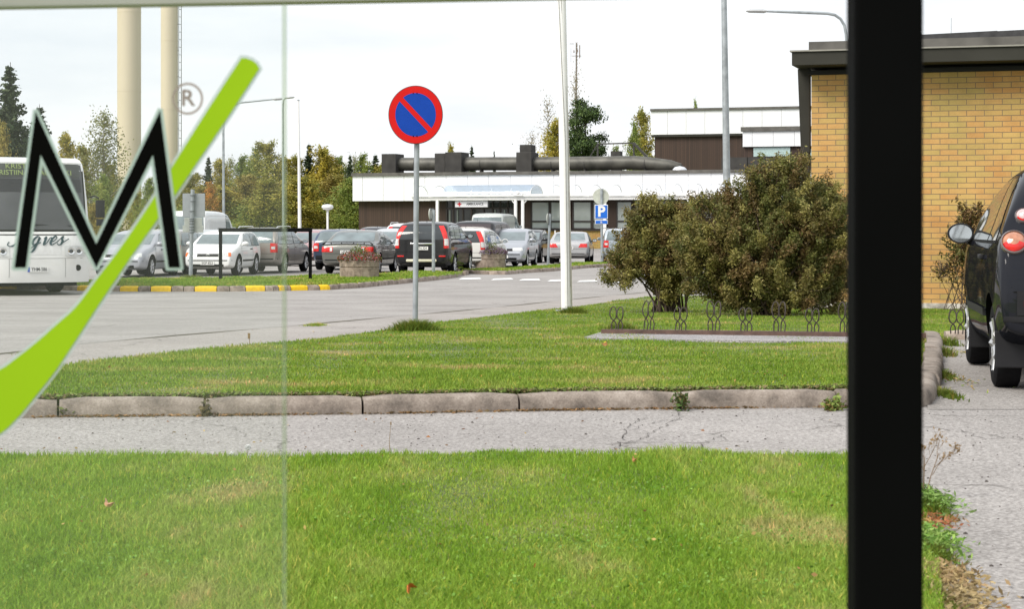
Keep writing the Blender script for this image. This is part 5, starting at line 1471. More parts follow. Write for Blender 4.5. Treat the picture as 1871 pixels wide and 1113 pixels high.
# back of the sign group at the left
root, p, t, s = pole_obj("sign_post", "grey backs of three stacked signs on a strapped post, left of the steel frame", "road sign", 348, 512, 352, 346, 7, 7, M_steel)
for k, (a_, b_, c_, d_) in enumerate(((333, 353, 374, 397), (336, 397.5, 369, 413), (333, 411.5, 371, 425))):
    P0, P1 = A(a_, d_, p.y) - p, A(c_, b_, p.y) - p
    b = MB(); b.box(((P0.x + P1.x) / 2, -.0 - .065, (P0.z + P1.z) / 2), (P1.x - P0.x, .025, P1.z - P0.z - .012))
    o = b.build("sign_panel", M_signb if k == 0 else mat("sign_back_pale", (0.38, 0.40, 0.37), rough=.5), root, bevel=.01)
    o.location.y = .13
b = MB()
for y_ in (357, 368, 386, 400, 404, 409, 415, 420, 425):
    P0 = A(350.5, y_, p.y) - p; b.lathe([(.066, -.016), (.074, -.016), (.074, .016), (.066, .016)], c=(P0.x + (.03 if y_ < 380 else 0), P0.y, P0.z), n=14)
b.build("clamp", mat("clamp_dark", (0.12, 0.13, 0.14), rough=.5), root)
# black steel hoop on the island
P0, P1 = G(403, 513, .1), G(567, 513, .1)
root = empty("steel_frame", ((P0.x + P1.x) / 2, (P0.y + P1.y) / 2, gz(P0.y)), 0, "black square steel frame standing on the island's grass", "frame")
hw = (P1.x - P0.x) / 2; hh = Z(421.5, P0.y) - gz(P0.y)
M_blk = mat("black_paint", (0.004, 0.004, 0.005), rough=.5, spec=.08)
for sg in (-1, 1):
    b = MB(); b.box((sg * hw, 0, hh / 2), (.085, .085, hh)); b.build("post", M_blk, root, bevel=.008)
    b = MB(); b.box((sg * hw, 0, .125), (.16, .16, .03)); b.build("foot", M_blk, root)
b = MB(); b.box((0, 0, hh + .02), (2 * hw + .10, .10, .10)); b.build("top_rail", M_blk, root, bevel=.008)
# slim side-on signs
def side_sign(label, px0, py0, px1, py1, cx_, y0, y1, wpx, w):
    root, p, t, s = pole_obj("road_sign", label, "road sign", px0, py0, px1, py1, w, w, M_steel)
    P0, P1 = A(cx_, y1, p.y) - p, A(cx_, y0, p.y) - p; r_ = (P1.z - P0.z) / 2
    a = R(78); Mq = Matrix.Rotation(a, 3, 'Z') @ Mx
    b = MB(); b.lathe([(.001, 0), (r_, 0), (r_ + .004, .012), (r_, .024), (.001, .024)], c=((P0.x + P1.x) / 2 - .06, 0, (P0.z + P1.z) / 2), n=30, M=Mq); b.build("sign_disc", mat("sign_back_pale2", (0.46, 0.48, 0.44), rough=.5), root, smooth=True)
    b = MB(); b.box((((P0.x + P1.x) / 2), 0, P1.z - .02), (.13, .06, .05)); b.box((((P0.x + P1.x) / 2), 0, P0.z + .02), (.13, .06, .05)); b.build("clamp", MATS["clamp_dark"], root)
side_sign("round sign seen edge on before the porch, behind the dark sport utility car", 792, 506, 792, 383, 789, 381, 402, 9, 6)
side_sign("edge on round sign on a leaning post left of the white flagpole", 1001, 485, 1005, 391, 1003, 390, 410, 8, 4.6)
# disabled parking sign
root, p, t, s = pole_obj("parking_sign", "blue parking sign with a wheelchair plate under a round sign's back", "road sign", 1100, 484, 1099, 347, 5, 5, M_steel)
Ys = p.y
def pxbox(b, x0, y0, x1, y1, yoff, th):
    P0, P1 = A(x0, y1, Ys) - p, A(x1, y0, Ys) - p
    b.box(((P0.x + P1.x) / 2, yoff, (P0.z + P1.z) / 2), (P1.x - P0.x, th, P1.z - P0.z)); return (P0.x + P1.x) / 2, (P0.z + P1.z) / 2, P1.x - P0.x, P1.z - P0.z
c_ = A(1098, 359, Ys) - p; b = MB(); b.lathe([(.001, 0), (.33, 0), (.335, .012), (.33, .024), (.001, .024)], c=(c_.x, .06, c_.z), n=40, M=Mx); b.build("sign_disc", mat("sign_back_pale3", (0.52, 0.54, 0.47), rough=.5), root, smooth=True)
b = MB(); x_, z_, w_, h_ = pxbox(b, 1086.5, 374, 1110.5, 400, -.06, .03); o = b.build("parking_panel", M_wht, root, bevel=.01)
b = MB(); pxbox(b, 1087.6, 375.2, 1109.4, 398.8, -.078, .006); b.build("blue_field", mat("parking_blue", (0.01, 0.14, 0.62), rough=.35), o)
put_text("letter", "P", .60, M_wht, o, (x_, -.083, z_), 0, extrude=.002, bold=.022)
b = MB(); x_, z_, w_, h_ = pxbox(b, 1087, 402, 1110.5, 409.5, -.06, .03); o = b.build("wheelchair_plate", M_wht, root, bevel=.01)
b = MB(); pxbox(b, 1088, 403, 1109.6, 408.6, -.078, .006); b.build("blue_field", MATS["parking_blue"], o)
b = MB(); b.lathe([(.020, 0), (.026, .001), (.032, 0)], c=(x_ - .01, -.083, z_ - .012), n=16, M=Mx); b.bar((x_ - .018, -.083, z_ + .03), (x_ - .012, -.083, z_ - .005), .01, .012); b.bar((x_ - .012, -.083, z_ - .004), (x_ + .024, -.083, z_ - .004), .01, .01); b.bar((x_ + .024, -.083, z_ - .004), (x_ + .036, -.083, z_ - .036), .01, .01); b.lathe([(.001, .001), (.010, 0)], c=(x_ - .018, -.083, z_ + .042), n=10, M=Mx); b.build("wheelchair_symbol", M_wht, o)
b = MB(); b.box((0, 0, .05 + (Z(419, Ys) - gz(Ys))), (.55, .03, .03)); b.box((0, -.03, c_.z + .3), (.1, .05, .05)); b.build("bracket", M_steel, root)
# white railing, green bin by the brick base
P0, P1 = G(991, 453), G(1022, 453)
root = empty("white_railing", (P0.x, 103, gz(103)), 0, "low white tube railing before the brick base", "railing")
b = MB()
for px_, pz in ((991, 430), (996, 421), (1015, 421), (1022, 440)): x_ = X(px_, 103) - P0.x * 103 / P0.y; b.box((x_, 0 if px_ in (991, 1022) else 1.2, (Z(pz, 103) - gz(103)) / 2), (.06, .06, Z(pz, 103) - gz(103)))
b.build("post", M_wht, root)
b = MB(); xa, xb = X(991, 103) - P0.x * 103 / P0.y, X(1022, 103) - P0.x * 103 / P0.y
b.box(((xa + xb) / 2, 0, Z(438, 103) - gz(103)), (xb - xa, .06, .08)); b.build("rail", M_wht, root)
root.location.x = P0.x * 103 / P0.y
gp_ = G(966, 456); root = empty("waste_bin", (X(966, 100), 100, gz(100)), 0, "dark green barrel shaped bin at the corner of the brick base", "bin")
b = MB(); b.lathe([(.001, 0), (.26, 0), (.30, .5), (.30, .85), (.24, .98), (.001, 1.02)], n=20); b.build("barrel", mat("bin_green", (0.02, 0.045, 0.025), rough=.5), root, smooth=True)
# tall mast
root, p, t, s = pole_obj("radio_mast", "slim radio mast with antennas beyond the hospital", "mast", 1051, 450, 1053.5, 78, 3.0, 2.4, mat("mast_brown", (0.22, 0.17, 0.16), rough=.6), Y=230, n=5)
b = MB()
for k in range(40):
    z_ = 6 + k * .42; r_ = .16
    for a in (0, 2.1, 4.2): b.bar((r_ * math.cos(a), r_ * math.sin(a), z_), (r_ * math.cos(a + 2.1), r_ * math.sin(a + 2.1), z_ + .42), .03, .03)
mast_x = (t - p).x
for i, v in enumerate(b.v): b.v[i] = (v[0] + mast_x * v[2] / (t - p).z, v[1], v[2])
b.build("lattice", mat("mast_brown2", (0.3, 0.26, 0.25)), root)
b = MB(); q = t - p
for (dx, dz, h_, w_) in ((-.65, -1.4, 1.6, .03), (.36, -1.0, 1.5, .12), (-.3, -1.0, .3, .12), (.1, -.9, .3, .15), (-.55, -.1, .05, .5), (0, -1.5, .06, 1.1)): b.box((q.x + dx, 0, q.z + dz), (w_, .12, h_))
b.build("antenna", MATS["mast_brown"], root)
b = MB(); b.tube([(X(1737, 40), 40, 3.5), (X(1738, 40), 40, Z(32, 40))], .006, n=5); tag(b.build("whip_aerial", M_steel), "hair thin aerial on the brick building's roof at the right", "aerial")

# concrete planters with flowers
M_agg = kerb_mat("planter_aggregate", (0.27, 0.215, 0.175))
def planter(label, px, py, wpx, hpx, cols, seed):
    p = G(px, py, .1); s = F / p.y; r_ = wpx / 2 / s; h_ = hpx / s
    root = empty("planter", (p.x, p.y + r_, gz(p.y) + .09), R(11), label, "planter", "concrete flower planters")
    b = MB(); b.lathe([(.001, 0), (r_ * .98, 0), (r_ * .99, h_ * .60), (r_ * .955, h_ * .62), (r_ * .955, h_ * .65), (r_, h_ * .67), (r_, h_), (r_ * .86, h_), (r_ * .86, h_ * .86), (.001, h_ * .86)], n=16); b.build("tub", M_agg, root)
    rs = np.random.RandomState(seed); n = 2600
    a = rs.rand(n) * 2 * np.pi; rad = r_ * 1.12 * np.sqrt(rs.rand(n)); hh_ = .08 + .26 * (1 - (rad / (r_ * 1.2)) ** 2) * rs.rand(n) ** .6 + .04 * rs.randn(n)
    C = np.stack([np.cos(a) * rad, np.sin(a) * rad, h_ * .9 + np.clip(hh_, -.04, .6)], 1)
    pal = np.array(cols); k = rs.randint(0, len(pal), n); col_ = pal[k] * (0.7 + .6 * rs.rand(n, 1))
    mid = rad < r_ * .45; col_[mid] = np.array([.14, .17, .03]) * (0.6 + .8 * rs.rand(mid.sum(), 1)); C[mid, 2] += .12 * rs.rand(mid.sum())
    o = leaf_object("flowers", C, .034, col_, seed, parent=root)
    return root
def leaf_object(name, C, size, tint, seed, parent=None, m=None, elong=1.5, up=0.0):
    rs = np.random.RandomState(seed); n = len(C)
    u = rs.randn(n, 3); u[:, 2] *= (1 - up); u /= np.linalg.norm(u, axis=1)[:, None]
    v = rs.randn(n, 3); v -= (v * u).sum(1)[:, None] * u; v /= np.linalg.norm(v, axis=1)[:, None]
    sz = (size if np.isscalar(size) else size) * (.6 + .8 * rs.rand(n)); sz = sz[:, None] / 2
    P0 = C - u * sz * elong; P1 = C + v * sz * .8; P2 = C + u * sz * elong; P3 = C - v * sz * .8
    V = np.stack([P0, P1, P2, P3], 1).reshape(-1, 3); i0 = np.arange(n) * 4
    Fc = np.stack([i0, i0 + 1, i0 + 2, i0 + 3], 1)
    me = tri_mesh(name, V, Fc, np.repeat(tint, 4, 0))
    return link(name, me, m or M_leaf, parent)
M_leaf = leaf_mat("leaves", .22); M_needle = leaf_mat("needles", .12, .7)
planter("concrete planter with pink and red flowers before the greyish green saloon", 654, 509, 74, 33, [(.30, .17, .18), (.35, .25, .27), (.12, .14, .03), (.16, .10, .04), (.08, .10, .03), (.45, .04, .03)], 4)
planter("concrete planter with purple flowers left of the silver estate car", 896, 491, 57, 27, [(.22, .14, .24), (.30, .24, .32), (.12, .14, .03), (.14, .10, .05), (.20, .10, .20)], 5)

# ---- cycle rack
ra, rb_ = G(1100, 611, .03), G(1775, 620, .03)
M_rust = mat("rack_rust", (0.10, 0.058, 0.045), rough=.75, var=.35, scale=12); M_hoop = mat("rack_hoop", (0.045, 0.034, 0.028), rough=.6, metal=.1, var=.3, scale=30)
rk = empty("cycle_rack", ra, math.atan2((rb_ - ra).y, (rb_ - ra).x), "long low cycle rack with twin wire hoops in front of the bushes", "cycle rack")
rl = (G(1712, 618, .03) - ra).length
zoff = lambda x: (gz(ra.y + (rb_.y - ra.y) * x / rl) + mid_off(0, ra.y + (rb_.y - ra.y) * x / rl)) - ra.z
dz0 = zoff(0)
b = MB(); b.bar((0, 0, zoff(0) + .035), (rl, 0, zoff(rl) + .035), .07, .055); b.bar((0, .32, zoff(0) + .03), (rl, .32, zoff(rl) + .03), .05, .04); b.build("base_rail", M_rust, rk)
dk = (rb_ - ra).normalized()
for i, px in enumerate((1127, 1185, 1243, 1304, 1363, 1424, 1485, 1545, 1607, 1668, 1748)):
    k = (px - CX) / F; x_ = (k * ra.y - ra.x) / (dk.x - k * dk.y)
    hgt = .235 if i % 2 == 0 else .30; w = .034
    for dd, yy_ in ((-.036, .01), (.036, -.01)):
        b = MB()
        prof = [(-w * .62, 0), (-w * .72, .22), (-w * .45, .34), (0, .40), (w * .75, .50), (w * 1.05, .66), (w * .95, .84), (w * .55, .96), (0, 1.0)]
        full = prof + [(-q[0], q[1]) for q in prof[-2::-1]]
        b.tube([(q[0], 0.012 * math.sin(q[1] * 7), q[1] * hgt) for q in full], .0066, n=6)
        o = b.build("wheel_holder", M_hoop, rk, smooth=True); o.location = (x_ + dd, yy_, zoff(x_) + .06); o.rotation_euler = (R(rnd.uniform(-3, 3)), R(rnd.uniform(-2, 2)), R(rnd.uniform(-25, 15)))

# ================================================================== PLANTS
M_bark = mat("bark", (0.055, 0.042, 0.030), rough=.9, var=.3, scale=10)
M_birch = mat("birch_bark", (0.28, 0.25, 0.21), rough=.8, var=.4, scale=5, streak=True)
M_twig = mat("twig", (0.085, 0.060, 0.042), rough=.85, var=.25, scale=10)
def pal_pick(rs, pal, n, wts=None, jit=.35):
    pal = np.array(pal); k = rs.choice(len(pal), n, p=wts)
    return pal[k] * (1 - jit + 2 * jit * rs.rand(n, 1))
def broadleaf(seed, h, r, pal, n=5200, leaf=.17, base=.12, airy=.6, bark=None, shape=1.0):
    """trunk, limbs and a crown of small leaves gathered in clumps round the limbs; unit root at the foot"""
    rs = np.random.RandomState(seed); rr_ = random.Random(seed)
    b = MB(); pts = [(0, 0, -.2)]; x = y = 0
    for k in range(1, 9): x += rr_.uniform(-.05, .05) * h * .12; y += rr_.uniform(-.05, .05) * h * .12; pts.append((x, y, h * k / 8 * .96))
    b.tube(pts, [h * .016 * (1 - .93 * k / 8) + .008 for k in range(9)], n=7)
    C = []; T = []
    nl = int(22 + h * 2.0)
    for k in range(nl):
        t = base + (1 - base) * (k + rr_.random()) / nl; t = min(t, .985)
        i = min(7, int(t / .96 * 8)) if t < .96 else 7; p0 = Vector(pts[i]).lerp(Vector(pts[min(i + 1, 8)]), min(1, t / .96 * 8 - i))
        a = k * 2.4 + rr_.uniform(-.5, .5)
        tt_ = (t - base) / (1 - base); env = min(1.0, .45 + tt_ * 2.2) * (1 - tt_) ** .62 * 1.08
        ln = r * env * rr_.uniform(.65, 1.15) + .15
        e = rr_.uniform(.45, 1.1)
        p1 = p0 + Vector((math.cos(a) * ln * .55, math.sin(a) * ln * .55, ln * e * .5)); p2 = p0 + Vector((math.cos(a) * ln, math.sin(a) * ln, ln * e * .75))
        b.tube([p0, p1, p2], [h * .0045, h * .003, h * .001], n=4, cap=False)
        m_ = max(30, int(n / nl * (.4 + env)))
        q = rs.rand(m_) ** .7
        base_ = np.outer(1 - q, np.array(p0)) * 1 + np.outer(q, np.array(p2)); 
        sub = rs.randint(0, 7, m_); cc = rs.randn(7, 3) * (ln * .20 + .06) * np.array([1, 1, 1.3])
        C.append(base_ + cc[sub] + rs.randn(m_, 3) * (ln * .13 + .05) * airy * 1.3 * np.array([1, 1, 1.25]))
        tone = rr_.uniform(.75, 1.25); hue = pal[rr_.randrange(len(pal))]
        mix = pal_pick(rs, pal, m_) * .5 + np.array(hue) * .5
        T.append(mix * tone)
    C = np.concatenate(C); T = np.clip(np.concatenate(T), 0, 1)
    keep = C[:, 2] > .15; C, T = C[keep], np.clip(T[keep] * 1.22, 0, 1)
    return b, (C, T, leaf, seed), bark or M_bark
def make_tree(name, spec, m=None):
    b, (C, T, leaf, seed), bark = spec
    root = empty(name, (0, 0, 0)); b.build("trunk", bark, root, smooth=True)
    leaf_object("crown", C, leaf, T, seed, parent=root, m=m, elong=1.3)
    return root
def spruce(seed, h, r, pal, n=6500, leaf=.20, droop=.25, sparse=1.0):
    rs = np.random.RandomState(seed); rr_ = random.Random(seed)
    b = MB(); b.tube([(0, 0, -.2), (0, 0, h * .5), (.02 * h * .3, 0, h)], [h * .014, h * .009, .012], n=7)
    C = []; T = []; lv = int(h * 5.5)
    for k in range(lv):
        t = .06 + .93 * k / lv; z0_ = h * t; ln = r * (1 - t) ** .85 + .07
        for j in range(5):
            a = k * 1.3 + j * 1.2566 + rr_.uniform(-.35, .35); l2 = ln * rr_.uniform(.45, 1.2); z = z0_ + rr_.uniform(-.12, .12)
            p0 = Vector((0, 0, z)); p1 = Vector((math.cos(a) * l2 * .55, math.sin(a) * l2 * .55, z - droop * l2 * .5)); p2 = Vector((math.cos(a) * l2, math.sin(a) * l2, z - droop * l2 * .45 + .16 * l2))
            b.tube([p0, p1, p2], [.018, .012, .004], n=3, cap=False)
            m_ = max(6, int(n / (lv * 5) * (l2 / r) * 2.4 * sparse)); q = rs.rand(m_)
            P = np.where(q[:, None] < .5, np.array(p0) + (np.array(p1) - np.array(p0)) * (q * 2)[:, None], np.array(p1) + (np.array(p2) - np.array(p1)) * ((q - .5) * 2)[:, None])
            wd = l2 * .10 + .035; P = P + rs.randn(m_, 3) * np.array([wd, wd, wd * .45]) - np.array([0, 0, 1]) * np.abs(rs.randn(m_, 1)) * wd * .6
            C.append(P); T.append(pal_pick(rs, pal, m_, jit=.4) * rr_.uniform(.75, 1.25))
    return b, (np.concatenate(C), np.clip(np.concatenate(T), 0, 1), leaf, seed), M_bark
def pine(seed, h, r, pal, n=5000, leaf=.2):
    rs = np.random.RandomState(seed); rr_ = random.Random(seed)
    b = MB(); b.tube([(0, 0, -.2), (.05, 0, h * .5), (.0, .05, h * .97)], [h * .018, h * .013, .03], n=7); C = []; T = []
    for k in range(50):
        t = .30 + .68 * rr_.random(); a = rr_.uniform(0, 6.28); ln = r * rr_.uniform(.45, 1.1) * (1.1 - .55 * t)
        p0 = Vector((0, 0, h * t)); p2 = p0 + Vector((math.cos(a) * ln, math.sin(a) * ln, ln * rr_.uniform(.05, .4)))
        b.tube([p0, p0.lerp(p2, .5) + Vector((0, 0, .05)), p2], [.04, .025, .01], n=4, cap=False)
        for _ in range(3):
            c = np.array(p0.lerp(p2, rr_.uniform(.35, 1.05))) + rs.randn(3) * .15; m_ = n // 150
            C.append(c + rs.randn(m_, 3) * np.array([.32, .32, .16]) * r * .45); T.append(pal_pick(rs, pal, m_) * rr_.uniform(.7, 1.3))
    return b, (np.concatenate(C), np.clip(np.concatenate(T), 0, 1), leaf, seed), M_bark

AUT = [(.27, .235, .045), (.34, .28, .055), (.17, .185, .04), (.22, .22, .05)]
YEL = [(.42, .33, .05), (.32, .27, .05), (.22, .22, .045)]
RUS = [(.26, .20, .05), (.20, .19, .05), (.30, .24, .06)]
GRN = [(.13, .185, .04), (.19, .235, .055), (.25, .26, .06)]
ORG = [(.52, .22, .04), (.38, .20, .04), (.28, .19, .05)]
DRK = [(.030, .050, .026), (.045, .07, .030), (.065, .085, .04)]
PIN = [(.06, .10, .03), (.09, .13, .04), (.04, .065, .025)]
protos = {
 'birch_a': make_tree("birch_tree", broadleaf(31, 8, 1.7, AUT, n=13000, leaf=.12, base=.05, bark=M_birch)),
 'birch_b': make_tree("birch_tree", broadleaf(32, 8, 1.5, YEL, n=12000, leaf=.12, base=.04, bark=M_birch)),
 'rusty': make_tree("birch_tree", broadleaf(33, 8, 1.9, RUS, n=13000, leaf=.12, base=.04)),
 'green': make_tree("broadleaf_tree", broadleaf(34, 8, 1.9, GRN, n=13000, leaf=.12, base=.04)),
 'airy': make_tree("birch_tree", broadleaf(35, 8, 1.5, [(.17, .18, .06), (.22, .21, .08), (.13, .15, .05)], n=6000, leaf=.10, base=.08, airy=1.25, bark=M_birch)),
 'orange': make_tree("broadleaf_tree", broadleaf(36, 8, 1.5, ORG, n=7000, leaf=.12, base=.1)),
 'spruce': make_tree("spruce_tree", spruce(41, 8, 1.7, DRK, n=17000, leaf=.12), M_needle),
 'pine': make_tree("pine_tree", pine(51, 8, 2.1, PIN, n=22000, leaf=.13), M_needle),
 'bare': make_tree("birch_tree", broadleaf(37, 8, 1.3, [(.20, .17, .10), (.25, .2, .12)], n=420, leaf=.08, base=.25, airy=1.7, bark=M_birch)),
}
used = set(); tree_i = 0
def plant(kind, px, top, Y, wpx, label, group=None, cat="tree"):
    global tree_i
    src = protos[kind]
    o = src if kind not in used else copy_tree(src)
    used.add(kind)
    g0 = gz(Y); h_ = Z(top, Y) - g0; s = h_ / 8.0
    r0 = {'birch_a': 1.7, 'birch_b': 1.5, 'rusty': 1.9, 'green': 1.9, 'airy': 1.5, 'orange': 1.5, 'spruce': 1.7, 'pine': 2.1, 'bare': 1.3}[kind]
    wx = (wpx / 2 / F * Y) / r0 * (1.25 if group else 1.0)
    o.location = (X(px, Y), Y, g0); o.scale = (wx, wx, s); o.rotation_euler = (0, 0, tree_i * 1.7); tree_i += 1
    tag(o, label, cat, group)
    return o
fg = "trees of the forest edge behind the car park"
def words(kind):
    return {'birch_a': "olive and yellow birch", 'birch_b': "yellow leaved birch", 'rusty': "rusty brown birch", 'green': "green broadleaf tree", 'airy': "thin pale green birch", 'orange': "orange leaved tree", 'spruce': "dark spruce", 'pine': "dark green pine", 'bare': "nearly bare birch"}[kind]
# left end, beside and above the coach
plant('spruce', 17, 113, 108, 150, "tallest dark spruce, above the left end of the coach roof")
plant('spruce', 72, 190, 112, 116, "smaller dark spruce just right of the tallest one")
plant('rusty', 4, 225, 100, 60, "olive brown birch low in front of the tallest spruce")
plant('birch_b', 122, 246, 118, 64, "yellow birch between the small spruce and the airy birch")
plant('airy', 190, 208, 112, 92, "tall airy birch left of the left chimney")
plant('birch_a', 150, 268, 120, 70, "olive birch behind the airy birch by the left chimney")
plant('birch_a', 200, 300, 120, 60, "olive birch low at the left chimney's foot")
plant('green', 188, 324, 96, 60, "round green shrub like tree right of the coach mirror")
plant('rusty', 172, 372, 92, 60, "low olive bush tree at the coach's right shoulder")
plant('green', 276, 330, 130, 58, "green tree between the two chimneys' feet")
plant('birch_a', 250, 352, 134, 50, "olive tree low behind the left chimney's foot")
plant('spruce', 44, 232, 118, 110, "spruce crown directly above the middle of the coach")
F1 = [('birch_a', 352, 318, 52), ('spruce', 381, 284, 34), ('birch_b', 403, 293, 40), ('airy', 421, 292, 36), ('green', 445, 291, 42), ('birch_a', 484, 261, 58), ('green', 466, 278, 34), ('birch_b', 520, 288, 46), ('birch_a', 540, 287, 40), ('spruce', 565, 260, 40), ('birch_b', 590, 270, 52), ('rusty', 598, 288, 58), ('green', 622, 293, 44), ('spruce', 640, 281, 30), ('airy', 647, 288, 30), ('green', 664, 288, 40), ('spruce', 686, 280, 44), ('birch_a', 700, 300, 40), ('birch_a', 334, 330, 44)]
spots = ["left of the sign backs", "just left of the tall street lamp", "behind the tall street lamp", "right of the tall street lamp", "midway between the street lamp and the tallest birch", "being the tallest of the forest edge", "leaning on the tallest birch's left side", "at the glass pane's edge", "left of the thin flagpole", "right of the thin flagpole", "between the dark spruce and the park lamp", "behind the park lamp", "right of the park lamp", "peeking over the green tree right of the park lamp", "left of the spruce by the hospital corner", "next but one to the hospital corner", "right at the hospital corner", "behind the left corner of the hospital", "directly behind the stacked sign backs"]
for (k, px, tp, w_), sp in zip(F1, spots): plant(k, px, tp, 150 + (px * 7 % 11), w_ * 1.25, words(k) + " " + sp, fg)
F2 = [('orange', 386, 333, 26, "between the sign backs and the tall street lamp, low"), ('rusty', 372, 345, 60, "low, between the sign backs and the tall street lamp"), ('birch_b', 408, 342, 60, "low, across the foot of the tall street lamp"), ('rusty', 448, 322, 60, "in the front rank right of the tall street lamp"), ('birch_a', 486, 330, 62, "in the front rank below the tallest birch"), ('rusty', 520, 335, 60, "in the front rank at the glass pane's edge"), ('birch_a', 548, 325, 56, "in the front rank behind the thin flagpole"), ('green', 574, 340, 50, "in the front rank left of the park lamp"), ('birch_b', 566, 332, 34, "low beside the thin flagpole"), ('rusty', 610, 322, 62, "in the front rank behind the park lamp"), ('green', 636, 330, 56, "in the front rank left of the hospital corner"), ('birch_a', 660, 320, 54, "in the front rank touching the hospital corner"), ('green', 426, 368, 62, "lowest scrub right of the tall street lamp"), ('green', 470, 372, 70, "lowest scrub above the steel frame's left half"), ('rusty', 530, 370, 70, "lowest scrub above the steel frame's right half"), ('green', 590, 372, 66, "lowest scrub round the park lamp's post"), ('birch_a', 640, 372, 60, "lowest scrub left of the brown wall"), ('green', 352, 372, 60, "lowest scrub behind the white van")]
for k, px, tp, w_, sp in F2: plant(k, px, tp, 132 + (px * 5 % 9), w_ * 1.3, words(k) + " " + sp, fg)
# behind the hospital
plant('birch_b', 1014, 222, 165, 76, "yellow birch behind the duct, left of the white flagpole")
plant('bare', 1003, 182, 172, 50, "nearly bare birch left of the white flagpole's upper half")
plant('bare', 1052, 135, 178, 46, "nearly bare birch wrapped around the radio mast")
plant('pine', 1070, 197, 150, 92, "spreading green pine right of the white flagpole")
plant('birch_a', 1172, 204, 160, 62, "olive birch touching the taller block's left edge")
plant('green', 1160, 232, 150, 40, "small green tree beside the birch at the taller block")
plant('green', 1270, 194, 190, 26, "treetop just peeking over the taller block's roof")
plant('birch_b', 823, 265, 170, 26, "yellowish treetop over the middle vent boxes")
plant('spruce', 862, 264, 170, 44, "pointed spruce top right of the middle vent boxes")
plant('spruce', 903, 272, 175, 18, "tiny spruce tip left of the tall vent cowl")
plant('bare', 970, 245, 170, 50, "nearly bare birch behind the tall vent cowl")
plant('green', 1125, 274, 165, 46, "low green treetop seen through the roof railing")

# ---- bushes
def bush(name, label, base_px, base_py, clumps, n, leaf, pal, wts, seed, depth=.9, stems=26, twigs=200, thick=.018):
    p = G(base_px, base_py, .02); Y = p.y; rs = np.random.RandomState(seed); rr_ = random.Random(seed)
    root = empty(name, p, 0, label, "bush")
    vol = np.array([c[2] ** 2 * (c[3] if len(c) > 3 else 1) for c in clumps], float); vol /= vol.sum()
    C, T = [], []
    cl = []
    for c, v_ in zip(clumps, vol):
        yo = rr_.uniform(-.5, .5) * depth; cc = A(c[0], c[1], Y + yo) - p; r_ = c[2] / F * Y
        cl.append((cc, r_))
        # each clump is a cluster of tufts, so that the outline is ragged and gaps stay open
        nt = max(10, int(46 * (c[2] / 50.0) ** 1.5)); m_ = max(4, int(n * v_ / nt))
        for _ in range(nt):
            d = rs.randn(3); d /= np.linalg.norm(d); rad = r_ * (.40 + .80 * rs.rand() ** 1.3)
            tc_ = np.array(cc) + d * rad * np.array([1, .9, .95]); 
            if tc_[2] < .08: continue
            dirn = d * .6 + np.array([0, 0, .5]); dirn /= np.linalg.norm(dirn)
            ln = rs.rand(m_) * rs.choice([.22, .30, .42]) * (r_ / .4) ** .5
            C.append(tc_ + np.outer(ln - .08, dirn) + rs.randn(m_, 3) * .032 * (1 + 1.3 * (.3 - ln)[:, None]))
            hue = pal_pick(rs, pal, 1, wts, .25)[0]
            T.append(pal_pick(rs, pal, m_, wts, .3) * .35 + hue * .65)
    C = np.concatenate(C); T = np.clip(np.concatenate(T), 0, 1); k = C[:, 2] > .01
    b = MB()
    for i in range(stems):
        cc, r_ = cl[rr_.randrange(len(cl))]
        st = Vector((rr_.uniform(-.30, .30), rr_.uniform(-.25, .25), -.02)); en = cc + Vector((rr_.uniform(-.5, .5), rr_.uniform(-.5, .5), rr_.uniform(-.2, .4))) * r_
        md = st.lerp(en, .5) + Vector((rr_.uniform(-.12, .12), rr_.uniform(-.12, .12), .06))
        b.tube([st, md, en], [thick, thick * .66, thick * .22], n=5, cap=False)
    b.build("stems", M_twig, root, smooth=True)
    b = MB()
    for i in range(twigs):
        cc, r_ = cl[rr_.randrange(len(cl))]; d = Vector((rr_.gauss(0, 1), rr_.gauss(0, 1), rr_.gauss(.3, 1))).normalized()
        s_ = cc + d * r_ * .4; e_ = cc + d * r_ * rr_.uniform(1.0, 1.45) + Vector((0, 0, rr_.uniform(-.04, .10)))
        b.tube([s_, s_.lerp(e_, .5) + Vector((rr_.uniform(-.03, .03), 0, rr_.uniform(-.03, .03))), e_], [.0055, .004, .0018], n=3, cap=False)
    b.build("twigs", M_twig, root)
    leaf_object("foliage", C[k], leaf, T[k], seed, parent=root, elong=2.0)
    return root
BP = [(.18, .145, .045), (.14, .155, .04), (.29, .26, .075), (.19, .115, .05), (.40, .36, .12), (.085, .105, .03)]
bush("bush", "smaller brownish bush left of the large bush, behind the cycle rack", 1222, 571,
     [(1188, 398, 26), (1162, 432, 24, .8), (1216, 408, 28), (1170, 475, 26), (1208, 448, 40), (1234, 430, 28), (1232, 490, 30), (1202, 500, 34), (1220, 530, 26), (1256, 425, 30), (1252, 465, 30), (1146, 446, 22, .8), (1136, 480, 20, .6), (1200, 395, 26), (1255, 390, 22, .7), (1130, 470, 18, .5), (1116, 508, 16, .4), (1140, 515, 20, .45), (1232, 384, 18, .7), (1192, 378, 14, .6), (1163, 405, 15, .6)], 90000, .022, BP, [.24, .2, .20, .16, .08, .12], 61, stems=34, twigs=260)
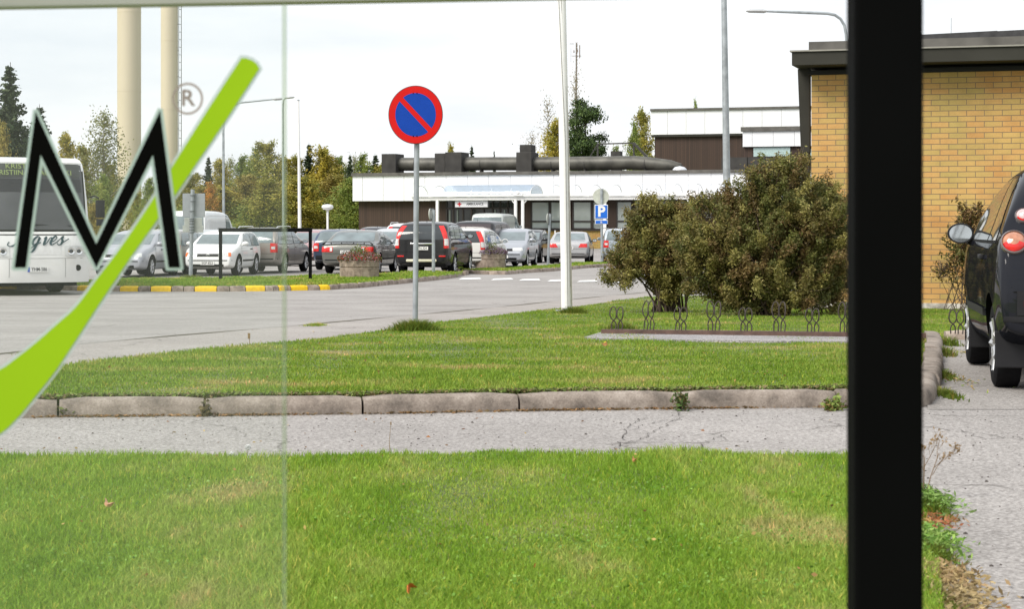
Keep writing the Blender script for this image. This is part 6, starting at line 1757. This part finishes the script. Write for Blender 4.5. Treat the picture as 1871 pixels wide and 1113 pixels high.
bush("bush", "large olive brown bush beside the brick wall, behind the cycle rack", 1405, 576,
     [(1292, 410, 34), (1302, 455, 46), (1350, 408, 44), (1345, 475, 60), (1412, 375, 52), (1440, 330, 28), (1400, 440, 66), (1475, 380, 48), (1500, 430, 52), (1465, 475, 62), (1508, 505, 42), (1385, 530, 52), (1455, 535, 54), (1325, 525, 44), (1432, 298, 13, .7), (1462, 296, 15, .7), (1392, 318, 12, .6), (1400, 330, 16, .7), (1276, 372, 15, .5), (1300, 368, 14, .5), (1368, 318, 10, .6), (1385, 322, 10, .6), (1375, 352, 26, .8), (1520, 400, 30), (1510, 360, 24, .8), (1290, 500, 40), (1505, 545, 30), (1445, 312, 14, .8), (1330, 365, 20, .8)], 240000, .022, BP, [.2, .22, .16, .16, .08, .18], 62, stems=60, twigs=420)
bush("bush", "thin reddish shrub against the brick wall beside the black car", 1762, 567,
     [(1775, 395, 22, .7), (1765, 425, 24, .8), (1780, 440, 24, .9), (1755, 460, 24, .7), (1790, 470, 26, .8), (1740, 490, 20, .35), (1770, 505, 26, .4), (1720, 500, 16, .2), (1800, 420, 20, .8)], 4200, .032, [(.14, .11, .03), (.10, .11, .03), (.16, .08, .035)], None, 63, stems=26, twigs=330, depth=.12, thick=.006)

# ---- tufts, weeds, small things on the ground
M_tuft = grass_mat("tuft_blades", True, (0.10, 0.17, 0.02), (0.14, 0.20, 0.03), (0.19, 0.23, 0.05), (0.30, 0.26, 0.10), .4)
def tuft(name, label, cat, px, py, wpx, hpx, n, bw=.005, off=.02, depth=.12, group=None, m=None, seed=None):
    p = G(px, py, off); s = F / p.y; rs = np.random.RandomState(seed or int(px + py)); hw = wpx / 2 / s; h_ = hpx / s
    bx = rs.randn(n) * hw * .42; by = rs.randn(n) * depth; a = rs.rand(n) * 6.28
    h = h_ * (.35 + .65 * rs.rand(n)) * np.exp(-(bx / hw) ** 2 * .7); ln = h * (.2 + .7 * rs.rand(n)); la = np.arctan2(by, bx) + rs.randn(n) * .8
    w = bw * (.6 + .8 * rs.rand(n))
    B = np.stack([bx, by, 0 * bx - .01], 1); wd = np.stack([np.cos(a), np.sin(a), 0 * a], 1) * (w / 2)[:, None]
    L = np.stack([np.cos(la) * ln, np.sin(la) * ln, 0 * a], 1); up = np.stack([0 * a, 0 * a, h], 1)
    M_ = B + L * .3 + up * .65; T_ = B + L + up
    V = np.stack([B - wd, B + wd, M_ + wd * .8, M_ - wd * .8, T_], 1).reshape(-1, 3); i0 = np.arange(n) * 5
    Fc = np.concatenate([np.stack([i0, i0 + 1, i0 + 2], 1), np.stack([i0, i0 + 2, i0 + 3], 1), np.stack([i0 + 3, i0 + 2, i0 + 4], 1)])
    t = .6 + .7 * rs.rand(n); c = np.stack([t, t, t * .9], 1); dead = rs.rand(n) < .12; c[dead] *= np.array([1.8, 1.1, 1.4])
    o = link(name, tri_mesh(name, V, Fc, np.repeat(c, 5, 0)), m or M_tuft); o.location = p
    return tag(o, label, cat, group)
tuft("grass_tuft", "tall dark grass tuft around the foot of the no stopping sign", "grass tuft", 758, 605, 96, 27, 1900, .006, depth=.15)
tuft("grass_tuft", "tall grass tuft around the white flagpole's foot", "grass tuft", 1048, 573, 60, 17, 900, .007)
tuft("grass_tuft", "rough grass at the left end of the cycle rack", "grass tuft", 1135, 606, 70, 22, 900, .006)
tuft("grass_tuft", "yellowed grass growing in the road joint", "grass tuft", 577, 596, 52, 9, 500, .007, off=.0, m=M_blade2)
tuft("grass_tuft", "small grass tuft at the foot of the stacked signs' post", "grass tuft", 350, 509, 50, 10, 400, .012, off=.1)
tuft("grass_tuft", "grass tuft at the foot of the left planter", "grass tuft", 688, 508, 30, 10, 260, .014, off=.1)
tuft("grass_tuft", "grass tuft in the road joint at the far left", "grass tuft", 30, 647, 36, 6, 200, .006, off=.0)
for px, py, w_, n in ((1722, 650, 44, 420), (1718, 690, 40, 420), (1728, 725, 44, 420), (1735, 632, 38, 300)):
    tuft("kerb_weeds", "broad green weeds along the rounded kerb by the black car", "weeds", px, py, w_, 22, n, .010, off=.0, depth=.16, group="weeds by the parking bay kerb")
for px, py, w_, n, sp in ((1690, 930, 64, 900, "upper"), (1700, 1010, 66, 900, "middle"), (1706, 1095, 60, 600, "lowest")):
    tuft("edge_weeds", sp + " clump of rough grass spilling over the lane right of the black post", "weeds", px, py, w_, 36, n, .006, off=.0, depth=.16)
def weed(name, label, px, py, wpx, hpx, n, seed, colr, cat="weed", off=.0, lf=.02):
    p = G(px, py, off); s = F / p.y; rs = np.random.RandomState(seed)
    root = empty(name, p, 0, label, cat); b = MB(); C = []
    for k in range(7):
        a = rs.rand() * 6.28; e = Vector((rs.randn() * wpx / s * .22, rs.randn() * .05, hpx / s * (.4 + .6 * rs.rand()))); b.tube([(0, 0, -.01), tuple(e * .5 + Vector((0, 0, .02))), tuple(e)], [.003, .002, .0012], n=4)
        for _ in range(n // 7): C.append(np.array(e) * rs.rand() ** .6 + rs.randn(3) * .016)
    b.build("stem", M_twig, root); C = np.array(C); T = pal_pick(rs, colr, len(C)); leaf_object("leaves", C, lf, T, seed, parent=root)
weed("weed", "leafy weed growing in the kerb joint right of centre", 1243, 752, 34, 36, 260, 3, [(.07, .12, .03), (.10, .15, .04), (.16, .13, .05)])
weed("weed", "bright green weed on the kerb just left of the black post", 1522, 752, 46, 24, 260, 4, [(.16, .24, .04), (.20, .26, .06), (.22, .16, .05)])
weed("weed", "small dry weed in the kerb joint at left", 374, 762, 24, 22, 90, 5, [(.14, .11, .05), (.10, .10, .04)])
weed("weed", "dry weed filling the broken kerb corner at far left", 126, 762, 50, 30, 240, 6, [(.10, .12, .03), (.14, .11, .05), (.12, .15, .04)])
# broad leaves and dry litter where the lawn frays out over the lane: too many to count
rs = np.random.RandomState(91); C = []; T = []
for px, py, sx, sy, m_, pal in ((1702, 925, .035, .16, 700, [(.15, .27, .05), (.20, .31, .08)]), (1706, 1000, .04, .14, 800, [(.16, .30, .05), (.24, .36, .08)]), (1712, 960, .035, .10, 220, [(.40, .14, .06), (.34, .20, .08)]), (1722, 1060, .05, .12, 700, [(.40, .30, .14), (.32, .22, .11)]), (1735, 1100, .06, .12, 700, [(.40, .31, .15), (.30, .22, .11)]), (1722, 690, .06, .5, 260, [(.18, .26, .05), (.36, .26, .10)]), (1726, 640, .05, .7, 240, [(.18, .26, .05), (.34, .26, .10)])):
    p = G(px, py); q = rs.randn(m_, 2); C.append(np.stack([p.x + q[:, 0] * sx, p.y + q[:, 1] * sy, np.full(m_, gz(p.y) + .012) + rs.rand(m_) * (.04 if pal[0][1] > .25 and py > 800 and pal[0][0] < .3 else .014)], 1)); T.append(pal_pick(rs, pal, m_))
o = leaf_object("edge_litter", np.concatenate(C), .011, np.concatenate(T), 14, elong=2.6, up=.5); tag(o, kind='stuff')
# tall dry weed beside the black post
p = G(1692, 915); s = F / p.y; root = empty("tall_weed", p, 0, "tall branching dry weed right beside the black post", "weed")
b = MB(); C = []; rw = random.Random(9)
def br(a, d, ln, r_, lev):
    e = a + d * ln; b.tube([a, a.lerp(e, .5) + Vector((rw.uniform(-.008, .008), 0, 0)), e], [r_, r_ * .8, r_ * .55], n=4, cap=False)
    if lev == 0: C.append(np.array(e)); return
    for _ in range(3): br(a.lerp(e, rw.uniform(.45, 1)), (d + Vector((rw.uniform(-.75, .75), rw.uniform(-.5, .5), rw.uniform(-.1, .3)))).normalized(), ln * rw.uniform(.4, .6), r_ * .6, lev - 1)
br(Vector((-.01, 0, 0)), Vector((.03, 0, 1)), .17, .0025, 3); br(Vector((.0, 0.02, 0.0)), Vector((.30, 0, 1)).normalized(), .19, .0022, 3)
b.build("stem", mat("dry_stem", (0.20, 0.13, 0.07), rough=.8), root); C = np.repeat(np.array(C), 3, 0) + np.random.RandomState(1).randn(len(C) * 3, 3) * .004
leaf_object("seed_heads", C, .009, np.tile(np.array([[.30, .20, .10]]), (len(C), 1)), 3, parent=root)
# dandelion clocks, stalks, blossoms, fallen leaves
M_puff = mat("dandelion_fluff", (0.72, 0.70, 0.66), rough=.9, var=.2, scale=60); M_stalk = mat("stalk", (0.24, 0.16, 0.08), rough=.8); M_yf = mat("dandelion_yellow", (0.85, 0.62, 0.01), rough=.7, var=.2, scale=80)
def clock(label, px, py, hpx, r_, m=M_puff):
    p = G(px, py); s = F / p.y; root = empty("dandelion", p, 0, label, "dandelion"); h_ = hpx / s
    b = MB(); b.tube([(-.012, 0, -.01), (-.004, 0, h_ * .6), (0, 0, h_)], .0016, n=5); b.build("stalk", M_stalk, root)
    rs = np.random.RandomState(int(px)); 
    if m is M_puff:
        d = rs.randn(260, 3); d /= np.linalg.norm(d, axis=1)[:, None]
        leaf_object("seed_head", np.array([0, 0, h_]) + d * r_ * (.7 + .3 * rs.rand(260, 1)), .006, np.full((260, 3), .72), 2, parent=root)
    else:
        b = MB(); b.lathe([(.001, .0), (r_ * .6, .001), (r_, .006), (r_ * .7, .010), (.001, .012)], c=(0, 0, h_), n=12); b.build("blossom", m, root)
clock("dandelion clock standing at the lane edge left of the glass edge", 453, 838, 20, .013)
clock("pale dandelion clock low in the grass beside the standing one", 423, 841, 9, .017)
for px, py, sp in ((721, 716, "on the lawn just above the kerb, right of the pane edge"), (1106, 632, "in the lawn below the left end of the cycle rack"), (1448, 624, "by the gravel under the cycle rack"), (455, 717, "on the lawn above the kerb, left of the pane edge"), (350, 680, "in the lawn far left beside the swoosh")):
    clock("yellow dandelion blossom " + sp, px, py, 5, .016, M_yf)
b = MB(); p = G(713, 838); h_ = 64 / (F / p.y); b.tube([(0, 0, 0), (-.004, 0, h_ * .5), (.003, 0, h_)], [.0018, .0013, .001], n=5); b.box((.003, 0, h_), (.006, .006, .014)); o = b.build("dry_stalk", M_stalk); o.location = p; tag(o, "single tall dry stalk crossing the lane, left of centre", "stalk")
b = MB(); p = G(457, 636); h_ = 22 / (F / p.y); b.tube([(0, 0, 0), (-.01, 0, h_)], [.004, .003], n=5); b.box((-.01, 0, h_), (.02, .02, .05)); o = b.build("dry_stalk", M_stalk); o.location = p; tag(o, "dark seed stalk at the lawn's road side, left of the pane edge", "stalk")
def fleaf(label, px, py, sz, c, up=.03):
    p = G(px, py); n = 14; b = MB(); vs = [(0, 0, .004)]
    for k in range(n):
        a = 2 * math.pi * k / n; r_ = sz * (.75 + .25 * abs(math.cos(2.5 * a))) * (1.25 if k == 0 else 1); vs.append((r_ * math.cos(a), r_ * math.sin(a) * .8, .012 * math.sin(2 * a) + .3 * sz * abs(math.sin(a))))
    b.add(vs, [(0, 1 + k, 1 + (k + 1) % n) for k in range(n)]); o = b.build("fallen_leaf", mat("leaf_" + str(int(c[0] * 100)), c, rough=.7, var=.2, scale=30)); o.location = (p.x, p.y, p.z + up); o.rotation_euler = (R(38), R(8), px); tag(o, label, "leaf", "fallen autumn leaves")
fleaf("pale pink fallen leaf on the front lawn at left", 197, 944, .025, (.62, .33, .20), .045)
fleaf("orange fallen leaf at the bottom edge of the front lawn", 752, 1106, .020, (.52, .14, .02), .045)
fleaf("small orange fallen leaf near the lane edge of the front lawn", 1158, 857, .014, (.42, .20, .07), .04)
fleaf("brown fallen leaf in the middle lawn, right of centre", 1105, 648, .03, (.28, .13, .04), .09)
# loose grit on the lane and bay: too many to count
rs = np.random.RandomState(5); n = 1500
Yg = 4.8 + rs.rand(n) * 8; Xg = -3.4 + rs.rand(n) * 8.2
PP = np.stack([Xg, Yg], 1); k = inpoly(PP, [(p[0], p[1]) for p in near_lane]) & ~inpoly(PP, [(p[0], p[1] + .03) for p in front_lawn]); PP = PP[k]
b = MB()
for x_, y_ in PP:
    r_ = rs.uniform(.002, .0052) if rs.rand() < .9 else rs.uniform(.005, .009)
    b.lathe([(.0005, r_ * .9), (r_ * .8, r_ * .5), (r_, 0)], c=(x_, y_, gz(y_) + .004), n=5)
tag(b.build("grit", mat("grit_dark", (0.06, 0.05, 0.045), rough=.9, var=.5, scale=300)), kind='stuff')
# dry litter along the foot of the kerb
n = 2600; tt = rs.rand(n) ** 1.0; Xk = -2.9 + 5.2 * tt
yk = np.interp(Xk, [p[0] for p in kerb_near_w], [p[1] for p in kerb_near_w]); den = .5 + .5 * np.sin(Xk * 5) * np.sin(Xk * 2.3 + 1)
kk = rs.rand(n) < np.clip(den, .08, 1); C = np.stack([Xk, yk - np.abs(rs.randn(n)) * .022 - .004, vgz(yk) + .008 + rs.rand(n) * .008], 1)[kk]
o = leaf_object("kerb_litter", C, .012, pal_pick(rs, [(.30, .17, .07), (.22, .14, .07), (.16, .12, .06)], len(C)), 8, elong=2.4, up=.8); tag(o, kind='stuff')
# ragged turf along the top of the kerb
n = 9000; Xk = -2.95 + 5.3 * rs.rand(n); yk = np.interp(Xk, [p[0] for p in kerb_near_w], [p[1] for p in kerb_near_w]) + .125 + np.abs(rs.randn(n)) * .05 - .012 - .02 * np.maximum(0, np.sin(Xk * 9))
C = np.stack([Xk, yk, vgz(yk) + .100 + rs.rand(n) * .020], 1)
o = leaf_object("turf_edge", C, .016, pal_pick(rs, [(.16, .24, .045), (.20, .26, .06), (.24, .19, .09), (.10, .12, .04)], n), 9, elong=1.8, up=.5); tag(o, kind='stuff')

# clover and broad leaved weeds in patches of the front lawn, and bits of fallen leaf: too many to count
rs = np.random.RandomState(77); C = []; T = []
for px, py, rr0, m_ in ((1440, 1000, .22, 1500), (1050, 1010, .20, 900), (1340, 1080, .18, 700), (640, 960, .14, 450), (250, 1050, .2, 600), (1480, 930, .15, 500), (860, 1090, .16, 500), (430, 900, .16, 400), (1180, 900, .15, 380), (90, 930, .16, 380)):
    p = G(px, py); q = rs.randn(m_, 2) * rr0 * np.array([1.2, 1.0]); C.append(np.stack([p.x + q[:, 0], p.y + q[:, 1], np.full(m_, gz(p.y) + .026) + rs.rand(m_) * .020], 1)); T.append(pal_pick(rs, [(.13, .27, .03), (.18, .33, .05), (.22, .36, .07)], m_))
C = np.concatenate(C); T = np.concatenate(T); k = inpoly(C[:, :2], [(a[0], a[1]) for a in front_lawn]); C, T = C[k], T[k]
C = C[::3]; T = T[::3]; o = leaf_object("clover", C, .010, T, 12, elong=1.1, up=.6); tag(o, kind='stuff')
n = 420; q = np.stack([-3 + rs.rand(n) * 5, 5 + rs.rand(n) * 18], 1); k = inpoly(q, [(a[0], a[1]) for a in front_lawn]); m2 = inpoly(q, [(a[0], a[1]) for a in mid_lawn])
zz = vgz(q[:, 1]) + np.where(k, .045, 0) + np.where(m2, vmid(q[:, 0], q[:, 1]) + .028, 0) + .006
o = leaf_object("leaf_bits", np.stack([q[:, 0], q[:, 1], zz], 1), .013, pal_pick(rs, [(.34, .20, .07), (.42, .30, .10), (.22, .13, .06), (.40, .16, .04)], n), 13, elong=1.3, up=.8); tag(o, kind='stuff')

# ================================================================== THE BUS SHELTER IN FRONT OF THE CAMERA
GY = 2.6; gs = F / GY
def P2(px, py, Y=GY): return (X(px, Y), Z(py, Y))
# black post
YP = 1.9
post = empty("shelter_post", (X(1618.5, YP), YP, 0), 0, "thick matt black post of the bus shelter", "post")
b = MB(); xl_, xr_ = X(1546, YP + .05) - X(1618.5, YP), X(1688, YP) - X(1618.5, YP); w_ = xr_ - xl_; b.box(((xl_ + xr_) / 2, .025, 1.15), (w_, .05, 2.5)); b.build("post", mat("post_black", (0.0022, 0.0022, 0.0026), rough=.7, var=.3, scale=3, spec=.03), post, bevel=.004)
b = MB(); b.box((0, .03, -.05), (w_ + .08, .14, .02)); b.build("foot_plate", MATS["post_black"], post)
# top rail
rail = empty("shelter_rail", (0, GY + .02, 0), 0, "grey aluminium rail across the top of the shelter opening", "rail")
b = MB(); a0, a1 = Z(14, GY), Z(-5, GY)
b.bar((X(-500, GY), 0, Z(20, GY) + .035), (X(1800, GY), 0, Z(-20, GY) + .035), .04, .07); b.build("rail", mat("rail_grey", (0.30, 0.30, 0.29), rough=.5, var=.05), rail)
# glass pane with its frosted cut edge and the printed logo
pane = empty("glass_panel", (0, GY, 0), 0, "clear shelter glass pane printed with a black M and lime swoosh", "glass pane")
x0, x1 = X(-620, GY), X(516, GY); zt = Z(6, GY); zb = -.02
b = MB(); b.add([(x0, 0, zb), (x1, 0, zb), (x1, 0, zt), (x0, 0, zt)], [(0, 1, 2, 3)]); b.build("pane", clear_mat("shelter_glass", (.965, .985, .975), (.46, .50, .46), .055, gloss=.015), pane)  # pale diffuse mix paints the haze reflected in the pane
b = MB(); b.box(((x1 + X(523.5, GY)) / 2, 0, (zb + zt) / 2), (X(523.5, GY) - x1, .010, zt - zb)); b.build("pane_edge", clear_mat("glass_edge", (.84, .87, .82), (.50, .58, .47), .14, gloss=.01), pane)
for px in (30, ): pass
def film(name, poly, m, y0, parent=pane, holes=None):
    b = MB(); q = [P2(*p) for p in poly]; b.prism(q, y0 - .0004, y0); o = b.build(name, m, parent); 
    bm = bmesh.new(); bm.from_mesh(o.data); bmesh.ops.triangulate(bm, faces=[f for f in bm.faces if len(f.verts) > 4]); bm.to_mesh(o.data); bm.free(); return o
def offset_poly(P, d, lim=1.5):
    n = len(P); area = sum(P[i][0] * P[(i + 1) % n][1] - P[(i + 1) % n][0] * P[i][1] for i in range(n)); sg = 1 if area > 0 else -1; outp = []
    for i in range(n):
        a, b_, c = Vector(P[i - 1]), Vector(P[i]), Vector(P[(i + 1) % n])
        d1 = (b_ - a).normalized(); d2 = (c - b_).normalized(); n1 = Vector((d1.y, -d1.x)) * sg; n2 = Vector((d2.y, -d2.x)) * sg
        bis = (n1 + n2); L = bis.length
        cr_ = (d1.x * d2.y - d1.y * d2.x) * sg
        if L < 1e-6: bis = n1; k = 1
        else: bis /= L; k = 1 / max(.25, bis.dot(n1))
        if cr_ > 0 and k > lim:
            outp += [tuple(b_ + n1 * d + d1 * d * .5), tuple(b_ + n2 * d - d2 * d * .5)]
        else: outp.append(tuple(b_ + bis * d * min(k, 4)))
    return outp
def smooth_line(P, n=6):
    out_ = []
    for i in range(len(P) - 1):
        a, b_, c, d = [Vector(P[max(0, min(len(P) - 1, j))]) for j in (i - 1, i, i + 1, i + 2)]
        for k in range(n):
            t = k / n; out_.append(tuple(.5 * ((2 * b_) + (c - a) * t + (2 * a - 5 * b_ + 4 * c - d) * t * t + (3 * b_ - a - 3 * c + d) * t ** 3)))
    out_.append(P[-1]); return out_
Mpoly = [(27, 489), (66, 204), (176.5, 446), (293, 202), (330, 489), (308.5, 489), (280, 283), (176.5, 489), (75, 283), (48, 489)]
M_lk = mat("film_black", (0.002, 0.002, 0.002), rough=.6, spec=.02); M_lime = mat("film_lime", (0.27, 0.44, 0.012), rough=.6, var=.03, spec=.05)
M_halo = clear_mat("film_edge", (.62, .70, .70), (.42, .52, .52), .72, gloss=.01)
film("logo_outline", offset_poly(Mpoly, 5.5, 1.2), M_halo, -.0019)
film("logo_letter", Mpoly, M_lk, -.0022)
Lf = smooth_line([(441.5, 106), (380, 201), (312.5, 309), (288, 352), (225, 447), (180, 507), (140, 560), (103, 594), (68, 625), (34, 652), (0, 676), (-70, 708)])
Rt = smooth_line([(-70, 835), (0, 793), (34, 762), (68, 721), (103, 676), (137, 625), (181, 557), (238, 472), (298, 387), (320, 357), (360, 298), (420, 209), (474, 125)])
sw = Lf + Rt + [(469, 116), (461, 110), (450, 106)]
# the letter crosses over the swoosh: the swoosh is cut on both sides of the right stroke
film("swoosh_outline", offset_poly(sw, 5.5, 1.3), clear_mat("film_edge_pale", (.80, .84, .86), (.62, .68, .70), .5, gloss=.01), -.0006)
film("swoosh", sw, M_lime, -.0016)
# registered mark
cxr, cyr = 343, 180
b = MB(); c_ = P2(cxr, cyr); n = 48; ro, ri_ = 28.5 / gs, 24.0 / gs
vs = []
for k in range(n): a = 2 * math.pi * k / n; vs += [(c_[0] + ro * math.cos(a), -.0005, c_[1] + ro * 1.04 * math.sin(a)), (c_[0] + ri_ * math.cos(a), -.0005, c_[1] + ri_ * 1.04 * math.sin(a))]
b.add(vs, [(2 * k, 2 * ((k + 1) % n), 2 * ((k + 1) % n) + 1, 2 * k + 1) for k in range(n)])
M_reg = clear_mat("film_grey", (.50, .45, .44), (.30, .25, .24), .7, gloss=.01); b.build("registered_ring", M_reg, pane)
put_text("registered_letter", "R", 42 / gs, M_reg, pane, (c_[0], -.0008, c_[1]), 0, extrude=.0002, width=25 / gs, bold=.0006)
# faint reflection spots on the glass
